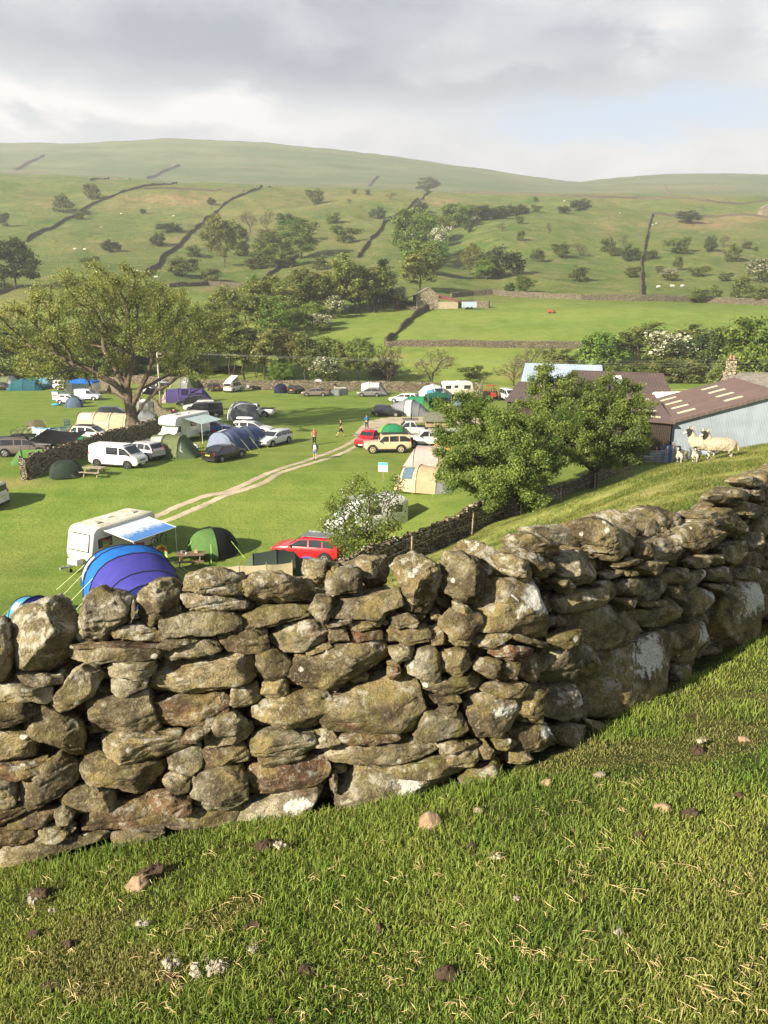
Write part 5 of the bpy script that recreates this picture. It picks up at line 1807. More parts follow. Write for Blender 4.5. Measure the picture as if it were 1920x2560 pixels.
for a in [
	('scrub', 156, 531, 54, 43, 'dark round bush in the pasture left of the leftmost climbing wall'),
	('scrub', 231, 499, 38, 36, 'wind shaped bush up by the leftmost climbing wall'),
	('scrub', 200, 549, 28, 20, 'small bush touching the leftmost climbing wall'),
	('scrub', 359, 535, 14, 12, 'tiny bush alone in the bracken pasture'),
	('scrub', 391, 615, 38, 30, 'dark bush beside the second climbing wall, low in the bracken pasture'),
	('scrub', 278, 630, 42, 28, 'dark spreading bush left of the second climbing wall'),
	('scrub', 425, 580, 62, 22, 'low wide thicket against the second climbing wall'),
	('scrub', 229, 672, 46, 30, 'blurred grey green bush just above the big bare tree'),
	('darkoak', 40, 722, 135, 118, 'huge very dark round tree at the left edge'),
	('scrub', 9, 566, 28, 34, 'bush cut by the left edge of the hillside'),
	('scrub', 530, 512, 20, 16, 'small bush near the head of the second climbing wall'),
	('scrub', 790, 511, 50, 36, 'solid dark bush high on the slope in the middle, at the head of a gully'),
	('scrub', 833, 558, 36, 26, 'dark flat bush below the solid gully bush'),
	('scrub', 943, 547, 38, 28, 'bush just left of the wall that leads to the lone tree'),
	('bare', 874, 510, 14, 13, 'tiny bare thorn right of the solid gully bush'),
	('scrub', 885, 484, 16, 11, 'small crest bush, left one of a pair'),
	('scrub', 920, 488, 16, 13, 'small crest bush, right one of a pair'),
	('scrub', 486, 642, 42, 28, 'rounded bush right of the second climbing wall'),
	('scrub', 457, 692, 92, 46, 'broad dark thicket behind the top of the big bare tree'),
	('scrub', 527, 704, 48, 32, 'bush standing at the tumbled pinkish wall'),
	('spring', 561, 669, 80, 118, 'tall pale feathery tree, leftmost of the mid hillside grove'),
	('bare', 625, 582, 44, 52, 'greyish bare tree at the top of the mid hillside grove'),
	('bare', 668, 577, 40, 50, 'thin bare tree at the top right of the mid hillside grove'),
	('spring', 654, 667, 52, 58, 'small yellow green tree in the middle of the mid hillside grove'),
	('spring', 697, 669, 80, 82, 'wide yellow green tree in the mid hillside grove'),
	('spring', 752, 646, 82, 88, 'tall yellow green tree at the right of the mid hillside grove'),
	('scrub', 723, 562, 56, 26, 'low bushes along the upper edge of the mid hillside grove'),
	('scrub', 862, 606, 70, 38, 'pair of merged bushes left of the wall that leads to the lone tree'),
	('bare', 512, 602, 22, 26, 'little bare tree right of the second climbing wall'),
	('scrub', 801, 675, 44, 32, 'round bush below the wall in the middle of the slope'),
	('scrub', 757, 607, 40, 22, 'flat dark bush right of the bare grove trees'),
	('scrub', 600, 640, 50, 34, 'bush filling the gap under the bare grove trees'),
	('round', 1070, 480, 54, 32, 'lone round tree standing on the skyline'),
	('bare', 977, 499, 30, 16, 'low bare bush on the crest left of the lone tree'),
	('scrub', 1053, 531, 30, 26, 'bush right of the wall, at the top of the wooded gully'),
	('round', 1029, 646, 96, 112, 'big full green tree at the head of the wooded gully'),
	('spring', 1093, 602, 66, 62, 'rounded tree second in the wooded gully'),
	('round', 1134, 572, 66, 56, 'green tree third in the wooded gully'),
	('round', 1191, 552, 76, 36, 'spreading tree fourth in the wooded gully'),
	('scrub', 1244, 547, 54, 27, 'bush fifth along the wooded gully'),
	('scrub', 1296, 537, 48, 24, 'dark bush at the upper end of the wooded gully'),
	('scrub', 1340, 530, 26, 16, 'tiny bush past the upper end of the wooded gully'),
	('blossom', 1093, 642, 62, 72, 'grey green blossoming tree in the wooded gully'),
	('round', 1035, 684, 92, 78, 'dense green tree below the big gully tree'),
	('round', 1099, 664, 54, 58, 'dark tree on the right flank of the wooded gully'),
	('spring', 1047, 732, 100, 100, 'pale yellow green tree directly behind the stone barn'),
	('pine', 958, 770, 60, 112, 'dark pointed conifer left of the stone barn'),
	('scrub', 1249, 692, 104, 68, 'large bright bush on the slope right of the barn'),
	('spring', 1174, 692, 52, 78, 'tall loose bush left of the large bright bush'),
	('scrub', 1299, 559, 24, 19, 'small round bush on the smooth green knoll'),
	('bare', 1255, 579, 22, 23, 'grey bare thorn on the smooth green knoll'),
	('scrub', 1301, 602, 20, 25, 'small upright tree in the middle of the green knoll'),
	('bare', 1372, 585, 16, 27, 'thin upright thorn at the edge of the green knoll'),
	('scrub', 1171, 582, 18, 29, 'slim tree against the wooded gully'),
	('scrub', 1345, 654, 42, 30, 'first bush of the diagonal row on the slope'),
	('scrub', 1403, 643, 54, 34, 'second and densest bush of the diagonal row'),
	('bare', 1449, 640, 44, 32, 'brownish bush third in the diagonal row'),
	('scrub', 1521, 629, 46, 34, 'dark bush left of the upright wall, upper one'),
	('bare', 1559, 614, 28, 25, 'thin grey bush nearest the upright wall on its left'),
	('scrub', 1576, 652, 44, 36, 'loose bush close left of the upright wall'),
	('scrub', 1446, 704, 50, 36, 'round bush standing alone low on the slope'),
	('scrub', 1579, 694, 42, 27, 'low bush left of the upright wall near its foot'),
	('round', 1307, 735, 50, 44, 'bright round tree above the meadow wall'),
	('scrub', 1272, 732, 26, 24, 'small pale bush beside the bright round tree above the meadow wall'),
	('scrub', 1628, 647, 38, 21, 'flat bush just right of the upright wall'),
	('scrub', 1698, 634, 62, 38, 'big dark bush right of the upright wall'),
	('scrub', 1724, 558, 64, 30, 'wide bush at the level wall on the right'),
	('scrub', 1776, 630, 32, 38, 'tall loose bush right of the big dark bush'),
	('bare', 1808, 617, 28, 28, 'bare bush beneath the orange bracken'),
	('scrub', 1828, 655, 50, 40, 'leaning wide bush below the orange bracken'),
	('scrub', 1866, 622, 24, 17, 'small round bush near the right edge, upper one'),
	('scrub', 1889, 628, 14, 11, 'tiny bush near the right edge'),
	('scrub', 1695, 675, 28, 36, 'upright thin bush right of the upright wall'),
	('scrub', 1652, 682, 28, 17, 'low pale bush right of the upright wall'),
	('blossom', 1672, 701, 44, 30, 'pale dotted bush low on the right slope'),
	('scrub', 1747, 691, 50, 24, 'flat topped bright bush low on the right slope'),
	('scrub', 1811, 703, 38, 21, 'small dark bush low on the right slope'),
	('blossom', 1900, 707, 66, 56, 'large greyish bush at the right edge'),
	('scrub', 1851, 748, 60, 54, 'rough bush at the meadow wall near the right edge'),
	('scrub', 1744, 757, 52, 34, 'dark umbrella shaped tree on the meadow wall, left of two'),
	('scrub', 1788, 753, 40, 38, 'dark umbrella shaped tree on the meadow wall, right of two'),
	('scrub', 1909, 760, 64, 42, 'dark bush on the meadow wall at the right edge'),
	('round', 1062, 610, 70, 70, 'deep green tree between the big gully tree and the wall'),
	('round', 1075, 690, 80, 80, 'dark green tree low in the wooded gully behind the barn'),
	('scrub', 1160, 560, 50, 36, 'dark bush beneath the third gully tree'),
	('scrub', 1220, 548, 50, 30, 'bush between the fourth gully tree and the last bushes'),
	('scrub', 1270, 541, 44, 26, 'round bush in the upper line of the wooded gully'),
	('spring', 1010, 600, 50, 60, 'pale tree on the left side of the big gully tree'),
	('round', 1215, 700, 70, 50, 'bush joined to the left of the large bright bush'),
	('spring', 595, 640, 70, 80, 'feathery pale tree second in the mid hillside grove'),
	('spring', 725, 610, 80, 60, 'pale tree at the upper edge of the mid hillside grove'),
	('spring', 680, 640, 60, 60, 'pale green tree behind the wide yellow green one'),
	('scrub', 640, 672, 60, 26, 'dark undergrowth along the foot of the mid hillside grove'),
	('scrub', 720, 668, 60, 26, 'dark undergrowth at the right foot of the mid hillside grove'),
	('scrub', 1452, 527, 54, 27, 'bushes filling the stony gully below the crest wall'),
	('scrub', 1411, 533, 34, 17, 'low bush left of the stony gully'),
	('scrub', 1340, 505, 12, 12, 'dot of a bush under the crest wall'),
	('scrub', 1535, 640, 30, 20, 'low scrub between the row and the upright wall'),
]:
	put_tree(*a, group=HILL)
MIDG = 'trees between the barn and the river'
for a in [
	('spring', 613, 817, 90, 115, 'yellow green tree at the left end of the grove below the pasture', 222),
	('spring', 660, 800, 80, 110, 'feathery tree second from the left in the grove below the pasture', 228),
	('spring', 703, 817, 105, 125, 'broad feathery tree with thin stems in the grove', 220),
	('alder', 748, 790, 80, 110, 'slim tree in the middle of the grove left of the barn', 230),
	('spring', 792, 784, 112, 112, 'wide leafy tree in the middle of the grove left of the barn', 232),
	('spring', 888, 776, 118, 136, 'tall pale crowned tree, highest of the grove left of the barn', 236),
	('alder', 937, 780, 92, 112, 'brownish green tree left of the dark conifer', 238),
	('round', 838, 786, 70, 80, 'green tree filling the middle of the grove', 240),
	('round', 736, 827, 52, 54, 'dark bushy tree at the lower edge of the grove', 208),
	('round', 781, 815, 70, 58, 'bushy fresh green tree at the lower edge of the grove', 212),
	('blossom', 839, 786, 50, 46, 'white flecked thorn tree at the edge of the meadow fence', 226),
	('blossom', 810, 831, 48, 46, 'bright white blossoming thorn on the little meadow', 207),
	('blossom', 1000, 745, 40, 28, 'whitish thorn behind the barn lean-to', 252),
	('spring', 575, 830, 90, 110, 'yellow green tree low at the left end of the grove, beside the big bare tree', 205),
	('alder', 640, 840, 80, 100, 'dark slender tree low in the left part of the grove', 200),
	('spring', 690, 850, 90, 105, 'feathery tree low in the middle of the grove, above the river', 198),
	('alder', 850, 790, 80, 110, 'brownish tree between the two tallest of the grove', 242),
	('spring', 760, 760, 90, 70, 'pale tree at the back of the grove', 262),
	('spring', 840, 745, 100, 75, 'pale round tree at the back of the grove, below the climbing wall', 265),
	('round', 900, 775, 70, 70, 'deep green tree under the tall pale crowned one', 246),
	('alder', 925, 765, 70, 90, 'thin tree behind the dark conifer', 250),
]:
	put_tree(*a[:6], depth=a[6], group=MIDG)
RIV = 'trees along the river'
for i, (x, w, h, dpt, kind, lab) in enumerate([
	(12, 95, 125, 166, 'alder', None), (62, 90, 135, 170, 'alder', None), (110, 95, 120, 164, 'spring', None), (165, 100, 130, 172, 'alder', None),
	(222, 95, 130, 166, 'alder', None), (280, 100, 135, 172, 'alder', None), (335, 90, 130, 168, 'darkoak', 'dark ivy clad tree straight behind the trunk of the big bare tree'),
	(400, 95, 140, 164, 'alder', None), (438, 90, 150, 172, 'alder', None), (478, 100, 165, 176, 'alder', None), (516, 85, 150, 165, 'alder', None), (548, 90, 185, 180, 'spring', 'tall yellow green river tree right of the big bare tree'),
	(578, 75, 135, 163, 'alder', None), (612, 88, 140, 160, 'alder', None), (640, 60, 120, 166, 'alder', None), (662, 60, 112, 160, 'alder', None), (700, 80, 120, 168, 'alder', None),
	(735, 70, 110, 164, 'alder', None), (765, 78, 112, 160, 'alder', None), (800, 60, 100, 165, 'alder', None), (846, 74, 100, 163, 'alder', None), (872, 46, 86, 160, 'alder', None), (897, 56, 100, 159, 'alder', None),
	(970, 105, 96, 161, 'bare', 'brown twiggy river tree with a wide dark crown, left of two'), (1080, 104, 82, 157, 'bare', 'brown twiggy river tree with a fan of bare branches, standing alone in the field'),
	(710, 62, 48, 154, 'round', 'bright round little tree behind the far wall, left one'), (822, 80, 66, 154, 'blossom', 'pale olive round tree behind the far wall, right one'),
	(955, 70, 60, 168, 'scrub', 'low bush under the wide brown river tree'),
	(1284, 84, 62, 150, 'bare', 'low bare bush left of the blue roofed barn'), (1322, 80, 96, 168, 'bare', 'purplish bare tree behind the blue roofed barn'),
	(1394, 82, 84, 165, 'round', 'bright green round tree behind the blue roof'), (1498, 112, 124, 168, 'round', 'large bright green round tree behind the dark roofed farm building'),
	(1591, 106, 132, 172, 'alder', 'brownish green tree right of the large bright round one'), (1660, 116, 128, 168, 'blossom', 'whitish blossoming tree behind the farm'),
	(1725, 100, 130, 176, 'alder', 'olive tree right of the whitish blossoming tree'), (1765, 116, 134, 168, 'darkoak', 'dark full tree behind the farm, left of the chimney'), (1795, 64, 60, 128, 'round', 'low fresh green tree just left of the farmhouse chimney'),
	(1880, 150, 160, 140, 'round', 'very bright leafy tree at the right edge behind the farmhouse'), (1960, 120, 130, 150, 'round', 'leafy tree beyond the right edge'),
	(1440, 90, 60, 178, 'scrub', 'dark scrub below the bright green round trees'), (1550, 90, 50, 165, 'scrub', 'dark undergrowth behind the farm buildings'), (1620, 90, 50, 165, 'scrub', 'dark undergrowth left of the white motor caravan'), (1700, 120, 60, 158, 'scrub', 'dark undergrowth behind the white motor caravan'),
]):
	put_tree(kind, x, 958, w * (1.18 if kind == 'alder' else 1.05), h * (1.13 if kind == 'alder' else 1.0), lab or 'slender dark alder in the belt of river trees behind the camping field', depth=dpt, group='slender alders along the river' if lab is None else RIV)
for i, (x, w, h, d) in enumerate([(10, 110, 60, 155), (80, 120, 66, 157), (150, 110, 55, 155), (215, 120, 60, 158), (290, 110, 55, 160), (430, 100, 45, 168), (495, 100, 60, 170), (560, 90, 40, 172), (1180, 60, 40, 168)]):
	put_tree('scrub', x, 955, w, h, 'dark bank of scrub under the river trees', depth=d, group='scrub under the river trees')
# the big old tree in the camping field
def big_tree():
	p = at(338, 1088)
	k = axis_depth(p) / F
	W, Ht = 445 * k, 392 * k
	rs = np.random.RandomState(71)
	blobs = []
	for (dx, h, r) in [(-.46, .60, .15), (-.52, .80, .12), (-.36, .82, .16), (-.24, .92, .16), (-.10, .97, .17), (.06, .96, .16), (.18, .88, .16), (.28, .76, .15), (.36, .60, .13),
					   (-.22, .70, .17), (0, .75, .2), (.15, .66, .16), (-.38, .50, .12), (.28, .48, .12), (-.56, .66, .09), (-.5, .44, .09), (.40, .42, .08), (-.30, .38, .08), (-.1, .52, .1)]:
		for s in (-1, 1):
			dy = s * rs.uniform(.05, .30)
			blobs.append(((dx * W, dy * W, h * Ht * .95), (r * W, r * W * .8, r * Ht * .72)))
	m = W
	t = [[(0, 0, -.6), (-.1, 0, 1.6), (-.35, .05, 3.6), (-.5, 0, 5.4)],
		 [(-.5, 0, 5.2), (-.6, .3, 7.5), (-.9, .5, 10)],
		 [(-.3, 0, 4.4), (-2.0, -.4, 6.2), (-4.4, -.8, 7.8), (-6.6, -1.0, 8.6)],
		 [(-.5, 0, 5.2), (-2.0, 1.2, 7.6), (-3.6, 2.2, 10)],
		 [(-.2, .05, 3.2), (1.0, -.3, 5.2), (2.2, -.6, 7.2), (3.2, -.8, 9.6)],
		 [(1.0, -.3, 5.2), (2.6, .6, 6.2), (4.6, 1.2, 7.2)],
		 [(-.1, 0, 1.8), (1.2, .3, 3.6), (2.8, .5, 5.2), (4.4, .4, 6.0), (6.4, .3, 7.4)],
		 [(-.5, 0, 5.2), (.4, -.9, 7.6), (1.0, -1.6, 10)],
		 [(-.35, .05, 3.7), (-2.2, .6, 4.8), (-5.0, .9, 5.4)]]
	sc = Ht / 18.6
	t = [[tuple(c * sc for c in q) for q in s] for s in t]
	w, l = tree_meshes(71, blobs, t, 2600, 64000, .19, 'spring', .029, .45, .50, 6, tipw=5)
	w.materials.append(BARK)
	l.materials.append(LEAF)
	root = thing('ash_tree', 'big old spreading tree with thick forked trunk and thin spring leaves in the camping field', 'tree', p)
	link_mesh('trunk', w, None, root)
	link_mesh('crown', l, None, root)
	# flared foot
	mb = MB()
	for i in range(8):
		a = i * .785 + .2
		mb.tube([(math.cos(a) * .35, math.sin(a) * .35, 1.5), (math.cos(a) * .62, math.sin(a) * .62, .5), (math.cos(a) * 1.1, math.sin(a) * 1.1, -.25)], [.36, .34, .16], 7)
	mb.build('root_flare', BARK, root, True)
	return root
big_tree()
def near_hawthorn(wx, wy, w, h, seed, label, n_leaf, leaf=.15, lean=0.0, stems=4, base=.16, white=.0, n_attr=1100, pal='haw'):
	p = Vector((wx, wy, H(wx, wy)))
	k = axis_depth(p) / F
	W, Ht = w * k, h * k
	rs = np.random.RandomState(seed)
	bl = blobs_dome(rs, W * .92, Ht, base * Ht, 18) + [(c, tuple(q * .5 for q in r_)) for c, r_ in blobs_dome(rs, W * 1.22, Ht * 1.08, base * Ht, 22)] + [((0, 0, Ht * .5), (W * .40, W * .40, Ht * .38))]
	bl = [((c[0] + lean * W, c[1], c[2]), r) for c, r in bl]
	t = []
	for i in range(stems):
		a = i * 6.28 / stems + rs.uniform(-.4, .4)
		q = rs.uniform(.10, .2) * W
		t.append([(math.cos(a) * .12, math.sin(a) * .12, -.4), (math.cos(a) * .2 + rs.uniform(-.1, .1), math.sin(a) * .2, .14 * Ht), (math.cos(a) * q * .6 + lean * W * .5, math.sin(a) * q * .6, .27 * Ht), (math.cos(a) * q + lean * W, math.sin(a) * q, .42 * Ht)])
	wd, lv = tree_meshes(seed, bl, t, n_attr, n_leaf, leaf, pal, .016, .30, .34, 5, tipw=3, white=white)
	wd.materials.append(BARKD)
	lv.materials.append(LEAF)
	root = thing('hawthorn_tree', label, 'tree', p, 0, 'hawthorns along the low wall')
	link_mesh('trunk', wd, None, root)
	link_mesh('crown', lv, None, root)
	return root
near_hawthorn(8.7, 47.8, 420, 305, 81, 'bushy bright hawthorn leaning left over the low wall, in front of its taller neighbour', 125000, .125, -.15, 5, .09)
near_hawthorn(16.0, 57.6, 400, 295, 82, 'tall dark green hawthorn with black twisted stems, further right by the farm sheds', 115000, .145, -.04, 5, .09)
near_hawthorn(-.6, 39.5, 285, 300, 83, 'small sparse hawthorn with pale leaf tips in front of the red car', 9500, .12, -.05, 4, .04, .06, n_attr=480, pal='fresh')
# ------------------------------------------------------------------ pole and wires
POLEW = mat('weathered_pole', (.42, .38, .31), .85, .2, 3)
pp = at(402, 1012)
r = thing('utility_pole', 'pale wooden utility pole standing right of the big old tree', 'pole', pp)
MB().tube([(0, 0, -.3), (0, 0, 8.2)], [.15, .11], 9).build('pole_shaft', POLEW, r, True)
MB().box((0, 0, 7.7), (1.3, .1, .1)).build('crossarm', POLEW, r)
mb = MB()
for dx in (-.55, 0, .55):
	mb.tube([(dx, 0, 7.75), (dx, 0, 7.98)], [.04, .055], 7)
mb.build('insulator', mat('brown_ceramic', (.16, .08, .05), .3), r)
WIRE = mat('overhead_wire', (.30, .30, .29), .6, .05)
mb = MB()
for i, dx in enumerate((-.55, 0, .55)):
	a = pp + Vector((dx, 0, 7.98))
	b = Vector((75, 122, 122 * ray(1920, 905 + 0 * i).z / ray(1920, 905).y + .55 * (i - 1)))
	pts = []
	for j in range(25):
		f = j / 24
		q = a.lerp(b, f)
		q.z -= 1.6 * 4 * f * (1 - f) * .5
		pts.append(q)
	mb.tube(pts, .010, 4)
o = mb.build('overhead_wires', WIRE)
tag(o, 'three thin overhead wires sagging across the valley from the utility pole to the right', 'wires')
# ------------------------------------------------------------------ farm buildings
def sheet_mat(name, col, pitch=.18, axis=0, rough=.55, streak=.35, metal=.0, stain=(.2, .13, .08)):
	"""profiled steel or cement sheet: real relief by bump, streaks of rust and dirt down the sheet"""
	m = bpy.data.materials.new(name)
	m.use_nodes = True
	n = NT(m.node_tree)
	b = m.node_tree.nodes['Principled BSDF']
	P = n.node('ShaderNodeTexCoord').outputs['Object']
	s = n.node('ShaderNodeSeparateXYZ')
	n.put(s.inputs[0], P)
	w = n.math('SINE', n.math('MULTIPLY', s.outputs[axis], 6.283 / pitch))
	sc = [.25, .25, .25]
	sc[axis] = 4.0
	st = n.noise(n.mapping(P, tuple(sc)), 1.0, 6, .65)
	big = n.noise(P, .5, 5, .6)
	pan = n.noise(n.mapping(P, tuple(1.0 if i == axis else .05 for i in range(3))), .9, 2, .5)
	c = n.mix(n.step(big, .35, .65), tuple(v * .88 for v in col), tuple(min(1, v * 1.1) for v in col))
	c = n.mix(n.math('MULTIPLY', n.step(pan, .45, .55), .35), c, tuple(v * .78 for v in col))
	c = n.mix(n.math('MULTIPLY', n.step(st, .5, .72), streak), c, stain)
	c = n.mix(n.math('MULTIPLY', n.step(w, .2, -.9), .18), c, tuple(v * .45 for v in col))
	n.put(b.inputs['Base Color'], c)
	b.inputs['Roughness'].default_value = rough
	b.inputs['Metallic'].default_value = metal
	n.put(b.inputs['Normal'], n.bump(w, .5, .02))
	return m
ROOF_BR = sheet_mat('brown_sheet_roof', (.150, .096, .078), .30, 0, .6, .18, stain=(.11, .085, .07))
ROOF_DK = sheet_mat('dark_brown_sheet_roof', (.105, .075, .064), .45, 0, .6, .2, stain=(.07, .06, .05))
ROOF_BLUE = sheet_mat('pale_blue_sheet_roof', (.40, .50, .60), .30, 0, .5, .25, stain=(.3, .25, .2))
GREY_SH = sheet_mat('grey_corrugated_wall', (.25, .30, .355), .13, 0, .65, .5, stain=(.30, .27, .24))
TIMB = sheet_mat('dark_stained_boards', (.040, .027, .020), .16, 0, .85, .3, stain=(.07, .05, .04))
ROOF_RED = sheet_mat('red_sheet_roof', (.26, .085, .06), .3, 0, .6, .3)
SLATE = mat('stone_slate_roof', (.20, .185, .155), .85, .3, 2.5, bump=.8, bscale=7, dirt=.3)
HOUSE = rubble_mat('house_stone', 1.75, 2.0)
SKYL = mat('cream_rooflight', (.62, .57, .38), .4, .1, 1.0)
WHITE = mat('white_painted', (.78, .78, .75), .45, .08, 2, dirt=.15)
CREAM = mat('cream_render', (.38, .32, .22), .85, .15, 1.5, dirt=.2)
GLASS = glass_mat()
STEEL = mat('galvanised_steel', (.42, .43, .44), .45, .15, 6, metal=.6)
WOODW = mat('weathered_timber', (.30, .25, .18), .9, .3, 5, bump=.5, bscale=30)
CONC = mat('concrete', (.36, .34, .30), .9, .2, 2, bump=.3)
DARKIN = mat('dark_doorway', (.012, .011, .010), .9, .1)
def quad_part(name, pts, th, m, parent):
	return MB().slab(pts, th).build(name, m, parent)
def big_barn():
	o = Vector((26.3, 70.0, -14.3))
	r = thing('farm_barn', 'large barn with brown roof, cream rooflights and grey corrugated gable behind the sheep', 'barn', o, math.atan2(-.183, .983), 'farm buildings')
	W, L, he, hr = 17.2, 15.4, 4.3, 6.95
	# grey gable towards us, other walls
	mb = MB()
	mb.add([(0, 0, 0), (W, 0, 0), (W, 0, he), (W / 2, 0, hr), (0, 0, he), (0, L, 0), (W, L, 0), (W, L, he), (W / 2, L, hr), (0, L, he)],
		   [(0, 1, 2, 3, 4), (9, 8, 7, 6, 5), (0, 4, 9, 5), (1, 6, 7, 2)])
	mb.build('wall', GREY_SH, r)
	for sx in (0, 1):
		x0, x1 = (-.35, W / 2) if sx == 0 else (W + .35, W / 2)
		z0 = he - .1
		R_ = MB().slab([(x0, -.35, z0 + .12), (x1, -.35, hr + .12), (x1, L + .35, hr + .12), (x0, L + .35, z0 + .12)], .07)
		ro = R_.build('roof', mat_roof_y, r)
		sl = Vector((x1 - x0, 0, hr - z0))
		if sx == 0:
			for row in (.13, .58):
				for k in range(4):
					y = L * (.16 + .22 * k)
					a = Vector((x0, 0, z0 + .175)) + sl * row
					b = a + sl * .17
					MB().slab([(a.x, y, a.z), (b.x, y, b.z), (b.x, y + .75, b.z), (a.x, y + .75, a.z)], .03).build('rooflight', SKYL, ro)
	for sx in (0, 1):
		x0, x1 = (-.42, W / 2) if sx == 0 else (W + .42, W / 2)
		MB().slab([(x0, -.40, he - .22), (x1, -.40, hr - .05), (x1, -.40, hr + .22), (x0, -.40, he + .06)], .06).build('barge_board', ROOF_DK, r)
	# hatch, doorway, plinth
	fr = MB()
	for (a, b) in (((9.3, 2.2), (9.3, 4.1)), ((11.0, 2.2), (11.0, 4.1)), ((9.3, 4.1), (11.0, 4.1)), ((9.3, 2.2), (11.0, 2.2))):
		fr.bar((a[0], -.05, a[1]), (b[0], -.05, b[1]), .04, n=4)
	fr.build('hatch_frame', STEEL, r)
	MB().box((10.15, -.03, 3.15), (1.66, .04, 1.86)).build('hatch', GREY_SH, r)
	MB().box((3.9, -.04, 1.15), (2.6, .06, 2.3)).build('sliding_door', mat('blue_grey_door', (.30, .36, .40), .6, .15, 2), r)
	d = MB()
	for (x, z, w, h) in ((2.5, 1.2, .14, 2.4), (5.3, 1.2, .14, 2.4), (3.9, 2.45, 2.9, .14)):
		d.box((x, -.07, z), (w, .08, h))
	d.build('door_frame', mat('dark_steel', (.05, .055, .06), .5), r)
	MB().box((W / 2 + 3, -.06, .7), (W - 6.6, .1, 1.4)).build('plinth', CONC, r)
	MB().tube([(-.45, -.3, he), (-.45, L + .3, he)], .08, 6).build('gutter', mat('dark_steel', (.05, .055, .06), .5), r)
mat_roof_y = sheet_mat('brown_barn_roof', (.165, .105, .085), .30, 1, .6, .15, stain=(.12, .09, .075))
big_barn()
def free_shed(name, label, eave, ridge, base, wallm, roofm, back=None):
	"""building from its real eave and ridge lines (world points)"""
	e0, e1 = Vector(eave[0]), Vector(eave[1])
	r0, r1 = Vector(ridge[0]), Vector(ridge[1])
	ax = (e1 - e0)
	rz = math.atan2(ax.y, ax.x)
	root = thing(name, label, name.replace('_', ' ').split()[-1], (e0.x, e0.y, base), rz, 'farm buildings')
	Mi = Matrix.Rotation(-rz, 3, 'Z')
	org = Vector((e0.x, e0.y, base))
	f = lambda p: Mi @ (Vector(p) - org)
	E0, E1, R0, R1 = f(e0), f(e1), f(r0), f(r1)
	if back is None:
		B0, B1 = R0 + (R0 - E0), R1 + (R1 - E1)
		B0.z, B1.z = E0.z, E1.z
	else:
		B0, B1 = f(back[0]), f(back[1])
	g = lambda p: Vector((p.x, p.y, -.4))
	vs = [g(E0), g(E1), g(B1), g(B0), E0, E1, B1, B0, R0, R1]
	fs = [(0, 1, 5, 4), (1, 2, 6, 9, 5), (2, 3, 7, 6), (3, 0, 4, 8, 7)]
	MB().add(vs, fs).build('wall', wallm, root)
	ux = (E1 - E0).normalized() * .3
	dn = (E0 - R0).normalized() * .35
	up = Vector((0, 0, .08))
	ro = MB().slab([E0 - ux + dn + up, E1 + ux + (E1 - R1).normalized() * .35 + up, R1 + ux + up, R0 - ux + up], .08).build('roof', roofm, root)
	MB().slab([R0 - ux + up, R1 + ux + up, B1 + ux + (B1 - R1).normalized() * .35 + up, B0 - ux + (B0 - R0).normalized() * .35 + up], .08).build('roof', roofm, root)
	MB().bar(R0 - ux + up * 1.6, R1 + ux + up * 1.6, .10, n=6).build('ridge', roofm, root)
	return root, (E0, E1, R0, R1), ro
# dark boarded shed against the big barn
rt, (E0, E1, R0, R1), ro = free_shed('timber_shed', 'low brown roofed shed with black boarded wall joined to the big barn on its left', ((21.6, 69.7, -9.75), (26.0, 69.5, -10.1)), ((24.2, 80.2, -8.65), (27.6, 80, -8.8)), -14.2, TIMB, ROOF_BR, back=((25.4, 85, -9.6), (28.4, 84.8, -9.6)))
for k in range(4):
	f = .12 + .22 * k
	a = E0.lerp(R0, f).lerp(E1.lerp(R1, f), .42)
	b = E0.lerp(R0, f).lerp(E1.lerp(R1, f), .82)
	d = (R0 - E0).normalized() * .5
	up = Vector((0, 0, .135))
	MB().slab([a + up, b + up, b + d + up, a + d + up], .03).build('rooflight', SKYL, ro)
MB().box((2.2, -.06, .8), (4.2, .1, 1.6)).build('lower_wall', GREY_SH, rt)
# brown shed on the left, mostly behind the hawthorns
free_shed('cattle_shed', 'brown roofed shed whose left end shows beside the hawthorn crowns', ((15.2, 95.5, -11.1), (26, 92.5, -11.1)), ((17.9, 102.5, -9.55), (28.5, 99.5, -9.4)), -14.4, TIMB, ROOF_DK)
# blue roofed barn
rt, (E0, E1, R0, R1), ro = free_shed('stone_barn', 'stone barn with pale blue sheet roof behind the tall hawthorn', ((21.0, 118, -10.85), (33.0, 118, -10.9)), ((22.6, 124, -8.65), (34.2, 124, -8.95)), -15, HOUSE, ROOF_BLUE)
# dark metal roofed house with window
rt, (E0, E1, R0, R1), ro = free_shed('farm_house', 'stone farm building with dark ribbed metal roof and small window', ((27.0, 107, -11.25), (39.2, 106.6, -11.35)), ((27.2, 111.5, -8.75), (39.4, 111, -9.15)), -14.6, HOUSE, ROOF_DK)
s = (R0 - E0)
for f in (.39,):
	a = E0.lerp(E1, .42) + s * .35 + Vector((0, 0, .16))
	MB().slab([a, a + (E1 - E0).normalized() * 1.15, a + (E1 - E0).normalized() * 1.15 + s * .42, a + s * .42], .04).build('rooflight', WHITE, ro)
wx = (E1 - E0).length
w = MB().box((wx - 2.6, -.05, 2.2), (1.5, .14, 1.25)).build('window', mat('red_brown_frame', (.16, .06, .035), .6), rt)
MB().box((wx - 2.93, -.13, 2.2), (.52, .06, 1.0)).build('pane', GLASS, w)
MB().box((wx - 2.27, -.13, 2.2), (.52, .06, 1.0)).build('pane', GLASS, w)
MB().box((wx - 2.6, -.14, 1.5), (1.9, .24, .14)).build('sill', CONC, w)
q = MB().slab([(2.5, -2.6, 2.55), (8.2, -2.6, 2.5), (8.2, .05, 3.15), (2.5, .05, 3.2)], .08)
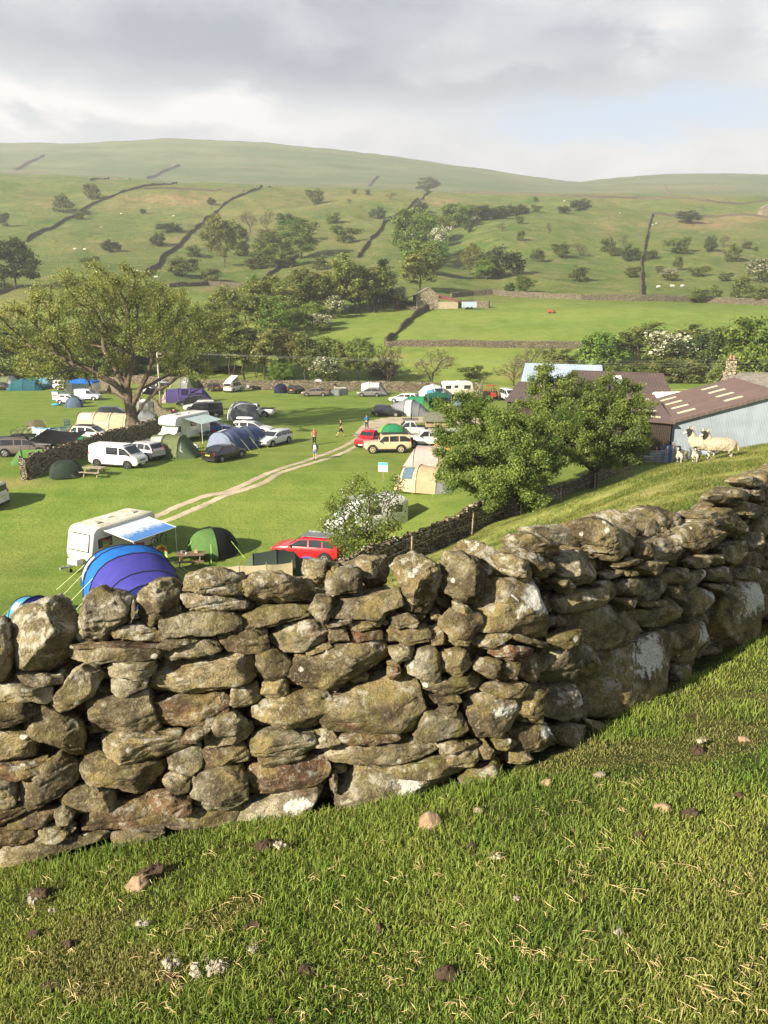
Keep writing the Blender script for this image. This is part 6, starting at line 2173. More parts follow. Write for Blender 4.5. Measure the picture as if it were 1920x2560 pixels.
q.build('porch_roof', WHITE, rt)
MB().box((5.3, -1.25, 1.15), (5.3, 2.4, 2.5)).build('porch_wall', HOUSE, rt)
# grey slated farmhouse with chimney at the right edge
rt, (E0, E1, R0, R1), ro = free_shed('slate_house', 'farmhouse with grey stone slate roof and stone chimney at the right edge', ((43.0, 95.5, -10.7), (66, 95.5, -10.7)), ((43.6, 100, -8.2), (66.5, 100, -8.2)), -14.4, HOUSE, SLATE)
ch = MB().box(R0 + Vector((.7, 0, .75)), (1.0, .8, 2.2)).box(R0 + Vector((.7, 0, 1.9)), (1.2, 1.0, .16)).build('chimney', HOUSE, rt)
MB().tube([R0 + Vector((.5, 0, 1.9)), R0 + Vector((.5, 0, 2.45))], [.16, .13], 8).tube([R0 + Vector((.95, 0, 1.9)), R0 + Vector((.95, 0, 2.4))], [.16, .13], 8).build('chimney_pot', mat('clay_pot', (.34, .18, .10), .8), ch)
MB().slab([E0 + Vector((-.35, -.2, .12)), R0 + Vector((-.35, 0, .3)), R0 + Vector((.05, 0, .3)), E0 + Vector((.05, -.2, .12))], .22).build('gable_coping', HOUSE, rt)
# field barn across the river
def field_barn():
	p = at(1068, 773, 150)
	k = axis_depth(p) / F * 1.08
	r = thing('field_barn', 'small stone field barn with red roofed lean-tos across the river', 'barn', p, R(4))
	w, he, hr, d = 52 * k, 30 * k, 48 * k, 9.0
	mb = MB()
	mb.add([(-w / 2, 0, -1), (w / 2, 0, -1), (w / 2, 0, he), (.05 * w, 0, hr), (-w / 2, 0, he), (-w / 2, d, -1), (w / 2, d, -1), (w / 2, d, he), (.05 * w, d, hr), (-w / 2, d, he)],
		   [(0, 1, 2, 3, 4), (9, 8, 7, 6, 5), (0, 4, 9, 5), (1, 6, 7, 2)])
	mb.build('wall', HOUSE, r)
	MB().slab([(-w / 2 - .2, -.2, he + .05), (.05 * w, -.2, hr + .12), (.05 * w, d + .2, hr + .12), (-w / 2 - .2, d + .2, he + .05)], .14).build('roof', SLATE, r)
	MB().slab([(.05 * w, -.2, hr + .12), (w / 2 + .2, -.2, he + .05), (w / 2 + .2, d + .2, he + .05), (.05 * w, d + .2, hr + .12)], .14).build('roof', SLATE, r)
	# open lean-to on the left
	lw = 42 * k
	MB().slab([(-w / 2 - lw, .2, he * .52), (-w / 2, .2, he * 1.08), (-w / 2, d - .5, he * 1.08), (-w / 2 - lw, d - .5, he * .52)], .12).build('lean_to_roof', ROOF_RED, r)
	for (x, y) in ((-w / 2 - lw + .15, .35), (-w / 2 - lw + .15, d - .7)):
		MB().box((x, y, he * .25 - .4), (.22, .22, he * .55 + .8)).build('post', ROOF_RED, r)
	MB().box((-w / 2 - lw / 2, d - .8, he * .3 - .3), (lw, .3, he * .6 + .6)).build('back_wall', HOUSE, r)
	MB().box((-w / 2 - lw * .28, .3, .35), (lw * .5, .35, 1.3)).build('half_wall', HOUSE, r)
	# right hand store
	rw = 46 * k
	MB().box((w / 2 + rw / 2, d * .35, he * .27 - .4), (rw, d * .7, he * .56 + .8)).build('store_wall', CREAM, r)
	MB().slab([(w / 2, -.35, he * .78), (w / 2 + rw + .3, -.35, he * .56), (w / 2 + rw + .1, d * .7, he * .78), (w / 2, d * .7, he * 1.22)], .12).build('store_roof', ROOF_RED, r)
	# yard wall and trailer to the right
	q = at(1182, 768, 150)
	field_wall([at(1142, 768, 150), at(1185, 767, 150), at(1222, 771, 150)], 2.1, .7, 'low yard wall right of the stone field barn', RUB, 61, wpts=True)
	t = thing('livestock_trailer', 'blue and silver trailer parked beside the field barn', 'trailer', at(1172, 773, 150) + Vector((0, -.8, 0)), R(5))
	MB().box((0, 0, 1.3), (4.2, 1.9, 1.6)).build('body', mat('pale_blue_panel', (.38, .47, .55), .45), t)
	MB().box((0, 0, 2.2), (4.4, 2.0, .12)).build('canopy', STEEL, t)
	for x in (-.6, .6):
		for y in (-1, 1):
			MB().disc((x, y * .98, .35), (0, 1, 0), .35, .2, 14).build('wheel', mat('tyre_rubber', (.02, .02, .02), .9), t)
	MB().bar((2.1, 0, .6), (3.6, 0, .55), .07).build('drawbar', STEEL, t)
field_barn()
# stone hut cut by the right edge of the far slope
p = at(1912, 540, 300)
k = axis_depth(p) / F
r = thing('stone_hut', 'small stone hut at the right edge by the orange bracken', 'hut', p, 0)
MB().add([(-8 * k, 0, -1), (22 * k, 0, -1), (22 * k, 0, 17 * k), (7 * k, 0, 28 * k), (-8 * k, 0, 17 * k), (-8 * k, 7, -1), (22 * k, 7, -1), (22 * k, 7, 17 * k), (7 * k, 7, 28 * k), (-8 * k, 7, 17 * k)],
		 [(0, 1, 2, 3, 4), (9, 8, 7, 6, 5), (0, 4, 9, 5), (1, 6, 7, 2)]).build('wall', HOUSE, r)
MB().slab([(-9 * k, -.2, 16.6 * k), (7 * k, -.2, 28.6 * k), (7 * k, 7.2, 28.6 * k), (-9 * k, 7.2, 16.6 * k)], .2).build('roof', SLATE, r)
MB().slab([(7 * k, -.2, 28.6 * k), (23 * k, -.2, 16.6 * k), (23 * k, 7.2, 16.6 * k), (7 * k, 7.2, 28.6 * k)], .2).build('roof', SLATE, r)
# fences and gates
def post_rail(pts, label, h=1.2, gap=2.0, rails=0, wire=True, name='wire_fence', pr=.05, m=None):
	m = m or WOODW
	P = []
	for i in range(len(pts) - 1):
		a, b = pts[i], pts[i + 1]
		n = max(1, int((b - a).length / gap))
		for k in range(n):
			P.append(a.lerp(b, k / n))
	P.append(pts[-1])
	P = [Vector((p.x, p.y, H(p.x, p.y))) for p in P]
	r = thing(name, label, 'fence', P[0])
	o = P[0]
	rs = random.Random(len(P))
	for p in P:
		t = Vector((rs.uniform(-.06, .06), rs.uniform(-.06, .06), h * rs.uniform(.95, 1.08)))
		MB().tube([p - o - Vector((0, 0, .2)), p - o + t], [pr, pr * .9], 6).build('post', m, r)
	if rails or wire:
		hs = [h * (j + 1) / (rails + .3) for j in range(rails)] if rails else [h * .92, h * .55]
		for hh in hs:
			mb = MB()
			for i in range(len(P) - 1):
				a, b = P[i] - o + Vector((0, 0, hh)), P[i + 1] - o + Vector((0, 0, hh))
				if rails:
					d = (b - a)
					mb.slab([a, b, b + Vector((0, 0, .11)), a + Vector((0, 0, .11))], .04)
				else:
					mb.tube([a, b], .006, 3)
			mb.build('rail' if rails else 'wire', m if rails else STEEL, r)
	return r
def bk(t, s=0.0):
	x = BANK_O[0] + .603 * t + .797 * s
	y = BANK_O[1] + .797 * t - .603 * s
	return Vector((x, y, H(x, y)))
post_rail([bk(t, .75) for t in (-6, 0, 6, 12, 18, 24, 30, 38)], 'thin leaning posts with wire along the near side of the low wall', 1.35, 5.0)
post_rail([at(822, 788, 150), at(870, 780, 150), at(920, 777, 150), at(985, 776, 150)], 'row of pale posts along the top of the little meadow left of the field barn', 1.3, 3.6, name='post_fence', pr=.09)
a, b, c = at(1135, 1010), at(1196, 1012), at(1203, 985)
post_rail([at(1136, 998), at(1190, 1002)], 'wooden rail hurdles beside the navy dome tent', 1.5, 2.4, rails=4, name='rail_fence', pr=.08)
post_rail([at(1192, 1010), at(1206, 975)], 'tall rail fence leading away beside the red tractor', 1.9, 2.6, rails=4, name='rail_fence', pr=.09)
post_rail([Vector((x, 134, 0)) for x in (26, 40, 56, 70)], 'pale railings behind the farm yard', 1.2, 3.0, rails=2, name='rail_fence')
def field_gate(loc, rz, w, label, h=1.2):
	r = thing('field_gate', label, 'gate', loc, rz)
	mb = MB()
	for k in range(5):
		mb.bar((0, 0, .2 + k * h / 5), (w, 0, .2 + k * h / 5), .022, n=5)
	mb.bar((0, 0, .2), (w, 0, .2 + h * .8), .02, n=5)
	mb.build('bar', STEEL, r)
	for x in (0, w):
		MB().bar((x, 0, .1), (x, 0, h + .1), .03, n=6).build('stile', STEEL, r)
	for x in (-.15, w + .15):
		MB().bar((x, 0, -.3), (x, 0, h + .35), .10, n=7).build('gate_post', WOODW, r)
	return r
field_gate(bk(36.5, -.8), R(8), 3.0, 'tubular steel gate by the end of the low wall below the timber shed')
field_gate(at(353, 1020), R(-35), 2.6, 'metal gate standing in the gap of the sunlit wall behind the big tree')
g = thing('blue_door', 'bright blue upright gate panel at the corner of the timber shed', 'gate', (25.5, 68.6, -13.9), R(10))
MB().box((0, 0, 1.0), (.9, .08, 2.0)).build('panel', mat('blue_door_paint', (.03, .09, .30), .4), g)
MB().box((.52, 0, 1.1), (.14, .14, 2.3)).build('post', WOODW, g)
g = thing('feed_trailer', 'flat grey farm trailer parked below the tall hawthorn', 'trailer', (20.4, 67.5, H(20.4, 67.5)), R(6))
MB().box((0, 0, .95), (4.4, 1.9, .35)).build('bed', CONC, g)
MB().box((-1.0, 0, 1.25), (2.0, 1.7, .3)).build('load', WHITE, g)
for x in (-.5, .6):
	for y in (-.95, .95):
		MB().disc((x, y, .38), (0, 1, 0), .38, .22, 14).build('wheel', mat('tyre_rubber', (.02, .02, .02), .9), g)
MB().bar((2.2, 0, .8), (3.6, 0, .6), .07).build('drawbar', STEEL, g)
# ------------------------------------------------------------------ vehicles
TYRE = mat('tyre_rubber', (.02, .02, .02), .9)
RIM = mat('alloy_rim', (.45, .45, .46), .35, .1, 5, metal=.7)
STEELRIM = mat('dark_rim', (.06, .06, .065), .5)
TRIM = mat('black_trim', (.018, .018, .019), .6)
CHROME = mat('bright_trim', (.6, .6, .6), .25, .05, metal=.8)
LAMP = mat('lamp_lens', (.62, .64, .66), .15, .05, spec=.8)
REDL = mat('tail_lens', (.42, .02, .015), .2, .1, spec=.7)
PLATE_Y = mat('yellow_plate', (.62, .46, .06), .5)
PLATE_W = mat('white_plate', (.70, .70, .66), .5)
CARS = {
	# L, W, H, clearance, wheel r, front axle, rear axle (frac from rear), greenhouse (rear base, rear roof, front roof, front base), belt, bonnet nose z, tail z
	'hatch': (4.1, 1.75, 1.50, .20, .31, .80, .175, (.015, .12, .52, .755), .615, .46, .60),
	'estate': (4.6, 1.78, 1.48, .19, .32, .80, .19, (.012, .07, .55, .745), .61, .46, .60),
	'saloon': (4.6, 1.80, 1.43, .18, .32, .80, .19, (.13, .30, .56, .745), .62, .47, .63),
	'suv': (4.45, 1.85, 1.68, .25, .37, .80, .18, (.012, .10, .55, .745), .615, .50, .60),
	'boxy': (4.7, 1.90, 1.88, .36, .42, .82, .22, (.012, .03, .63, .685), .60, .545, .60),
	'van': (4.9, 1.95, 1.97, .22, .34, .81, .19, (.006, .02, .73, .905), .555, .42, .56),
	'smallvan': (4.1, 1.75, 1.82, .20, .31, .80, .18, (.006, .02, .62, .80), .56, .44, .56),
	'pickup': (5.25, 1.85, 1.78, .30, .39, .81, .24, (.40, .44, .61, .735), .60, .53, .59),
}
def interp(x, pts):
	return float(np.interp(x, [p[0] for p in pts], [p[1] for p in pts]))
def car(kind, name, label, loc, rz, pm, cat='car', group='vehicles parked on the camping field', rim=None, side_glass='all', roof=None, roof_mat=None, rails=False, box=False, canopy=False, lifted=0.0, scale=1.0, bonnet_mat=None, front_plate=True):
	L, W, Hh, cl, wr, fa, ra, (g0, g1, g2, g3), belt, nose, tail = CARS[kind]
	if canopy:
		g0, g1 = .012, .03
	r = thing(name, label, cat, loc, rz, group)
	r.scale = (scale,) * 3
	X = lambda f: (f - .5) * L
	zb = belt * Hh
	def half_w(f):
		e = abs(2 * f - 1)
		return W / 2 * (1 - .13 * e ** 5 - .03 * e ** 2)
	def deck(f):
		if f >= g3:
			t = (f - g3) / (1 - g3)
			return zb + (nose * Hh - zb) * (t ** 1.6)
		if f <= g0:
			return zb + (tail * Hh - zb) * (1 - f / max(g0, .01))
		return zb
	def roofz(f):
		if f <= g0 or f >= g3:
			return deck(f)
		if f < g1:
			t = (f - g0) / (g1 - g0)
			return zb + (Hh * .965 - zb) * t
		if f > g2:
			t = (g3 - f) / (g3 - g2)
			return zb + (Hh * .975 - zb) * t ** .92
		t = (f - g1) / (g2 - g1)
		return Hh * (.965 + .035 * math.sin(math.pi * min(1, t * .9 + .1)))
	tum = .80 if kind not in ('van', 'boxy', 'smallvan') else .89
	def ring(f):
		w, zd, zr = half_w(f), deck(f), roofz(f)
		k = 0 if zr <= zd + 1e-4 else (zr - zd) / (Hh - zd)
		wt = w * (.93 - (.93 - tum) * min(1, k))
		e = abs(2 * f - 1)
		zs = cl + (.10 if e > .93 else 0)
		R_ = [(0, zs), (w * .84, zs), (w * .965, zs + .10), (w, .33 * Hh), (w * .985, zd - .05), (w * .95, zd), (wt, max(zd + .005, zr - .07 * k)), (wt * .86, max(zd + .01, zr - .012)), (0, max(zd + .012, zr + .012))]
		pts = [Vector((X(f), y, z)) for y, z in R_]
		return pts + [Vector((p.x, -p.y, p.z)) for p in pts[-2:0:-1]]
	fs = sorted(set([0, .012, .03, .06, .1, .15, .25, .35, .45, .55, .65, .75, .85, .92, .965, .99, 1.0, g0, g1, g2, g3, (g2 + g3) / 2, (g0 + g1) / 2]))
	MB().loft([ring(f) for f in fs]).build('body', pm, r, 'auto')
	def side(f, v, s, o=.012):
		w, zd, zr = half_w(f), deck(f), roofz(f)
		k = max(0.001, (zr - zd) / (Hh - zd))
		wt = w * (.93 - (.93 - tum) * min(1, k))
		y = w * .95 + (wt - w * .95) * v
		z = zd + (zr - .07 * k - zd) * v
		return Vector((X(f), s * (y + o), z))
	# side glass, a pane at a time
	m0, m1 = g0 + (g1 - g0) * .55, g3 - (g3 - g2) * .22
	if kind in ('saloon', 'pickup') and not canopy:
		m0 = g0 + (g1 - g0) * .35
	cut = {'hatch': [.40], 'estate': [.22, .43], 'saloon': [.47], 'suv': [.22, .43], 'boxy': [.26, .47], 'van': [.38, .64], 'smallvan': [.5], 'pickup': [.535]}[kind]
	if canopy:
		cut = [.40, .535]
	ed = [m0] + cut + [m1]
	for s in (-1, 1):
		for i in range(len(ed) - 1):
			a, b = ed[i] + (.012 if i else .0), ed[i + 1] - (.012 if i < len(ed) - 2 else 0)
			if side_glass == 'cab' and i < len(ed) - 2:
				continue
			if side_glass == 'one' and i == 0:
				continue
			lo = .10
			va = .90 if roofz(a) > Hh * .9 else .84
			vb = .90 if roofz(b) > Hh * .9 else .80
			mid = [(a + (b - a) * t) for t in (0, .5, 1)]
			up = [side(f, v_, s) for f, v_ in zip(mid, (va, .90, vb))]
			dn = [side(f, lo, s) for f in mid]
			pts = dn + up[::-1]
			MB().slab(pts if s > 0 else pts[::-1], .012).build('side_window', GLASS, r)
	# windscreen and rear glass
	for (fb, ft, nm, sg) in ((g3 - .012, g2 + .022, 'windscreen', 1), (g0 + .012, g1 - .01, 'rear_window', -1)):
		if nm == 'rear_window' and side_glass == 'cab' and kind in ('van',):
			pass
		d = Vector((X(ft) - X(fb), 0, roofz(ft) - roofz(fb)))
		nrm = Vector((abs(d.z), 0, abs(d.x))).normalized()
		nrm.x *= sg
		wb, wt = half_w(fb) * .80, half_w(ft) * tum * .90
		f1 = fb + (ft - fb) * .12
		zb_ = roofz(f1)
		pts = [Vector((X(f1), -wb, zb_)), Vector((X(f1), wb, zb_)), Vector((X(ft), wt, roofz(ft) - .02)), Vector((X(ft), -wt, roofz(ft) - .02))]
		pts = [p + nrm * .022 for p in pts]
		MB().slab(pts, .012).build(nm, GLASS, r)
	# wheels with arches
	for f in (ra, fa):
		for s in (-1, 1):
			x, y = X(f), s * (W / 2 - .10)
			ar = MB()
			ring_pts = [(x + (wr + .055) * math.cos(t), s * (half_w(f) + .004), wr + (wr + .055) * math.sin(t)) for t in np.linspace(-.15, math.pi + .15, 13)]
			ar.tube(ring_pts, .045, 5)
			ar.disc((x, s * (half_w(f) - .02), wr), (0, 1, 0), wr + .045, .05, 18)
			ar.build('wheel_arch', TRIM, r)
			tw = MB().tube([(x, y - .11, wr), (x, y - .09, wr), (x, y + .09, wr), (x, y + .11, wr)], [wr * .90, wr, wr, wr * .90], 20).build('wheel', TYRE, r, 'auto')
			o_ = s * (W / 2 + .008)
			rm = MB()
			rm.tube([(x + wr * .60 * math.cos(t), o_, wr + wr * .60 * math.sin(t)) for t in np.linspace(0, 2 * math.pi, 15)], wr * .07, 5, False)
			for q in range(5):
				t = q * 1.2566 + .3
				rm.bar((x, o_, wr), (x + wr * .6 * math.cos(t), o_, wr + wr * .6 * math.sin(t)), wr * .13, wr * .10, 5)
			rm.build('rim', rim or RIM, tw)
	# lamps, bumpers, plates, mirrors, grille
	for s in (-1, 1):
		zf = nose * Hh - .07
		MB().box((X(.978), s * half_w(.97) * .74, zf), (.16, W * .17, .13), s * -.25).build('headlight', LAMP, r)
		zt = tail * Hh + (-.02 if kind in ('saloon', 'pickup') else .10)
		MB().box((X(.008), s * half_w(.01) * .90, zt), (.07, W * .09, .24 if kind not in ('saloon',) else .14)).build('tail_light', REDL, r)
		MB().ell((X(g3 - .045), s * (half_w(g3) + .10), zb + .07), (.06, .11, .075), 8, 6).build('wing_mirror', TRIM if kind in ('van', 'boxy', 'pickup') else pm, r, True)
		for f in (ed[-1] - .09, (ed[-2] if len(ed) > 2 else .4) - .02):
			MB().box((X(f), s * (half_w(f) + .006), zb - .12), (.16, .03, .035)).build('door_handle', TRIM, r)
	for f, sg in ((.994, 1), (.006, -1)):
		MB().box((X(f) + .0 * sg, 0, cl + .15), (.10, W * .80, .17)).build('bumper', TRIM, r)
	MB().box((X(.994) + .03, 0, nose * Hh - .12), (.05, W * .42, .10)).build('grille', TRIM, r)
	if front_plate:
		MB().box((X(.999) + .06, 0, cl + .16), (.02, .52, .11)).build('number_plate', PLATE_W, r)
	MB().box((X(.001) - .05, 0, tail * Hh - .16), (.02, .52, .11)).build('number_plate', PLATE_Y, r)
	for s in (-1, 1):
		MB().box((0, s * (W / 2 - .035), cl + .06), (L * .50, .06, .10)).build('sill', TRIM, r)
	if rails:
		for s in (-1, 1):
			MB().bar((X(g1 + .02), s * half_w(.4) * tum * .88, Hh + .045), (X(g2 - .02), s * half_w(.4) * tum * .88, Hh + .045), .022, n=5).build('roof_rail', CHROME, r)
	if roof_mat:
		MB().slab([(X(g1 + .03), -W * .33, Hh + .012), (X(g2 - .01), -W * .33, Hh + .015), (X(g2 - .01), W * .33, Hh + .015), (X(g1 + .03), W * .33, Hh + .012)], .02).build('roof_panel', roof_mat, r)
	if box:
		c = X((g1 + g2) / 2)
		MB().loft([[Vector((c + x, .34 * math.cos(t) * k, Hh + .26 + (.17 if math.sin(t) > 0 else .10) * math.sin(t) * k)) for t in np.linspace(0, 2 * math.pi, 12, endpoint=False)] for x, k in ((-.95, .5), (-.85, .9), (0, 1), (.7, .95), (1.0, .45))]).build('roof_box', box, r, True)
		for x in (-.5, .5):
			MB().bar((c + x, -W * .36, Hh + .06), (c + x, W * .36, Hh + .06), .025).build('roof_bar', TRIM, r)
	if kind == 'pickup' and not canopy:
		MB().box((X(.205), 0, zb + .0), (L * .33, W * .76, .05)).build('load_bed', TRIM, r)
		for s in (-1, 1):
			MB().bar((X(.04), s * W * .42, zb + .03), (X(.37), s * W * .42, zb + .03), .03).build('bed_rail', TRIM, r)
	if kind == 'boxy':
		sp = MB().disc((X(0) - .13, 0, zb - .05), (1, 0, 0), .38, .22, 18).build('spare_wheel', TYRE, r)
		MB().disc((X(0) - .25, 0, zb - .05), (1, 0, 0), .2, .02, 14).build('rim', rim or RIM, sp)
	return r
C_ = {k: paint(k, v) for k, v in {
	'white': (.66, .66, .65), 'cream': (.72, .66, .52), 'silver': (.50, .51, .52), 'palesilver': (.62, .64, .66), 'grey': (.17, .165, .16), 'bronze': (.16, .13, .11), 'black': (.012, .012, .014),
	'blue': (.015, .09, .32), 'red': (.50, .012, .018), 'beige': (.55, .46, .29), 'darkgreen': (.03, .06, .045), 'navy': (.018, .022, .04), 'pearl': (.62, .59, .52), 'brown': (.06, .04, .035)}.items()}
def face(deg):
	"""heading in degrees: 0 = nose to the right of the picture, 90 = nose away, -90 = nose towards us"""
	return R(deg)
def mid(px, py, up=0.0, t0=20.0):
	return at(px, py, t0)
CAMPV = []
# px, py = where the middle of the vehicle's footprint sits on the grass
car('van', 'camper_van', 'white panel van with dark side window, parked beside the dark dome tent', mid(297, 1165), face(-16), C_['white'], 'van', rim=STEELRIM, side_glass='one', roof_mat=mat('roof_white', (.7, .7, .7), .5))
car('suv', 'parked_car', 'silver hatchback SUV half hidden behind the white panel van', mid(357, 1146), face(148), C_['silver'], rails=True)
car('suv', 'parked_car', 'pearl white SUV parked in front of the long cream tunnel tent', mid(232, 1102), face(-8), C_['pearl'], roof_mat=TRIM)
car('pickup', 'pickup_truck', 'black and silver pickup with hard canopy at the left edge, carrying bikes', mid(57, 1138), face(14), C_['bronze'], 'pickup truck', canopy=True, roof_mat=TRIM, rails=True)
car('estate', 'parked_car', 'dark estate car behind the cream tunnel tent, roof bars on', mid(290, 1044), face(8), C_['navy'], rails=True)
car('smallvan', 'parked_van', 'small plain silver van in front of the blue roofed gazebo', mid(221, 1000), face(-4), C_['palesilver'], 'van', side_glass='cab')
car('hatch', 'parked_car', 'little silver car with roof bars beside the small slate blue dome tent', mid(177, 1009), face(-10), C_['silver'])
car('boxy', 'parked_car', 'boxy white off-roader parked behind the blue roofed gazebo', mid(167, 975), face(-8), C_['white'], scale=.98)
car('estate', 'parked_car', 'black car cut by the left edge beside the teal tent', mid(6, 975), face(0), C_['black'])
car('van', 'parked_van', 'white van far left behind the pale blue tent', mid(137, 957), face(170), C_['white'], 'van')
car('hatch', 'parked_car', 'black car at the end of the cream coach far left', mid(222, 953), face(-60), C_['black'])
car('hatch', 'parked_car', 'white car parked beneath the boughs of the big tree, right of its trunk', mid(378, 985), face(-20), C_['white'])
car('saloon', 'parked_car', 'dark blue car right of the utility pole by the far wall', mid(412, 965), face(-10), C_['navy'])
car('estate', 'parked_car', 'dark maroon estate seen from behind next to the olive tunnel tent', mid(535, 977), face(115), C_['brown'], rails=True)
car('estate', 'parked_car', 'black estate with a black roof box in front of the purple tent', mid(480, 1014), face(192), C_['black'], box=TRIM)
car('estate', 'parked_car', 'white estate wedged between the black van and the black roof box car', mid(500, 1026), face(190), C_['white'], rails=True)
car('van', 'camper_van', 'black panel van with side windows parked behind the white motorhome', mid(512, 1042), face(190), C_['black'], 'van')
car('estate', 'parked_car', 'bright blue car under the awning side of the white motorhome', mid(532, 1082), face(5), C_['blue'])
car('pickup', 'pickup_truck', 'white pickup with open load bed behind the grey and white air tent', mid(640, 1041), face(178), C_['white'], 'pickup truck')
car('estate', 'parked_car', 'white estate with a white roof box behind the blue striped tunnel tent', mid(632, 1084), face(-10), C_['white'], box=WHITE)
car('estate', 'parked_car', 'silver estate standing nose to us on open grass right of the blue tunnel tent', mid(685, 1111), face(-118), C_['palesilver'], rails=True)
car('saloon', 'parked_car', 'black saloon seen from behind in front of the blue tunnel tent', mid(562, 1148), face(62), C_['black'])
car('hatch', 'parked_car', 'black hatchback by the navy dome at the far wall', mid(741, 983), face(70), C_['black'])
car('saloon', 'parked_car', 'bronze grey saloon with its boot open at a grey windbreak', mid(788, 990), face(180), C_['bronze'])
car('hatch', 'parked_car', 'dark grey hatchback in front of the pale porch tent', mid(923, 991), face(178), C_['grey'])
car('hatch', 'parked_car', 'black hatchback touching the big grey tent at the gravel', mid(968, 1040), face(-6), C_['black'])
car('saloon', 'parked_car', 'navy black saloon in front of the navy dome tent by the hurdles', mid(1136, 1040), face(178), C_['navy'])
car('pickup', 'parked_car', 'red pickup facing us at the head of the track', mid(925, 1113), face(-112), C_['red'], 'pickup truck', canopy=False, scale=.92, roof_mat=None)
car('pickup', 'pickup_truck', 'silver double cab pickup with roof rack behind the beige off-roader', mid(1028, 1090), face(182), C_['silver'], 'pickup truck', rails=True)
car('boxy', 'off_roader', 'beige off-roader with black roof, big tyres and spare wheel on its tail', mid(968, 1130), face(184), C_['beige'], 'off-roader', rim=mat('tan_rim', (.5, .42, .27), .5), roof_mat=TRIM, scale=.97)
car('boxy', 'off_roader', 'white off-roader with side awning and folding roof tent beside the orange tipi', mid(1068, 1117), face(180), C_['white'], 'off-roader')
car('suv', 'parked_car', 'red SUV with silver roof rails right behind the stone wall', mid(770, 1397), face(166), C_['red'], rails=True, roof_mat=mat('grey_glass_roof', (.12, .13, .14), .2))
car('van', 'camper_van', 'white van whose rear corner shows at the left edge of the field', mid(-66, 1268), face(175), C_['white'], 'van')
car('estate', 'parked_car', 'silver car cut off behind the green tent and green gazebo', mid(1010, 1006), face(160), C_['palesilver'])
car('boxy', 'parked_car', 'dark car in the shade of the green gazebo', mid(1096, 1012), face(185), C_['navy'], scale=.85)
car('van', 'parked_van', 'silver blue van facing us near the red tractor', mid(1270, 1000), face(-80), C_['palesilver'], 'van', scale=.95)
# ------------------------------------------------------------------ caravans, motorhomes
def extrude_side(poly, W, m, name, parent, edge=.10):
	"""side outline (x, z) swept across the width with rounded shoulders"""
	cx = sum(p[0] for p in poly) / len(poly)
	cz = sum(p[1] for p in poly) / len(poly)
	rings = []
	for (y, k) in ((-W / 2, 1 - edge * .9), (-W / 2 + edge * .3, 1 - edge * .35), (-W / 2 + edge, 1), (W / 2 - edge, 1), (W / 2 - edge * .3, 1 - edge * .35), (W / 2, 1 - edge * .9)):
		k2 = k
		rings.append([Vector((cx + (p[0] - cx) * (1 - (1 - k2) * .35), y, cz + (p[1] - cz) * (1 - (1 - k2) * .45))) for p in poly])
	return MB().loft(rings).build(name, m, parent, 'auto')
def wheel_at(r, x, y, rad, wid=.2, rim=None):
	tw = MB().tube([(x, y - wid / 2, rad), (x, y - wid * .4, rad), (x, y + wid * .4, rad), (x, y + wid / 2, rad)], [rad * .9, rad, rad, rad * .9], 18).build('wheel', TYRE, r, 'auto')
	s = 1 if y > 0 else -1
	MB().disc((x, y + s * wid * .5, rad), (0, 1, 0), rad * .58, .03, 14).build('rim', rim or RIM, tw)
	return tw
def window_panel(r, x, z, w, h, y, frame=None, glass=None, name='window'):
	s = 1 if y > 0 else -1
	f = MB().box((x, y, z), (w, .03, h)).build(name, frame or TRIM, r, bevel=.012)
	MB().box((x, y + s * .016, z), (w - .10, .02, h - .10)).build('pane', glass or GLASS, f)
	return f
STRIPE = mat('brown_stripe', (.20, .13, .09), .5)
BLIND = mat('pale_blind_glass', (.66, .62, .58), .25, .08, 1.5, spec=.7)
MOSSW = mat('mossy_white_roof', (.60, .58, .46), .7, .2, 1.6, dirt=.75)
IVORY = mat('caravan_ivory', (.66, .62, .53), .4, .06, 1.5, dirt=.18)
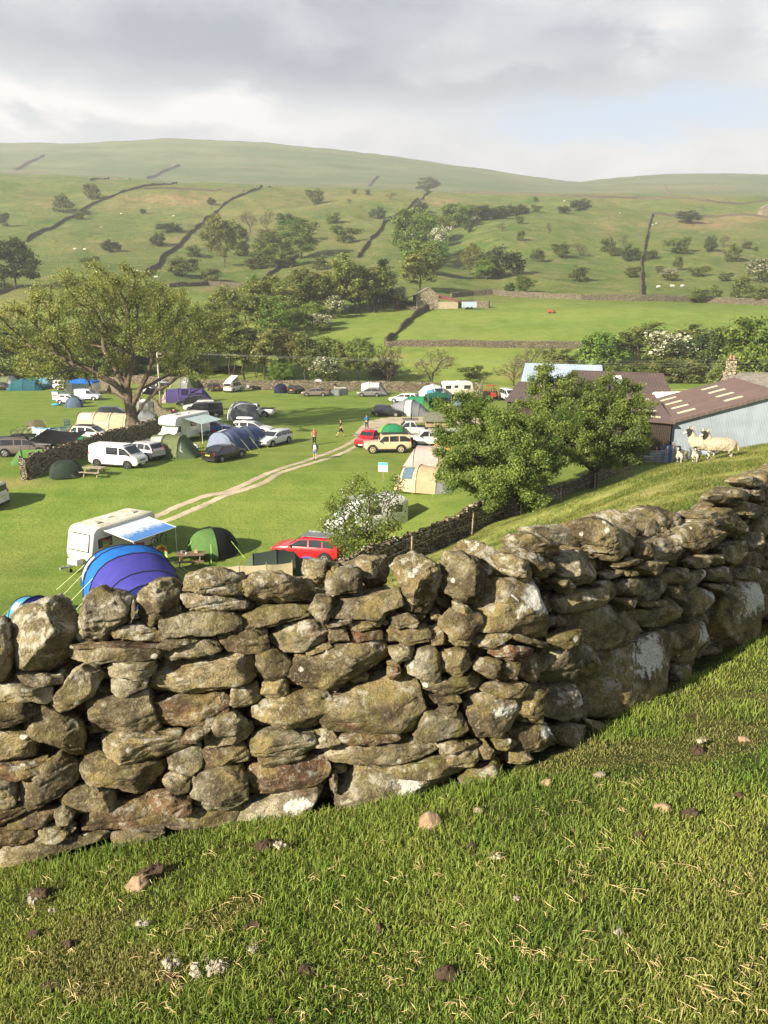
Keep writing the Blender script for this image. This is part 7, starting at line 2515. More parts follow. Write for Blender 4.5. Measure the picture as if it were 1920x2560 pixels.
def caravan(label, loc, rz, L=5.6, W=2.2, Hh=2.5, body=None, awning=False, moss=False, front_big=True, stripes=True, group='caravans and motorhomes on the camping field', box_windows=True):
	r = thing('caravan', label, 'caravan', loc, rz, group)
	z0 = .42
	a = L / 2
	poly = [(-a, z0 + .10), (-a + .05, z0), (a - .25, z0), (a - .02, z0 + .22), (a + .02, z0 + .62), (a - .30, Hh - .28), (a - .52, Hh - .06), (a - .85, Hh), (-a + .5, Hh), (-a + .18, Hh - .06), (-a + .02, Hh - .30)]
	extrude_side(poly, W, body or IVORY, 'body', r, .09)
	if moss:
		MB().slab([(-a + .5, -W / 2 + .14, Hh + .012), (a - .88, -W / 2 + .14, Hh + .012), (a - .88, W / 2 - .14, Hh + .012), (-a + .5, W / 2 - .14, Hh + .012)], .02).build('roof_panel', MOSSW, r)
	for x in (-.3 * L, .0, .24 * L):
		MB().box((x, .25 if x else -.3, Hh + .06), (.42, .42, .10), 0, .85).build('roof_vent', mat('grey_vent', (.35, .34, .30), .6) if x else WHITE, r)
	# front window lies in the sloping nose
	n0, n1 = Vector((a + .03, 0, z0 + .78)), Vector((a - .275, 0, Hh - .36))
	sl = (n1 - n0)
	up = Vector((sl.z, 0, -sl.x)).normalized() * .012
	w2 = W * .40
	fw = MB().slab([n0 + Vector((0, -w2, 0)) + up, n0 + Vector((0, w2, 0)) + up, n1 + Vector((0, w2 * .93, 0)) + up, n1 + Vector((0, -w2 * .93, 0)) + up], .03).build('front_window', TRIM, r)
	q0, q1 = n0 + sl * .06, n0 + sl * .94
	MB().slab([q0 + Vector((0, -w2 * .95, 0)) + up * 2.6, q0 + Vector((0, w2 * .95, 0)) + up * 2.6, q1 + Vector((0, w2 * .88, 0)) + up * 2.6, q1 + Vector((0, -w2 * .88, 0)) + up * 2.6], .02).build('pane', BLIND, fw)
	for s in (-1, 1):
		y = s * (W / 2 - .012)
		window_panel(r, a - 1.15, 1.62, 1.15, .62, y)
		window_panel(r, -a + 1.0, 1.62, 1.0, .60, y)
		if s > 0 or not awning:
			window_panel(r, -.35, 1.70, .7, .45, y)
		if stripes:
			for z, h in ((1.16, .05), (1.06, .03), (.98, .03)):
				MB().box((0, y, z), (L * .90, .012, h)).build('stripe', STRIPE, r)
		MB().box((0, s * (W / 2 - .03), z0 + .10), (L * .9, .02, .14)).build('skirt', mat('beige_skirt', (.46, .40, .30), .6), r)
		wheel_at(r, -.25, s * (W / 2 - .13), .31)
		MB().tube([(-.25 + .40 * math.cos(t), s * (W / 2 + .002), .36 + .40 * math.sin(t)) for t in np.linspace(0, math.pi, 11)], .03, 5).build('wheel_arch', TRIM, r)
		MB().box((-a - .01, s * W * .38, .95), (.04, .22, .14)).build('tail_light', REDL, r)
	MB().box((-a - .0, 0, 1.65), (.03, 1.5, .65)).build('rear_window', GLASS, r)
	dr = MB().box((.55, -W / 2 + .006, 1.35), (.62, .03, 1.7)).build('door', body or IVORY, r, bevel=.01)
	MB().box((.30, -W / 2 - .02, 1.3), (.05, .03, .14)).build('handle', TRIM, dr)
	mb = MB()
	for s in (-1, 1):
		mb.bar((a - .1, s * .42, .46), (a + 1.25, 0, .44), .045)
	mb.box((a + 1.35, 0, .47), (.32, .12, .14))
	mb.build('drawbar', STEEL, r)
	MB().bar((a + .75, .0, .45), (a + .75, 0, .12), .03).disc((a + .75, 0, .12), (0, 1, 0), .12, .07, 12).build('jockey_wheel', TRIM, r)
	MB().box((a + .35, 0, .62), (.5, .9, .36), 0, .9).build('gas_locker', body or IVORY, r, bevel=.03)
	for x in (-a + .3, a - .4):
		for s in (-1, 1):
			MB().bar((x, s * W * .38, z0), (x, s * W * .38, .0), .025).build('corner_steady', STEEL, r)
	return r
BLUEAWN = bpy.data.materials.new('blue_wave_awning')
BLUEAWN.use_nodes = True
_n = NT(BLUEAWN.node_tree)
_b = BLUEAWN.node_tree.nodes['Principled BSDF']
_P = _n.node('ShaderNodeTexCoord').outputs['Object']
_s = _n.node('ShaderNodeSeparateXYZ')
_n.put(_s.inputs[0], _P)
_f = _n.math('MULTIPLY_ADD', _n.math('SUBTRACT', _n.noise(_n.mapping(_P, (3.5, 1.4, 1)), 2.0, 5, .6), .5), 1.1, _n.step(_s.outputs[1], 1.6, 3.7))
_n.put(_b.inputs['Base Color'], _n.mix(_n.step(_f, .25, .75), (.60, .68, .76), (.07, .22, .55)))
_b.inputs['Roughness'].default_value = .6
# the near caravan with its awning
CP_ = mid(287, 1392)
cv = caravan('old ivory caravan with mossy roof and blue patterned awning, nearest on the left', CP_, R(-118), 5.6, 2.25, 2.65, None, True, True)
# local -y side faces the awning side; build on +y which looks to the right of the picture
mb = MB()
aw = [(1.75, 1.16, 2.42), (1.75, 3.65, 2.02), (-2.0, 3.65, 2.02), (-2.0, 1.16, 2.42)]
awn = bpy.data.objects.new('awning', None)
o = MB().slab(aw, .02).build('awning', BLUEAWN, cv)
BLUEAWN_FLIP = True
mb = MB()
for i in range(4):
	mb.bar(aw[i], aw[(i + 1) % 4], .03, n=5)
mb.build('awning_frame', WHITE, o)
for x in (1.7, -1.95):
	MB().bar((x, 3.63, 2.02), (x, 3.63, -.1), .022).build('awning_leg', WHITE, o)
def motorhome(label, loc, rz, L=6.2, W=2.2, Hh=2.85, luton=True, group='caravans and motorhomes on the camping field', name='motorhome'):
	r = thing(name, label, 'motorhome', loc, rz, group)
	a = L / 2
	z0 = .45
	fx = a - 1.55
	if luton:
		poly = [(-a, z0), (fx, z0), (fx, 1.75), (a - .55, 1.95), (a - .38, 2.15), (a - .55, Hh - .18), (a - .95, Hh), (-a + .25, Hh), (-a, Hh - .25)]
	else:
		poly = [(-a, z0), (fx, z0), (fx, 1.9), (fx - .2, Hh - .3), (fx - .7, Hh), (-a + .25, Hh), (-a, Hh - .25)]
	extrude_side(poly, W, C_['white'], 'body', r, .09)
	cab = [(fx - .1, z0 - .05), (a - .05, z0 - .05), (a, .75), (a - .08, 1.02), (a - .62, 1.22), (a - 1.12, 1.95), (fx - .1, 1.98)]
	extrude_side(cab, W * .90, C_['white'], 'cab', r, .09)
	n0, n1 = Vector((a - .64, 0, 1.27)), Vector((a - 1.10, 0, 1.90))
	up = Vector((.62, 0, .46)).normalized() * .02
	w = W * .36
	MB().slab([n0 + Vector((0, -w, 0)) + up, n0 + Vector((0, w, 0)) + up, n1 + Vector((0, w * .92, 0)) + up, n1 + Vector((0, -w * .92, 0)) + up], .02).build('windscreen', mat('silver_screen', (.42, .52, .48), .3, .1), r)
	MB().box((a + .0, 0, .62), (.10, W * .80, .26)).build('bumper', TRIM, r)
	MB().box((a - .02, 0, .92), (.06, W * .36, .14)).build('grille', TRIM, r)
	MB().box((a + .06, 0, .58), (.02, .52, .11)).build('number_plate', PLATE_W, r)
	for s in (-1, 1):
		MB().box((a - .06, s * W * .34, .93), (.12, .30, .18)).build('headlight', LAMP, r)
		MB().slab([(fx + .12, s * (W * .45 + .006), 1.22), (a - .78, s * (W * .45 + .006), 1.22), (a - 1.14, s * (W * .45 - .0), 1.82), (fx + .12, s * (W * .45 - .0), 1.82)][::s], .02).build('side_window', GLASS, r)
		MB().box((a - .75, s * (W * .5 + .08), 1.42), (.1, .16, .28)).build('wing_mirror', TRIM, r)
		y = s * (W / 2 - .01)
		window_panel(r, -.2, 1.85, 1.0, .55, y)
		window_panel(r, -a + .9, 1.85, .9, .5, y)
		MB().box((-.3, y, 1.15), (L * .66, .012, .10)).build('stripe', mat('grey_stripe', (.3, .33, .38), .5), r)
		for x in (fx + .55, -a + 1.3):
			wheel_at(r, x, s * (W / 2 - .18), .34)
	MB().box((-a - .01, 0, 1.8), (.03, 1.3, .55)).build('rear_window', GLASS, r)
	MB().box((-.4, .2, Hh + .06), (.5, .5, .12)).build('roof_vent', WHITE, r)
	MB().box((.9, -.2, Hh + .05), (.9, .6, .07)).build('roof_light', mat('grey_vent', (.35, .34, .30), .6), r)
	dr = MB().box((.75, W / 2 + .0, 1.45), (.6, .04, 1.75)).build('door', WHITE, r, bevel=.01)
	MB().box((.52, W / 2 + .03, 1.4), (.05, .03, .12)).build('handle', TRIM, dr)
	return r
mh = motorhome('white coachbuilt motorhome with cab pod and pale blue side awning, middle of the camp', mid(462, 1100), R(-112), 6.6)
aw = [(1.6, 1.12, 2.62), (1.6, 3.4, 2.12), (-2.2, 3.4, 2.12), (-2.2, 1.12, 2.62)]
o = MB().slab(aw, .02).build('awning', fabric('pale_blue', (.50, .62, .66)), mh)
for x in (1.55, -2.15):
	MB().bar((x, 3.38, 2.12), (x, 3.38, 0), .025).build('awning_leg', WHITE, o)
motorhome('white motorhome hidden behind the small sparse hawthorn', mid(915, 1335), R(205), 5.5, 2.1, 2.6, False)
caravan('cream touring caravan at the far wall right of the white tent trailer', mid(1143, 990), R(4), 5.4, 2.1, 2.55, IVORY, False, False, stripes=False)
caravan('white caravan whose roof shows between the farm buildings', Vector((38.5, 102, H(38.5, 102))), R(8), 6.0, 2.2, 3.4, WHITE, False, False, stripes=False)
motorhome('long cream coach at the far left end of the camp', mid(187, 955), R(172), 6.8, 2.2, 2.6, True)
# pop-top camper at the far wall
pt = car('van', 'camper_van', 'white camper van with raised pop-up roof, seen from behind', mid(583, 979), face(75), C_['white'], 'van', scale=.95)
MB().slab([(-1.9, -.72, 2.05), (1.0, -.72, 2.95), (1.0, .72, 2.95), (-1.9, .72, 2.05)], .12).build('pop_roof', WHITE, pt)
MB().add([(-1.8, -.66, 2.0), (.9, -.66, 2.0), (.9, -.66, 2.85), (-1.8, .66, 2.0), (.9, .66, 2.0), (.9, .66, 2.85)], [(0, 1, 2), (5, 4, 3), (1, 4, 5, 2)]).build('canvas', fabric('grey_canvas', (.30, .30, .31)), pt)
mb = MB()
for k in range(5):
	mb.box((-2.48, 0, .95 + .17 * k), (.05, 1.35, .05))
mb.build('bike_rack', TRIM, pt)
# classic camper with domed white awning tent
cc = car('van', 'camper_van', 'two tone pale blue and white classic camper van beside the cream caravan', mid(1090, 994), face(-75), paint('pale_blue', (.42, .55, .66)), 'van', scale=.9)
# ------------------------------------------------------------------ tents
FAB = {k: fabric(k, v) for k, v in {
	'royal': (.02, .17, .60), 'violet': (.065, .062, .36), 'deepblue': (.02, .03, .20), 'cream': (.60, .53, .40), 'slate': (.085, .12, .24), 'slatelight': (.22, .27, .38), 'green': (.10, .20, .055), 'lime': (.17, .38, .08),
	'olive': (.16, .19, .085), 'moss': (.10, .14, .075), 'darkgreen': (.035, .052, .040), 'teal': (.025, .13, .17), 'purple': (.085, .065, .20), 'navy': (.020, .022, .06), 'grey': (.25, .26, .28), 'lightgrey': (.52, .53, .54),
	'white': (.74, .74, .72), 'black': (.014, .015, .017), 'emerald': (.03, .24, .11), 'pine': (.02, .115, .075), 'orange': (.62, .30, .05), 'beige': (.48, .38, .24), 'sand': (.58, .48, .33), 'pink': (.50, .38, .36), 'sky': (.10, .33, .55), 'bluegrey': (.12, .18, .26)}.items()}
WIN = mat('clear_tent_window', (.40, .42, .45), .2, .25, 3, spec=.7)
POLEM = mat('tent_pole_dark', (.02, .02, .025), .5)
def arch(x, w, h, n=13, pw=2.3, lean=0.0):
	pts = []
	for t in np.linspace(0, math.pi, n):
		c, s = math.cos(t), math.sin(t)
		pts.append(Vector((x + lean * h * abs(s) ** .8, w / 2 * np.sign(c) * abs(c) ** (2 / pw), h * abs(s) ** (2 / pw))))
	return pts
def tunnel_tent(label, loc, rz, arches, cols, poles=None, windows=(), doors=(), guys=True, group='tents on the camping field', name='tunnel_tent', guycol=None, sub=3):
	"""arches: (x, width, height); cols: fabric of each bay between them. windows: (bay, side, fabric)"""
	r = thing(name, label, 'tent', loc, rz, group)
	for i in range(len(arches) - 1):
		(x0, w0, h0), (x1, w1, h1) = arches[i], arches[i + 1]
		rings = []
		for k in range(sub + 1):
			f = k / sub
			sag = 1 - .035 * math.sin(math.pi * f) * (1 if min(h0, h1) > .4 * max(h0, h1) else -1.5)
			w, h = w0 + (w1 - w0) * f, h0 + (h1 - h0) * f
			# a bay that closes towards the ground bulges like taut cloth
			rings.append(arch(x0 + (x1 - x0) * f, w * (1 - (1 - sag) * .4), h * sag))
		MB().loft(rings, closed=False, cap=False).build('fly_panel', FAB[cols[i]], r, True)
	for i, (x, w, h) in enumerate(arches):
		if h > .35 and (poles is None or i in poles):
			MB().tube([p + Vector((0, 0, .015)) if j else p for j, p in enumerate(arch(x, w * 1.006, h * 1.006))], .024, 5).build('tent_pole', POLEM, r)
	for (i, s, f0, f1, v0, v1, m) in windows:
		(x0, w0, h0), (x1, w1, h1) = arches[i], arches[i + 1]
		rows = []
		for f in np.linspace(f0, f1, 4):
			w, h = (w0 + (w1 - w0) * f), (h0 + (h1 - h0) * f)
			A = arch(x0 + (x1 - x0) * f, w * 1.006, h * 1.004, 25)
			rows.append([A[int(round(j))] + Vector((0, s * .012, .008)) for j in (np.linspace(v0, v1, 6) * 12 if s > 0 else 24 - np.linspace(v0, v1, 6) * 12)])
		MB().loft(rows, closed=False, cap=False).build('window', WIN if m is None else FAB[m], r, True)
	if guys:
		gm = guycol or mat('pale_guy_rope', (.55, .6, .25), .7)
		for i, (x, w, h) in enumerate(arches):
			if h > .6 * max(a[2] for a in arches):
				for s in (-1, 1):
					ex = -.5 if i == 0 else (.5 if i == len(arches) - 1 else 0)
					MB().bar((x, s * w * .42, h * .62), (x + ex, s * (w / 2 + 1.0), .02), .010, n=3).build('guy_rope', gm, r)
	return r
# near blue tent behind the stone wall
bt = tunnel_tent('large royal blue and violet tunnel tent with black arches just behind the wall', mid(345, 1500), R(-60),
				 [(-3.4, 2.3, .30), (-2.75, 3.4, 1.75), (-1.4, 3.7, 2.15), (-.35, 3.6, 2.1), (.5, 3.4, 2.0), (1.55, 3.3, 1.9), (2.6, 3.1, 1.75), (3.5, 2.4, .25)],
				 ['royal', 'royal', 'royal', 'violet', 'violet', 'violet', 'deepblue'], poles=[1, 2, 3, 5, 6],
				 windows=[(1, -1, .25, .75, .15, .62, 'lightgrey')]).scale = (1.42, 1.38, 1.22)
tunnel_tent('small sky blue dome tent peeping over the wall at far left', mid(82, 1542), R(-30), [(-1.4, 1.2, .1), (-.7, 1.8, .95), (.2, 2.0, 1.15), (1.2, 1.2, .1)], ['sky', 'sky', 'deepblue'], poles=[1, 2], windows=[(1, -1, .2, .8, .35, .7, 'lightgrey')], name='dome_tent')
def dome_tent(label, loc, rz, w, d, h, c1, c2=None, c3=None, poles=True, guys=False, name='dome_tent', porch=None, pole_col=None):
	r = thing(name, label, 'tent', loc, rz, 'tents on the camping field')
	n = 24
	secs = [(0, 6, c1), (6, 12, c2 or c1), (12, 18, c3 or c1), (18, 24, c2 or c1)]
	P = lambda t, v: Vector((w / 2 * math.cos(t) * math.cos(v) ** .75, d / 2 * math.sin(t) * math.cos(v) ** .75, h * math.sin(v) ** .92))
	for a, b, c in secs:
		rings = [[P(2 * math.pi * k / n + math.pi / 4, min(v, 1.5706)) * (1 + .0) for k in range(a, b + 1)] for v in np.linspace(0, math.pi / 2, 8)]
		for j, v in enumerate(np.linspace(0, math.pi / 2, 8)):
			for i, q in enumerate(rings[j]):
				s = math.sin(math.pi * i / (b - a))
				rings[j][i] = Vector((q.x * (1 - .09 * s * math.cos(v)), q.y * (1 - .09 * s * math.cos(v)), q.z))
		MB().loft(rings, closed=False, cap=False).build('fly_panel', FAB[c], r, True)
	if poles:
		for t in (math.pi / 4, 3 * math.pi / 4):
			A = [P(t, v) for v in np.linspace(0, 1.57, 7)] + [P(t + math.pi, v) for v in np.linspace(1.57, 0, 7)]
			MB().tube([q * 1.008 + Vector((0, 0, .01)) for q in A], .022, 5).build('tent_pole', pole_col or POLEM, r)
	if porch:
		MB().slab([(w * .18, -d * .50, .02), (w * .42, -d * .30, .02), (w * .16, -d * .18, h * .72), (-.05 * w, -d * .30, h * .66)], .012).build('door', FAB[porch], r)
	if guys:
		for t in np.linspace(0, 6.28, 7)[:-1]:
			MB().bar(P(t, .6), P(t, 0) * 1.42 + Vector((0, 0, .02)), .012, n=3).build('guy_rope', mat('lime_guy_rope', (.45, .75, .12), .7), r)
	return r
dome_tent('green dome tent with black top and lime guy ropes by the near picnic table', mid(532, 1383), R(-25), 3.6, 3.0, 1.75, 'green', 'black', 'green', guys=True)
tunnel_tent('dark green tent tucked behind a beige windbreak right behind the wall', mid(688, 1437), R(10), [(-2.2, 1.6, .1), (-1.3, 2.6, 1.35), (.1, 2.8, 1.55), (1.2, 2.7, 1.35), (2.1, 1.8, .1)], ['moss', 'darkgreen', 'darkgreen', 'darkgreen'], guys=False)
dome_tent('very dark green dome tent in the shade of the pointed field wall', mid(167, 1190), R(20), 3.0, 2.3, 1.35, 'darkgreen', 'darkgreen', porch='moss')
tunnel_tent('olive green tunnel tent with clear windows in front of the white motorhome', mid(434, 1140), R(-10), [(-2.6, 2.2, .15), (-1.9, 3.1, 2.0), (-.5, 3.2, 2.1), (1.05, 3.1, 2.0), (2.6, 2.2, .15)], ['olive', 'olive', 'olive', 'moss'],
			windows=[(1, -1, .15, .9, .3, .72, 'lightgrey'), (3, -1, .15, .55, .25, .7, None)])
tunnel_tent('long cream four arch tunnel tent behind the pearl white SUV', mid(262, 1098) + Vector((-1.0, 5.4, 0)), R(-6), [(-4.1, 2.4, .2), (-3.6, 3.0, 2.2), (-1.6, 3.1, 2.25), (.3, 3.1, 2.2), (2.2, 3.0, 2.15), (3.3, 2.2, .2)], ['cream', 'cream', 'cream', 'cream', 'cream'], windows=[(1, -1, .2, .85, .45, .8, 'lightgrey'), (2, -1, .2, .85, .45, .8, 'sand'), (3, -1, .2, .85, .1, .75, 'sand')])
tunnel_tent('slate blue striped tunnel tent with pale guy ropes, centre of the camp', mid(594, 1120), R(62), [(-3.4, 2.6, .25), (-2.7, 3.2, 1.95), (-1.3, 3.4, 2.1), (.1, 3.4, 2.1), (1.5, 3.3, 2.0), (2.7, 3.1, 1.9), (3.3, 2.2, .2)], ['slatelight', 'slate', 'slate', 'slate', 'slate', 'slate'], windows=[(1, -1, .1, .4, .15, .85, 'slatelight'), (3, -1, .1, .5, .15, .8, 'slatelight'), (1, 1, .1, .9, .80, .98, 'lightgrey')])
tunnel_tent('purple tunnel tent with several arches left of the black roof box car', mid(470, 1004), R(8), [(-4.2, 2.6, .2), (-3.2, 3.0, 2.0), (-1.3, 3.1, 2.15), (.6, 3.1, 2.15), (2.4, 3.0, 2.1), (3.9, 2.4, .2)], ['pink', 'purple', 'purple', 'purple', 'purple'], windows=[(0, -1, .2, .9, .2, .8, 'purple'), (2, -1, .25, .8, .35, .75, 'navy')])
tunnel_tent('olive arched tunnel tent with pale windows at the far wall', mid(462, 972), R(-18), [(-2.9, 2.6, .2), (-1.7, 3.4, 2.1), (.2, 3.6, 2.35), (1.6, 3.4, 2.1), (2.7, 2.4, .2)], ['olive', 'olive', 'grey', 'moss'], windows=[(0, -1, .35, .95, .25, .85, 'sand'), (2, -1, .2, .7, .35, .8, 'lightgrey')])
tunnel_tent('grey and white air tent with large dark mesh window in front of the white pickup', mid(608, 1050), R(-72), [(-2.0, 3.0, .3), (-1.4, 3.8, 2.25), (.2, 3.9, 2.4), (1.5, 3.8, 2.2), (1.95, 3.4, .3)], ['grey', 'white', 'lightgrey', 'grey'], windows=[(3, -1, .05, .7, .35, .95, 'lightgrey'), (3, 1, .05, .7, .35, .95, 'grey')])
dome_tent('navy dome tent alone by the far wall', mid(702, 982), R(10), 2.7, 2.7, 1.6, 'navy')
dome_tent('pale grey dome tent behind the bronze saloon', mid(797, 974), R(0), 3.0, 3.0, 2.0, 'lightgrey', 'grey')
tunnel_tent('pale grey tent with open porch behind the dark grey hatchback', mid(937, 986), R(-6), [(-2.3, 2.6, 1.9), (-.9, 3.0, 2.25), (.9, 2.9, 2.1), (2.3, 2.2, .2)], ['white', 'lightgrey', 'grey'], windows=[(0, -1, .1, .9, .45, .8, 'white')])
tunnel_tent('big grey dome tent with extension touching the black hatchback', mid(1022, 1037), R(-12), [(-3.4, 1.6, .2), (-2.2, 2.8, 1.5), (-.4, 3.8, 2.1), (.6, 3.8, 2.1), (1.6, 3.0, 1.5), (3.0, 1.8, .2)], ['lightgrey', 'grey', 'lightgrey', 'grey', 'grey'], windows=[(2, -1, .1, .9, .6, .75, 'white')])
tunnel_tent('bright emerald green tent behind the big grey dome tent', mid(1042, 1022), R(-8), [(-2.6, 2.2, .9), (-1.2, 2.8, 1.8), (1.1, 2.9, 1.9), (2.3, 2.0, .1)], ['emerald', 'emerald', 'lime'])
dome_tent('navy dome tent beside the wooden hurdles', mid(1156, 1028), R(30), 3.0, 2.6, 2.0, 'navy', 'bluegrey')
tunnel_tent('beige tunnel tent with clear window half hidden by the hawthorns', mid(1066, 1224), R(-20), [(-3.0, 2.0, .3), (-2.3, 3.0, 2.1), (-.6, 3.4, 2.4), (1.4, 3.3, 2.3), (2.8, 2.6, .3)], ['beige', 'sand', 'beige', 'grey'], windows=[(1, -1, .15, .75, .35, .85, 'bluegrey')]).scale = (.8, .8, .8)
tunnel_tent('pinkish beige tent behind the beige tunnel tent', mid(1075, 1166), R(-15), [(-2.2, 2.2, .2), (-1.2, 3.0, 1.8), (1.0, 3.0, 1.9), (2.2, 2.2, .2)], ['pink', 'pink', 'sand'], guys=False)
tunnel_tent('teal family tent with pale poles at the far left', mid(68, 975), R(4), [(-3.4, 2.4, .2), (-2.3, 3.0, 1.9), (-.2, 3.2, 2.2), (2.0, 3.0, 1.9), (3.2, 2.2, .2)], ['teal', 'teal', 'teal', 'teal'], guys=False)
tunnel_tent('green and white tent at the left edge behind the teal tent', mid(22, 968), R(-8), [(-2.4, 2.2, .3), (-1.4, 3.0, 2.0), (.8, 3.2, 2.2), (2.0, 2.4, .4)], ['lime', 'olive', 'lightgrey'], guys=False)
dome_tent('green dome tent behind the pale blue tent far left', mid(92, 958), R(0), 3.0, 3.0, 2.0, 'emerald')
tunnel_tent('pale blue tent beside the teal tent', mid(115, 968), R(0), [(-2.0, 2.0, 1.2), (-.8, 2.6, 1.8), (.9, 2.6, 1.8), (2.0, 2.0, .2)], ['sky', 'sky', 'bluegrey'], guys=False)
dome_tent('small slate blue dome tent in front of the silver van', mid(186, 1018), R(15), 2.9, 2.3, 1.5, 'bluegrey', 'slate')
tunnel_tent('bright green low tent between the pickup and the field wall', mid(88, 1156), R(28), [(-2.0, 1.6, .1), (-1.1, 2.2, 1.25), (.7, 2.2, 1.15), (2.0, 1.4, .1)], ['green', 'lime', 'green'], guys=False)
dome_tent('little green tent beneath the dark tarp', mid(152, 1130), R(0), 2.6, 2.0, 1.2, 'lime', 'green')
dome_tent('green dome tent behind the field wall, right of the dark tarp', mid(206, 1122), R(0), 2.6, 2.2, 1.25, 'emerald', 'lime')
dome_tent('small light green dome under the big tree', mid(312, 975), R(0), 2.4, 2.2, 1.6, 'lime')
dome_tent('low lime green dome tent behind the red pickup', mid(980, 1094), R(0), 3.6, 2.4, 1.5, 'emerald', 'lime')
# tipi
r = thing('tipi_tent', 'orange pointed tipi tent beside the white off-roader', 'tent', mid(1116, 1118), 0, 'tents on the camping field')
n = 12
MB().loft([[Vector((rad * math.cos(6.283 * k / n) * (1 - .06 * (k % 2)), rad * math.sin(6.283 * k / n) * (1 - .06 * (k % 2)), z)) for k in range(n)] for z, rad in ((0, 1.75), (.5, 1.42), (1.3, .80), (2.0, .30), (2.35, .06))], cap=False).build('fly_panel', FAB['orange'], r, False)
MB().bar((0, 0, 0), (0, 0, 2.42), .03).build('tent_pole', POLEM, r)
MB().slab([(-.5, -1.55, .05), (.3, -1.62, .05), (.02, -.62, 1.45)], .012).build('door', FAB['sand'], r)
# domed white drive-away tent at the classic camper
tunnel_tent('white domed awning tent with pale blue skirt attached to the classic camper', mid(1080, 993), R(0), [(-2.3, 2.6, .9), (-1.3, 3.2, 1.9), (.2, 3.4, 2.3), (1.4, 3.2, 1.9), (2.3, 2.6, .9)], ['white', 'white', 'white', 'white'], guys=False, windows=[(1, -1, .2, .9, .1, .45, 'sky'), (2, -1, .1, .8, .1, .45, 'sky')], name='awning_tent')
tunnel_tent('white sheet tent standing between the big tree and the utility pole', mid(364, 1030), R(60), [(-1.2, 1.6, 1.6), (-.2, 2.0, 1.9), (1.1, 1.8, 1.4)], ['white', 'lightgrey'], guys=False)
r = thing('trailer_tent', 'white folded trailer tent right of the big tree trunk', 'trailer', mid(372, 1082), R(10), 'tents on the camping field')
MB().box((0, 0, .85), (3.4, 1.7, .85), 0, .96).build('body', WHITE, r, bevel=.06)
MB().box((0, 0, 1.32), (3.2, 1.6, .10)).build('lid', FAB['lightgrey'], r)
for y in (-.85, .85):
	wheel_at(r, -.2, y * .98, .30)
MB().bar((1.7, 0, .5), (2.9, 0, .45), .05).build('drawbar', STEEL, r)
r = thing('canvas_awning', 'grey canvas awning rising from the white trailer tent', 'awning', mid(372, 1062), R(0))
MB().loft([arch(-1.0, 2.2, 1.7), arch(0, 2.3, 1.9), arch(1.0, 2.0, 1.2)], closed=False, cap=False).build('canvas', FAB['grey'], r, True)
for x in (-1, 1):
	MB().bar((x, -1.0, 0), (x * .9, -.6, 1.4), .03).build('pole', POLEM, r)
def tarp(label, loc, rz, w, d, h0, h1, m):
	r = thing('tarp_shelter', label, 'tarp', loc, rz)
	g = []
	for j in range(7):
		v = j / 6
		g.append([Vector(((u - .5) * w, (v - .5) * d, h0 + (h1 - h0) * v - .28 * math.sin(math.pi * u) * math.sin(math.pi * v) + .25 * (abs(u - .5) * 2) ** 2)) for u in np.linspace(0, 1, 8)])
	MB().loft(g, closed=False, cap=False).build('tarp', m, r, True)
	for (u, v) in ((0, 0), (1, 0), (0, 1), (1, 1)):
		z = h0 + (h1 - h0) * v + .25
		MB().bar(((u - .5) * w, (v - .5) * d, 0), ((u - .5) * w, (v - .5) * d, z), .025).build('pole', POLEM, r)
	return r
tarp('black sagging tarp on poles between the pickup and the field wall', mid(155, 1138), R(-8), 4.4, 3.2, 1.35, 2.0, FAB['black'])
tarp('dark tarp strung beside the utility pole', mid(388, 1004), R(0), 3.0, 3.0, 1.2, 1.9, FAB['black'])
def gazebo(label, loc, rz, w, d, h, roofm, wallm, walls, name='gazebo'):
	r = thing(name, label, 'gazebo', loc, rz)
	a, b = w / 2, d / 2
	top = Vector((0, 0, h + .55))
	c = [Vector((-a, -b, h)), Vector((a, -b, h)), Vector((a, b, h)), Vector((-a, b, h))]
	MB().add(c + [top], [(0, 1, 4), (1, 2, 4), (2, 3, 4), (3, 0, 4)]).build('canopy', FAB[roofm], r)
	mb = MB()
	for i in range(4):
		p, q = c[i], c[(i + 1) % 4]
		mb.slab([p, q, q - Vector((0, 0, .28)), p - Vector((0, 0, .28))], .02)
	mb.build('valance', FAB[roofm], r)
	for p in c:
		MB().bar((p.x, p.y, 0), p, .03).build('leg', STEEL, r)
	for i in walls:
		p, q = c[i], c[(i + 1) % 4]
		MB().slab([Vector((p.x, p.y, .05)), Vector((q.x, q.y, .05)), q - Vector((0, 0, .05)), p - Vector((0, 0, .05))], .015).build('side_wall', FAB[wallm], r)
	return r
gazebo('gazebo with bright blue roof and white sides at the left of the camp', mid(207, 984), R(-4), 5.2, 3.2, 2.2, 'royal', 'white', [1, 2, 3])
gazebo('open dark green gazebo in front of the classic camper van', mid(1095, 1022), R(5), 3.4, 3.0, 2.0, 'pine', 'pine', [2])
def stripes_mat(name, cols, scale, axis=2):
	m = bpy.data.materials.new(name)
	m.use_nodes = True
	n = NT(m.node_tree)
	b = m.node_tree.nodes['Principled BSDF']
	s = n.node('ShaderNodeSeparateXYZ')
	n.put(s.inputs[0], n.node('ShaderNodeTexCoord').outputs['Object'])
	f = n.math('FRACT', n.math('MULTIPLY', s.outputs[axis], scale))
	rp = n.node('ShaderNodeValToRGB')
	n.put(rp.inputs[0], f)
	rp.color_ramp.interpolation = 'CONSTANT'
	el = rp.color_ramp.elements
	for i, c in enumerate(cols):
		e = el[0] if i == 0 else (el[1] if i == 1 else el.new(i / len(cols)))
		e.position = i / len(cols)
		e.color = (*c, 1)
	n.put(b.inputs['Base Color'], rp.outputs[0])
	b.inputs['Roughness'].default_value = .8
	return m
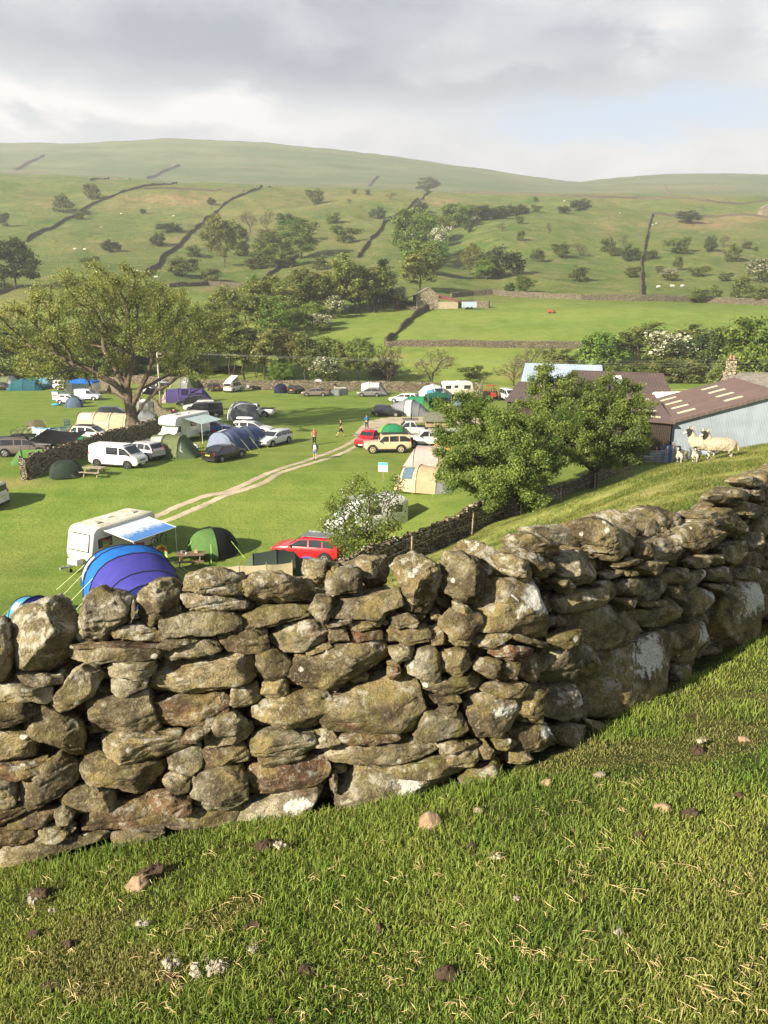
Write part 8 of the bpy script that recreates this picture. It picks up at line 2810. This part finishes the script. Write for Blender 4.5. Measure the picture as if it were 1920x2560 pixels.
def windbreak(label, pts, h, m, name='windbreak'):
	P = [Vector((p.x, p.y, H(p.x, p.y))) for p in pts]
	r = thing(name, label, 'windbreak', P[0], 0, 'windbreaks on the camping field')
	o = P[0]
	rings = []
	for i in range(len(P) - 1):
		for k in range(5):
			q = P[i].lerp(P[i + 1], k / 5) - o
			s = math.sin(math.pi * k / 5)
			rings.append([q + Vector((0, .05 * s, .06 + .03 * s)), q + Vector((0, .10 * s, h * .55)), q + Vector((0, .04 * s, h - .07 * s))])
	q = P[-1] - o
	rings.append([q + Vector((0, 0, .06)), q + Vector((0, 0, h * .55)), q + Vector((0, 0, h))])
	MB().loft(rings, closed=False, cap=False).build('cloth', m, r, True)
	for p in P:
		MB().bar(p - o, p - o + Vector((0, 0, h + .16)), .02).build('post', WOODW, r)
	return r
S_BLUE = stripes_mat('blue_white_stripes', [(.62, .68, .72), (.14, .36, .56), (.60, .67, .72), (.30, .50, .64), (.62, .68, .72)], 1.25)
S_RED = stripes_mat('red_white_blue_stripes', [(.65, .65, .64), (.12, .30, .55), (.65, .65, .64), (.50, .14, .12), (.65, .6, .6)], .95)
S_RAIN = stripes_mat('rainbow_stripes', [(.06, .22, .50), (.62, .52, .05), (.10, .42, .16), (.55, .10, .06), (.62, .52, .05), (.08, .36, .40)], .78)
windbreak('long blue and white striped windbreak left of the cream tunnel tent', [mid(82, 1092), mid(104, 1095), mid(128, 1095), mid(152, 1093), mid(174, 1091)], 1.15, S_BLUE)
windbreak('plain beige windbreak standing behind the blue striped one', [mid(67, 1075), mid(90, 1072), mid(115, 1070)], 1.1, FAB['sand'])
windbreak('red white and blue striped windbreak left of the little silver car', [mid(131, 1000), mid(146, 1001), mid(164, 999)], 1.45, S_RED)
windbreak('small rainbow striped windbreak by the near caravan', [mid(394, 1405), mid(408, 1398), mid(420, 1408)], 1.1, S_RAIN)
windbreak('beige and pinkish windbreak on posts right behind the stone wall', [mid(556, 1466), mid(600, 1464), mid(668, 1462), mid(732, 1456)], 1.25, FAB['sand'])
windbreak('grey windbreak stretching right of the bronze saloon', [mid(823, 990), mid(848, 990), mid(870, 988)], 1.15, FAB['grey'])
windbreak('little blue windbreak at the left end of the cream tunnel tent', [mid(160, 1068), mid(176, 1066)], 1.0, S_BLUE)
# ------------------------------------------------------------------ small camp things
def picnic_table(label, loc, rz, m=None):
	m = m or WOODW
	r = thing('picnic_table', label, 'picnic table', loc, rz, 'picnic tables')
	mb = MB()
	for k in range(5):
		mb.box((0, -.34 + k * .17, .74), (1.8, .155, .045))
	mb.build('table_top', m, r)
	for s in (-1, 1):
		mb = MB()
		for k in (0, 1):
			mb.box((0, s * (.66 + k * .16), .44), (1.8, .145, .045))
		mb.build('bench', m, r)
		for q in (-1, 1):
			MB().slab([(s * .62 - .035, q * .26, .72), (s * .62 + .035, q * .26, .72), (s * .62 + .035, q * .72, 0), (s * .62 - .035, q * .72, 0)], .09).build('leg', m, r)
		MB().box((s * .56, 0, .40), (.05, 1.6, .10)).build('crossbar', m, r)
	return r
picnic_table('weathered picnic table between the dark dome tent and the white panel van', mid(238, 1190), R(-14))
pt1 = picnic_table('brown picnic table with cups on top, right of the near caravan', mid(478, 1412), R(6), mat('brown_timber', (.17, .115, .075), .85, .3, 5, bump=.5))
for i, (dx, dy, m, lab) in enumerate([(.35, .1, mat('cardboard', (.45, .30, .15), .8), 'small brown box on the near picnic table'), (-.25, -.1, WHITE, 'white mug on the near picnic table'), (-.55, .15, mat('steel_can', (.4, .4, .42), .4, metal=.6), 'steel pot at the left end of the near picnic table')]):
	q = pt1.location + Matrix.Rotation(R(6), 3, 'Z') @ Vector((dx, dy, .765))
	if i == 0:
		o = MB().box((0, 0, .10), (.22, .16, .20)).build('cardboard_box', m, None, bevel=.01)
	elif i == 1:
		o = MB().tube([(0, 0, 0), (0, 0, .11)], [.042, .045], 12).tube([(.045, 0, .09), (.08, 0, .08), (.08, 0, .04), (.045, 0, .025)], .008, 5).build('mug', m, None)
	else:
		o = MB().tube([(0, 0, 0), (0, 0, .13), (0, 0, .15)], [.09, .09, .095], 14).bar((.09, 0, .12), (.26, 0, .14), .012).build('cooking_pot', m, None)
	o.location = q
	tag(o, lab, ('box', 'mug', 'pot')[i])
def folding_table(label, loc, rz, w=1.1, d=.7, h=.7, m=None):
	r = thing('folding_table', label, 'table', loc, rz)
	MB().box((0, 0, h), (w, d, .04)).build('table_top', m or WHITE, r)
	for x in (-1, 1):
		for y in (-1, 1):
			MB().bar((x * w * .42, y * d * .4, h), (x * w * .46, y * d * .44, 0), .016).build('leg', STEEL, r)
	return r
def camp_chair(label, loc, rz, m):
	r = thing('camp_chair', label, 'chair', loc, rz)
	MB().slab([(-.26, -.24, .42), (.26, -.24, .42), (.26, .22, .36), (-.26, .22, .36)], .02).build('seat', m, r)
	MB().slab([(-.26, .22, .38), (.26, .22, .38), (.27, .40, .92), (-.27, .40, .92)], .02).build('backrest', m, r)
	for x in (-.27, .27):
		MB().bar((x, -.26, 0), (x, .24, .45), .014).build('leg', TRIM, r)
		MB().bar((x, .30, 0), (x, -.22, .45), .014).build('leg', TRIM, r)
	return r
folding_table('white folding table under the near blue awning', mid(372, 1392), R(20), .9, .6, .55)
folding_table('white folding table with dishes behind the grey windbreak', mid(850, 980), R(0), 2.2, .8, .75)
folding_table('small dark table by the door of the white motorhome', mid(512, 1098), R(10), 1.1, .7, .7, TRIM)
camp_chair('red camp chair beneath the near blue awning', mid(352, 1386), R(200), mat('red_canvas', (.40, .03, .03), .8))
camp_chair('teal camp chair under the motorhome awning', mid(521, 1096), R(190), mat('teal_canvas', (.05, .28, .32), .8))
camp_chair('crimson camp chair under the motorhome awning', mid(537, 1094), R(170), mat('crimson_canvas', (.40, .03, .06), .8))
camp_chair('silver folding chair right of the pop-top camper, nearer one', mid(610, 978), R(180), mat('grey_canvas_seat', (.4, .42, .44), .8))
camp_chair('silver folding chair right of the pop-top camper, farther one', mid(622, 974), R(160), mat('grey_canvas_seat', (.4, .42, .44), .8))
o = MB().box((0, 0, .2), (.55, .38, .40), 0, .95).box((0, 0, .43), (.58, .41, .07)).build('cool_box', mat('bright_blue_plastic', (.03, .17, .60), .4), None, bevel=.02)
o.location = mid(767, 1411)
tag(o, 'bright blue cool box on the grass beside the red SUV', 'cool box')
o = MB().ell((0, 0, .16), (.7, .4, .2), 12, 7).ell((.4, .2, .14), (.4, .3, .16), 10, 6).build('duffel_bag', mat('turquoise_canvas', (.05, .30, .45), .8), None, True)
o.location = mid(140, 1014)
tag(o, 'turquoise bag lying on the grass left of the little silver car', 'bag')
o = MB().tube([(0, 0, 0), (0, 0, .22), (0, 0, .25)], [.20, .22, .23], 16).tube([(-.2, 0, .25), (-.1, 0, .42), (.1, 0, .42), (.2, 0, .25)], .012, 5).build('bucket', mat('black_plastic', (.02, .02, .02), .6), None)
o.location = mid(508, 1436)
tag(o, 'black bucket just showing above the wall left of the beige windbreak', 'bucket')
o = MB().ell((0, 0, .3), (.35, .3, .35), 10, 7).ell((.1, .05, .62), (.22, .2, .2), 9, 6).build('kit_bag', mat('pink_canvas', (.60, .16, .22), .8), None, True)
o.location = mid(433, 1038)
tag(o, 'pink bundle on the short sunlit wall behind the motorhome', 'bag')
r = thing('waste_tank', 'white round water carrier beside the olive green tunnel tent', 'water carrier', mid(488, 1122), R(20))
MB().disc((0, 0, .24), (0, 1, 0), .24, .6, 16).build('barrel', WHITE, r, 'auto')
MB().tube([(0, -.32, .24), (.5, -.32, .6), (.5, .32, .6), (0, .32, .24)], .014, 5).build('handle', STEEL, r)
def bicycle(label, loc, rz, m, rot=None):
	r = thing('bicycle', label, 'bicycle', loc, rz, 'bicycles')
	for x in (-.52, .52):
		w = MB().tube([(x + .33 * math.cos(t), 0, .34 + .33 * math.sin(t)) for t in np.linspace(0, 2 * math.pi, 21)], .022, 5, False).build('wheel', TYRE, r)
		mb = MB()
		for t in np.linspace(0, 2 * math.pi, 13)[:-1]:
			mb.bar((x, 0, .34), (x + .32 * math.cos(t), 0, .34 + .32 * math.sin(t)), .003, n=3)
		mb.build('spokes', STEEL, w)
	mb = MB()
	for a, b in (((-.52, .34), (-.12, .32)), ((-.12, .32), (-.22, .82)), ((-.22, .74), (.32, .80)), ((-.12, .32), (.34, .68)), ((-.52, .34), (-.21, .74)), ((.30, .92), (.52, .34))):
		mb.bar((a[0], 0, a[1]), (b[0], 0, b[1]), .02, n=6)
	mb.build('frame', m, r)
	MB().box((-.24, 0, .88), (.26, .13, .05), 0, .8).build('saddle', TRIM, r)
	MB().tube([(.26, -.30, .98), (.32, -.1, .95), (.32, .1, .95), (.26, .30, .98)], .014, 5).build('handlebar', TRIM, r)
	return r
bicycle('black bicycle leaning behind the near caravan under the awning corner', mid(398, 1362), R(70), TRIM)
pk = mid(57, 1138)
bicycle('white mountain bike standing on the roof tray of the black and silver pickup', pk + Vector((.9, .25, 1.84)), R(14), WHITE)
bicycle('grey mountain bike behind the white one on the pickup roof tray', pk + Vector((.1, -.15, 1.84)), R(14), C_['grey'])
o = MB().box((0, 0, 0), (2.2, 1.3, .07)).box((0, .62, .08), (2.2, .05, .12)).box((0, -.62, .08), (2.2, .05, .12)).box((-.5, 0, .12), (.9, .9, .18)).build('roof_tray', TRIM, None)
o.location = pk + Vector((.2, .05, 1.82))
o.rotation_euler = (0, 0, R(14))
tag(o, 'black roof tray with a low bag on top of the black and silver pickup', 'roof tray')
bicycle('white bicycle leaning on the far wall right of the pop-top camper', mid(657, 970), R(10), WHITE)
# roof tent on the white off-roader, awning at its side
wl = mid(1068, 1117)
r = thing('roof_tent', 'dark olive folding roof tent with grey fly standing on the white off-roader', 'roof tent', wl + Vector((.9, .2, 1.86)), R(0))
MB().box((0, 0, .12), (2.4, 1.5, .18)).build('tray', TRIM, r)
MB().box((0, 0, .55), (2.2, 1.35, .72), 0, .96).build('tent_wall', mat('tan_canvas', (.30, .22, .13), .85), r)
MB().add([(-1.35, -.95, .80), (1.35, -.95, .80), (1.35, .95, .80), (-1.35, .95, .80), (-1.05, 0, 1.62), (.85, 0, 1.62)], [(0, 1, 5, 4), (2, 3, 4, 5), (1, 2, 5), (3, 0, 4)]).build('fly_panel', mat('olive_canvas', (.13, .135, .095), .85), r)
r = thing('vehicle_awning', 'grey side awning stretched out from the white off-roader behind the tipi', 'awning', wl + Vector((1.6, -1.0, 0)), R(0))
MB().slab([(-1.6, .2, 2.0), (1.9, .2, 2.0), (1.9, -1.9, 1.85), (-1.6, -1.9, 1.85)], .02).build('canopy', mat('sage_canvas', (.34, .36, .29), .85), r)
for x in (-1.55, 1.85):
	MB().bar((x, -1.85, 0), (x, -1.85, 1.85), .02).build('leg', STEEL, r)
# rack with upright carriers on the silver pickup
sp = mid(1028, 1090)
r = thing('roof_rack', 'roof rack with upright cycle carriers on the silver double cab pickup', 'roof rack', sp + Vector((-.1, 0, 1.76)), R(2))
mb = MB()
for x in (-.5, .4):
	mb.bar((x, -.7, .08), (x, .7, .08), .025)
for y in (-.6, 0, .6):
	mb.bar((-.9, y, .12), (.9, y, .12), .03)
	mb.bar((.1, y, .1), (.1, y, .75), .025)
mb.build('bars', TRIM, r)
# red tractor
r = thing('tractor', 'old red tractor standing by the rail fence at the farm yard', 'tractor', mid(1229, 1000), R(-80))
MB().box((.85, 0, .95), (1.5, .62, .62), 0, .92).build('bonnet', paint('tractor_red', (.35, .03, .02), .5), r, bevel=.05)
MB().box((-.55, 0, 1.0), (1.1, .8, .5)).build('chassis', TRIM, r)
cabm = MB()
for x in (-1.1, .1):
	for y in (-.6, .6):
		cabm.bar((x, y, 1.1), (x * .95, y * .95, 2.3), .04)
cabm.box((-.5, 0, 2.34), (1.4, 1.4, .12))
cabm.build('cab', paint('tractor_red', (.35, .03, .02), .5), r)
for y in (-.85, .85):
	MB().disc((-.75, y, .72), (0, 1, 0), .72, .38, 20).build('rear_wheel', TYRE, r)
	MB().disc((1.3, y * .85, .40), (0, 1, 0), .40, .22, 16).build('front_wheel', TYRE, r)
	MB().box((-.7, y * .9, 1.48), (1.1, .36, .06)).build('mudguard', paint('tractor_red', (.35, .03, .02), .5), r)
MB().bar((1.2, .15, 1.2), (1.2, .15, 2.0), .04).build('exhaust', TRIM, r)
# raised boot lid of the bronze saloon, part of that car
for o in [x for x in COL.objects if x.get('label', '').startswith('bronze grey saloon')]:
	MB().slab([(-1.55, -.7, 1.05), (-1.55, .7, 1.05), (-2.1, .68, 1.75), (-2.1, -.68, 1.75)], .05).build('boot_lid', C_['bronze'], o)
# square sign board near the small hawthorn
r = thing('notice_board', 'small pale blue and white board on a post beside the beige tunnel tent', 'sign', mid(958, 1205), R(-15))
MB().bar((0, 0, 0), (0, 0, 1.0), .035).build('post', WOODW, r)
MB().box((0, -.05, 1.25), (.8, .04, .75)).build('panel', WHITE, r)
MB().box((0, -.075, 1.5), (.8, .012, .24)).build('header', mat('sign_blue', (.10, .35, .55), .5), r)
# ------------------------------------------------------------------ people and animals
SKIN = mat('skin', (.52, .33, .24), .6, .1, 8)
HAIRD = mat('dark_hair', (.03, .022, .016), .7)
HAIRF = mat('fair_hair', (.30, .20, .10), .7)
def skinned(name, nodes, edges, m, parent=None, subd=1, root=0):
	"""continuous body grown over a skeleton: nodes (x, y, z, radius)"""
	me = bpy.data.meshes.new(name)
	me.from_pydata([n[:3] for n in nodes], edges, [])
	o = bpy.data.objects.new(name, me)
	COL.objects.link(o)
	sk = o.modifiers.new('skin', 'SKIN')
	sk.use_smooth_shade = True
	for i, v in enumerate(me.skin_vertices[0].data):
		r_ = nodes[i][3]
		v.radius = (r_, r_) if not isinstance(r_, tuple) else r_
		v.use_root = (i == root)
	if subd:
		s = o.modifiers.new('sub', 'SUBSURF')
		s.levels = s.render_levels = subd
	dg = bpy.context.evaluated_depsgraph_get()
	m2 = bpy.data.meshes.new_from_object(o.evaluated_get(dg))
	m2.name = name
	o.modifiers.clear()
	o.data = m2
	bpy.data.meshes.remove(me)
	m2.materials.clear()
	if m:
		m2.materials.append(m)
	m2.polygons.foreach_set('use_smooth', [True] * len(m2.polygons))
	if parent:
		o.parent = parent
	return o
def voxel_body(name, nodes, edges, m, parent, vox=.03):
	"""continuous body: capsules along the skeleton fused into one skin"""
	mb = MB()
	for a, b in edges:
		A, B = Vector(nodes[a][:3]), Vector(nodes[b][:3])
		mb.tube([A, A.lerp(B, .5), B], [nodes[a][3], (nodes[a][3] + nodes[b][3]) / 2, nodes[b][3]], 12)
	for q in nodes:
		mb.ell(q[:3], (q[3],) * 3, 12, 8)
	o = mb.build(name, None, None)
	rm = o.modifiers.new('fuse', 'REMESH')
	rm.mode = 'VOXEL'
	rm.voxel_size = vox
	sm = o.modifiers.new('soft', 'SMOOTH')
	sm.iterations = 4
	m2 = bpy.data.meshes.new_from_object(o.evaluated_get(bpy.context.evaluated_depsgraph_get()))
	old = o.data
	o.modifiers.clear()
	o.data = m2
	bpy.data.meshes.remove(old)
	m2.name = name
	m2.materials.clear()
	m2.materials.append(m)
	m2.polygons.foreach_set('use_smooth', [True] * len(m2.polygons))
	o.parent = parent
	return o
def person(label, loc, rz, top, legs, hair, stride=.0, sleeve=True, shorts=False, bag=None, h=1.72, arm=.0):
	"""stands at loc facing local -y"""
	r = thing('person', label, 'person', loc, rz, 'people on the camping field')
	k = h / 1.72
	r.scale = (k, k, k)
	hip, sh = .92, 1.42
	n = [(0, 0, hip, .135), (0, .0, 1.12, .125), (0, 0, 1.32, .15), (0, 0, 1.44, .09), (0, -.01, 1.50, .058), (0, -.025, 1.60, .095), (0, -.02, 1.68, .088)]
	e = [(0, 1), (1, 2), (2, 3), (3, 4), (4, 5), (5, 6)]
	for s in (-1, 1):
		f = s * stride
		i = len(n)
		n += [(s * .10, 0, hip - .06, .095), (s * .11, -.30 * f - .03 * abs(f), .50, .062), (s * .11, -.50 * f + (.16 if f < 0 else 0), .09, .042), (s * .12, -.50 * f - .15 + (.16 if f < 0 else 0), .035, .036)]
		e += [(0, i), (i, i + 1), (i + 1, i + 2), (i + 2, i + 3)]
		i = len(n)
		n += [(s * .185, 0, sh - .02, .058), (s * (.235 + arm * .1), .10 * f + .02, 1.14, .044), (s * .25, .10 * f - .12 - arm * .05, .90, .034), (s * .25, .12 * f - .16 - arm * .05, .80, .038)]
		e += [(2, i), (i, i + 1), (i + 1, i + 2), (i + 2, i + 3)]
	body = skinned('body', n, e, SKIN, r, 1)
	# clothes follow the same skeleton, a little fuller
	t = [(0, 0, hip + .02, .16), (0, 0, 1.12, .15), (0, 0, 1.32, .175), (0, 0, 1.43, .105)]
	te = [(0, 1), (1, 2), (2, 3)]
	for s in (-1, 1):
		f = s * stride
		i = len(t)
		t += [(s * .19, 0, sh - .02, .075), (s * (.238 + arm * .1), .10 * f + .02, 1.15 if sleeve else 1.25, .058)]
		te += [(2, i), (i, i + 1)]
		if sleeve:
			t += [(s * .25, .10 * f - .11 - arm * .05, .93, .046)]
			te += [(i + 1, i + 2)]
	skinned('shirt', t, te, top, r, 1)
	q = [(0, 0, hip + .03, .152)]
	qe = []
	for s in (-1, 1):
		f = s * stride
		i = len(q)
		kn = (s * .11, -.30 * f - .03 * abs(f), .50, .082)
		q += [(s * .10, 0, hip - .08, .112), kn]
		qe += [(0, i), (i, i + 1)]
		if not shorts:
			q += [(s * .11, -.50 * f + (.16 if f < 0 else 0), .12, .062)]
			qe += [(i + 1, i + 2)]
	skinned('trousers' if not shorts else 'shorts', q, qe, legs, r, 1)
	MB().ell((0, .0, 1.675), (.098, .108, .092), 12, 8).build('hair', hair, r, True)
	for s in (-1, 1):
		f = s * stride
		MB().ell((s * .12, -.50 * f - .07 + (.16 if f < 0 else 0), .045), (.052, .135, .05), 8, 6).build('shoe', TRIM, r, True)
	if bag:
		MB().box((0, .19, 1.20), (.30, .16, .42), 0, .85).build('rucksack', bag, r, bevel=.03)
	return r
CL = lambda n, c: mat('cloth_' + n, c, .85, .12, 6)
person('person in dark jacket, pale rucksack and denim shorts standing on the track', mid(788, 1149), R(180), CL('navy', (.02, .025, .04)), CL('denim', (.12, .20, .34)), HAIRD, .12, True, True, CL('paleblue', (.45, .58, .62)))
person('person in a reddish patterned top walking just behind the one on the track', mid(786, 1112), R(190), CL('coral', (.42, .13, .10)), CL('black', (.015, .015, .017)), HAIRF, .3, False, False, None, 1.68, .5)
person('person all in black shorts and tee shirt striding across the grass', mid(852, 1092), R(100), CL('black', (.015, .015, .017)), CL('black', (.015, .015, .017)), HAIRF, .75, False, True, None, 1.8)
person('person in a blue coat standing left of the red pickup at the gravel', mid(917, 1073), R(200), CL('blue', (.03, .16, .36)), CL('black', (.015, .015, .017)), HAIRD, .05, True)
person('person in dark clothes standing behind the grey windbreak at the far wall', mid(838, 979), R(180), CL('black', (.015, .015, .017)), CL('grey', (.10, .10, .11)), HAIRD, .05)
person('person in an orange top crouched by the white bicycle at the far wall', mid(648, 971), R(150), CL('orange', (.55, .25, .10)), CL('grey', (.10, .10, .11)), HAIRF, .1, False, True, None, 1.35)
# sheep: one continuous body, tinted by where the wool, the black face and the legs are
SHEEP_M = bpy.data.materials.new('fleece_and_face')
SHEEP_M.use_nodes = True
_n = NT(SHEEP_M.node_tree)
_b = SHEEP_M.node_tree.nodes['Principled BSDF']
_P = _n.node('ShaderNodeTexCoord').outputs['Object']
_wl = _n.attr('wool')
_c = _n.attr('tint', 'GEOMETRY', 'Color')
_nz = _n.noise(_P, 14, 5, .65)
_n.put(_b.inputs['Base Color'], _n.mix(_n.math('MULTIPLY', _n.step(_nz, .4, .65), _n.math('MULTIPLY', _wl, .45)), _c, (.34, .28, .20)))
_b.inputs['Roughness'].default_value = .95
_n.put(_b.inputs['Normal'], _n.bump(_n.noise(_P, 26, 5, .7), .9, .05))
def sheep(label, loc, rz, k=1.0, turn=0.0, head_up=.0, horns=True, lamb=False, group='sheep on the bank', wool=(.44, .38, .28)):
	"""faces local +x; turn = head turned sideways in radians"""
	r = thing('sheep' if not lamb else 'lamb', label, 'sheep' if not lamb else 'lamb', loc, rz, group)
	r.scale = (k, k, k)
	body = .30 if not lamb else .19
	nk = Vector((.52, 0, .98 + head_up))
	hd = Vector((math.cos(turn), math.sin(turn), -.32)).normalized()
	p0 = nk + Vector((.06, 0, .10))
	n = [(-.46, 0, .66, body * .82), (-.18, 0, .66, body), (.14, 0, .65, body * .98), (.38, 0, .74, body * .74), (nk.x, nk.y, nk.z, .15 if not lamb else .11), (p0.x, p0.y, p0.z, .105)]
	e = [(0, 1), (1, 2), (2, 3), (3, 4), (4, 5)]
	for j, (L, rad) in enumerate(((.13, .085), (.25, .060), (.32, .048))):
		q = p0 + hd * L
		n.append((q.x, q.y, q.z, rad))
		e.append((len(n) - 2, len(n) - 1))
	legs = []
	for s in (-1, 1):
		i = len(n)
		n += [(-.48, s * .13, .56, .12), (-.40, s * .14, .42, .070), (-.54, s * .14, .25, .040), (-.50, s * .14, .10, .034), (-.47, s * .14, .02, .042)]
		e += [(0, i), (i, i + 1), (i + 1, i + 2), (i + 2, i + 3), (i + 3, i + 4)]
		i = len(n)
		n += [(.34, s * .12, .52, .095), (.33, s * .12, .38, .055), (.34, s * .12, .22, .036), (.33, s * .12, .10, .032), (.35, s * .12, .02, .042)]
		e += [(3, i), (i, i + 1), (i + 1, i + 2), (i + 2, i + 3), (i + 3, i + 4)]
	i = len(n)
	n += [(-.72, 0, .68, .05), (-.78, 0, .46, .045)]
	e += [(0, i), (i, i + 1)]
	o = voxel_body('body', n, e, SHEEP_M, r, .022)
	nv = len(o.data.vertices)
	v = np.empty(nv * 3, np.float32)
	o.data.vertices.foreach_get('co', v)
	v = v.reshape(-1, 3).astype(float)
	w = np.ones(nv)
	w *= sstep(.40, .47, v[:, 2])
	dh = (v - np.array(p0)) @ np.array(hd)
	near = np.linalg.norm(v - np.array(p0 + hd * .16), axis=1) < .24
	w = np.where(near & (dh > -.035), 0, w)
	nr = v - np.array([np.clip(v[:, 0], -.4, .3), np.zeros(nv), np.full(nv, .66)]).T
	nr /= np.linalg.norm(nr, axis=1)[:, None] + 1e-9
	v += nr * (w * (.022 * fbm(v[:, 0] * 9, v[:, 1] * 9, v[:, 2] * 9, 3, 3) + .02))[:, None]
	o.data.vertices.foreach_set('co', v.astype(np.float32).ravel())
	col = np.tile(np.array(wool), (nv, 1)) * (1 - .35 * sstep(.62, .40, v[:, 2]))[:, None] ** 0
	leg = (v[:, 2] < .43)
	spots = fbm(v[:, 0] * 14, v[:, 1] * 14, v[:, 2] * 10, 8, 2) > .1
	col[leg] = np.where(spots[leg][:, None], np.array([.04, .035, .03]), np.array([.50, .46, .40]))
	face = near & (dh > -.035)
	col[face] = np.array([.022, .020, .018])
	col[face & (dh > .20)] = np.array([.58, .54, .48])
	color_attr(o.data, 'tint', col)
	a = o.data.attributes.new('wool', 'FLOAT', 'POINT')
	a.data.foreach_set('value', w.astype(np.float32))
	side = Vector((-hd.y, hd.x, 0)).normalized()
	for s in (-1, 1):
		b = p0 + side * s * .085 + Vector((0, 0, .045)) - hd * .01
		MB().ell(b + side * s * .075 - Vector((0, 0, .02)), (.03, .085, .02), 8, 5, Matrix.Rotation(math.atan2(side.y, side.x) + 1.57 * 0 - 1.57, 3, 'Z')).build('ear', mat('black_face_wool', (.022, .02, .018), .9), r, True)
		ey = p0 + hd * .12 + side * s * .072 + Vector((0, 0, .02))
		MB().ell(ey, (.014, .014, .014), 6, 5).build('eye', mat('amber_eye', (.25, .16, .04), .2), r, True)
		if horns:
			pts = []
			for t in np.linspace(0, 1, 12):
				ang = t * 4.4
				rad = .10 * (1 - t * .25)
				pts.append(b - hd * (.02 + .0) + side * s * (.02 + .10 * t) + Vector((0, 0, .02 + rad * math.sin(ang) * .9)) - hd * (rad * (1 - math.cos(ang))) * .8)
			MB().tube(pts, list(np.linspace(.030, .008, 12)), 7).build('horn', mat('sheep_horn', (.42, .34, .23), .6, .2, 20), r, True)
	return r
def bankpt(px, py):
	return at(px, py, 12)
s1, s2, s3, s4 = [bankpt(a, b) for a, b in ((1752, 1146), (1792, 1150), (1703, 1160), (1738, 1158))]
print('sheep at', [tuple(round(c, 1) for c in q) for q in (s1, s2, s3, s4)])
sheep('horned black faced ewe standing behind, its head raised and turned to us', s1, R(150), .94, .9, .10)
sheep('cream fleeced black faced ewe in front, side on, its head turned to us', s2, R(165), .90, .85, .04)
sheep('lamb with black and white face at the left of the two ewes', s3, R(225), .66, .35, .06, False, True, wool=(.60, .55, .45))
sheep('small white lamb between the two ewes', s4, R(240), .60, .2, .02, False, True, wool=(.62, .58, .5))
base = None
for i, (px, py, rz) in enumerate([(1646, 722, 10), (1680, 720, 170), (1706, 720, 20), (1631, 565, 200), (1641, 561, 30), (341, 681, 160), (392, 697, 0), (254, 572, 40), (304, 537, 10), (434, 543, 190), (188, 626, 0), (212, 627, 170), (372, 524, 90), (1411, 505, 0), (1550, 536, 40)]):
	p = at(px, py, 150)
	if base is None:
		base = sheep('white sheep grazing far off on the hillside', p, R(rz), 1.0, .1, -.45, False, False, 'sheep grazing far off on the hillside', (.72, .70, .64))
		base.scale = (1.25,) * 3
	else:
		c = copy_tree(base)
		c.location = p
		c.rotation_euler = (0, 0, R(rz))
# the lone brown cow in the meadow
r = thing('cow', 'reddish brown cow lying alone in the bright meadow beyond the river', 'cow', at(1377, 783, 150), R(175))
n = [(-.8, 0, .55, .38), (-.2, 0, .58, .46), (.5, 0, .60, .42), (.95, 0, .85, .24), (1.2, 0, 1.1, .17), (1.55, 0, .98, .11)]
e = [(0, 1), (1, 2), (2, 3), (3, 4), (4, 5)]
for s in (-1, 1):
	i = len(n)
	n += [(-.7, s * .35, .35, .16), (-.2, s * .5, .2, .09), (-.6, s * .55, .1, .07)]
	e += [(0, i), (i, i + 1), (i + 1, i + 2)]
	i = len(n)
	n += [(.6, s * .3, .35, .14), (.95, s * .36, .2, .08), (.6, s * .38, .08, .07)]
	e += [(2, i), (i, i + 1), (i + 1, i + 2)]
voxel_body('body', n, e, mat('brown_hide', (.26, .085, .035), .8, .2, 3), r, .06)
for s in (-1, 1):
	MB().ell((1.2, s * .2, 1.16), (.05, .12, .05), 8, 5).build('ear', mat('brown_hide', (.26, .085, .035), .8, .2, 3), r, True)
# ------------------------------------------------------------------ haze in the valley air
def build_haze():
	m = bpy.data.materials.new('thin_haze')
	m.use_nodes = True
	nt = m.node_tree
	nt.nodes.clear()
	out = nt.nodes.new('ShaderNodeOutputMaterial')
	v = nt.nodes.new('ShaderNodeVolumePrincipled')
	v.inputs['Color'].default_value = (.94, .96, 1.0, 1)
	v.inputs['Density'].default_value = .00027
	v.inputs['Anisotropy'].default_value = .1
	nt.links.new(v.outputs[0], out.inputs['Volume'])
	mb = MB().box((0, 1330, 190), (5200, 2900, 460))
	o = mb.build('haze', m)
	tag(o, kind='stuff')
	return o
build_haze()
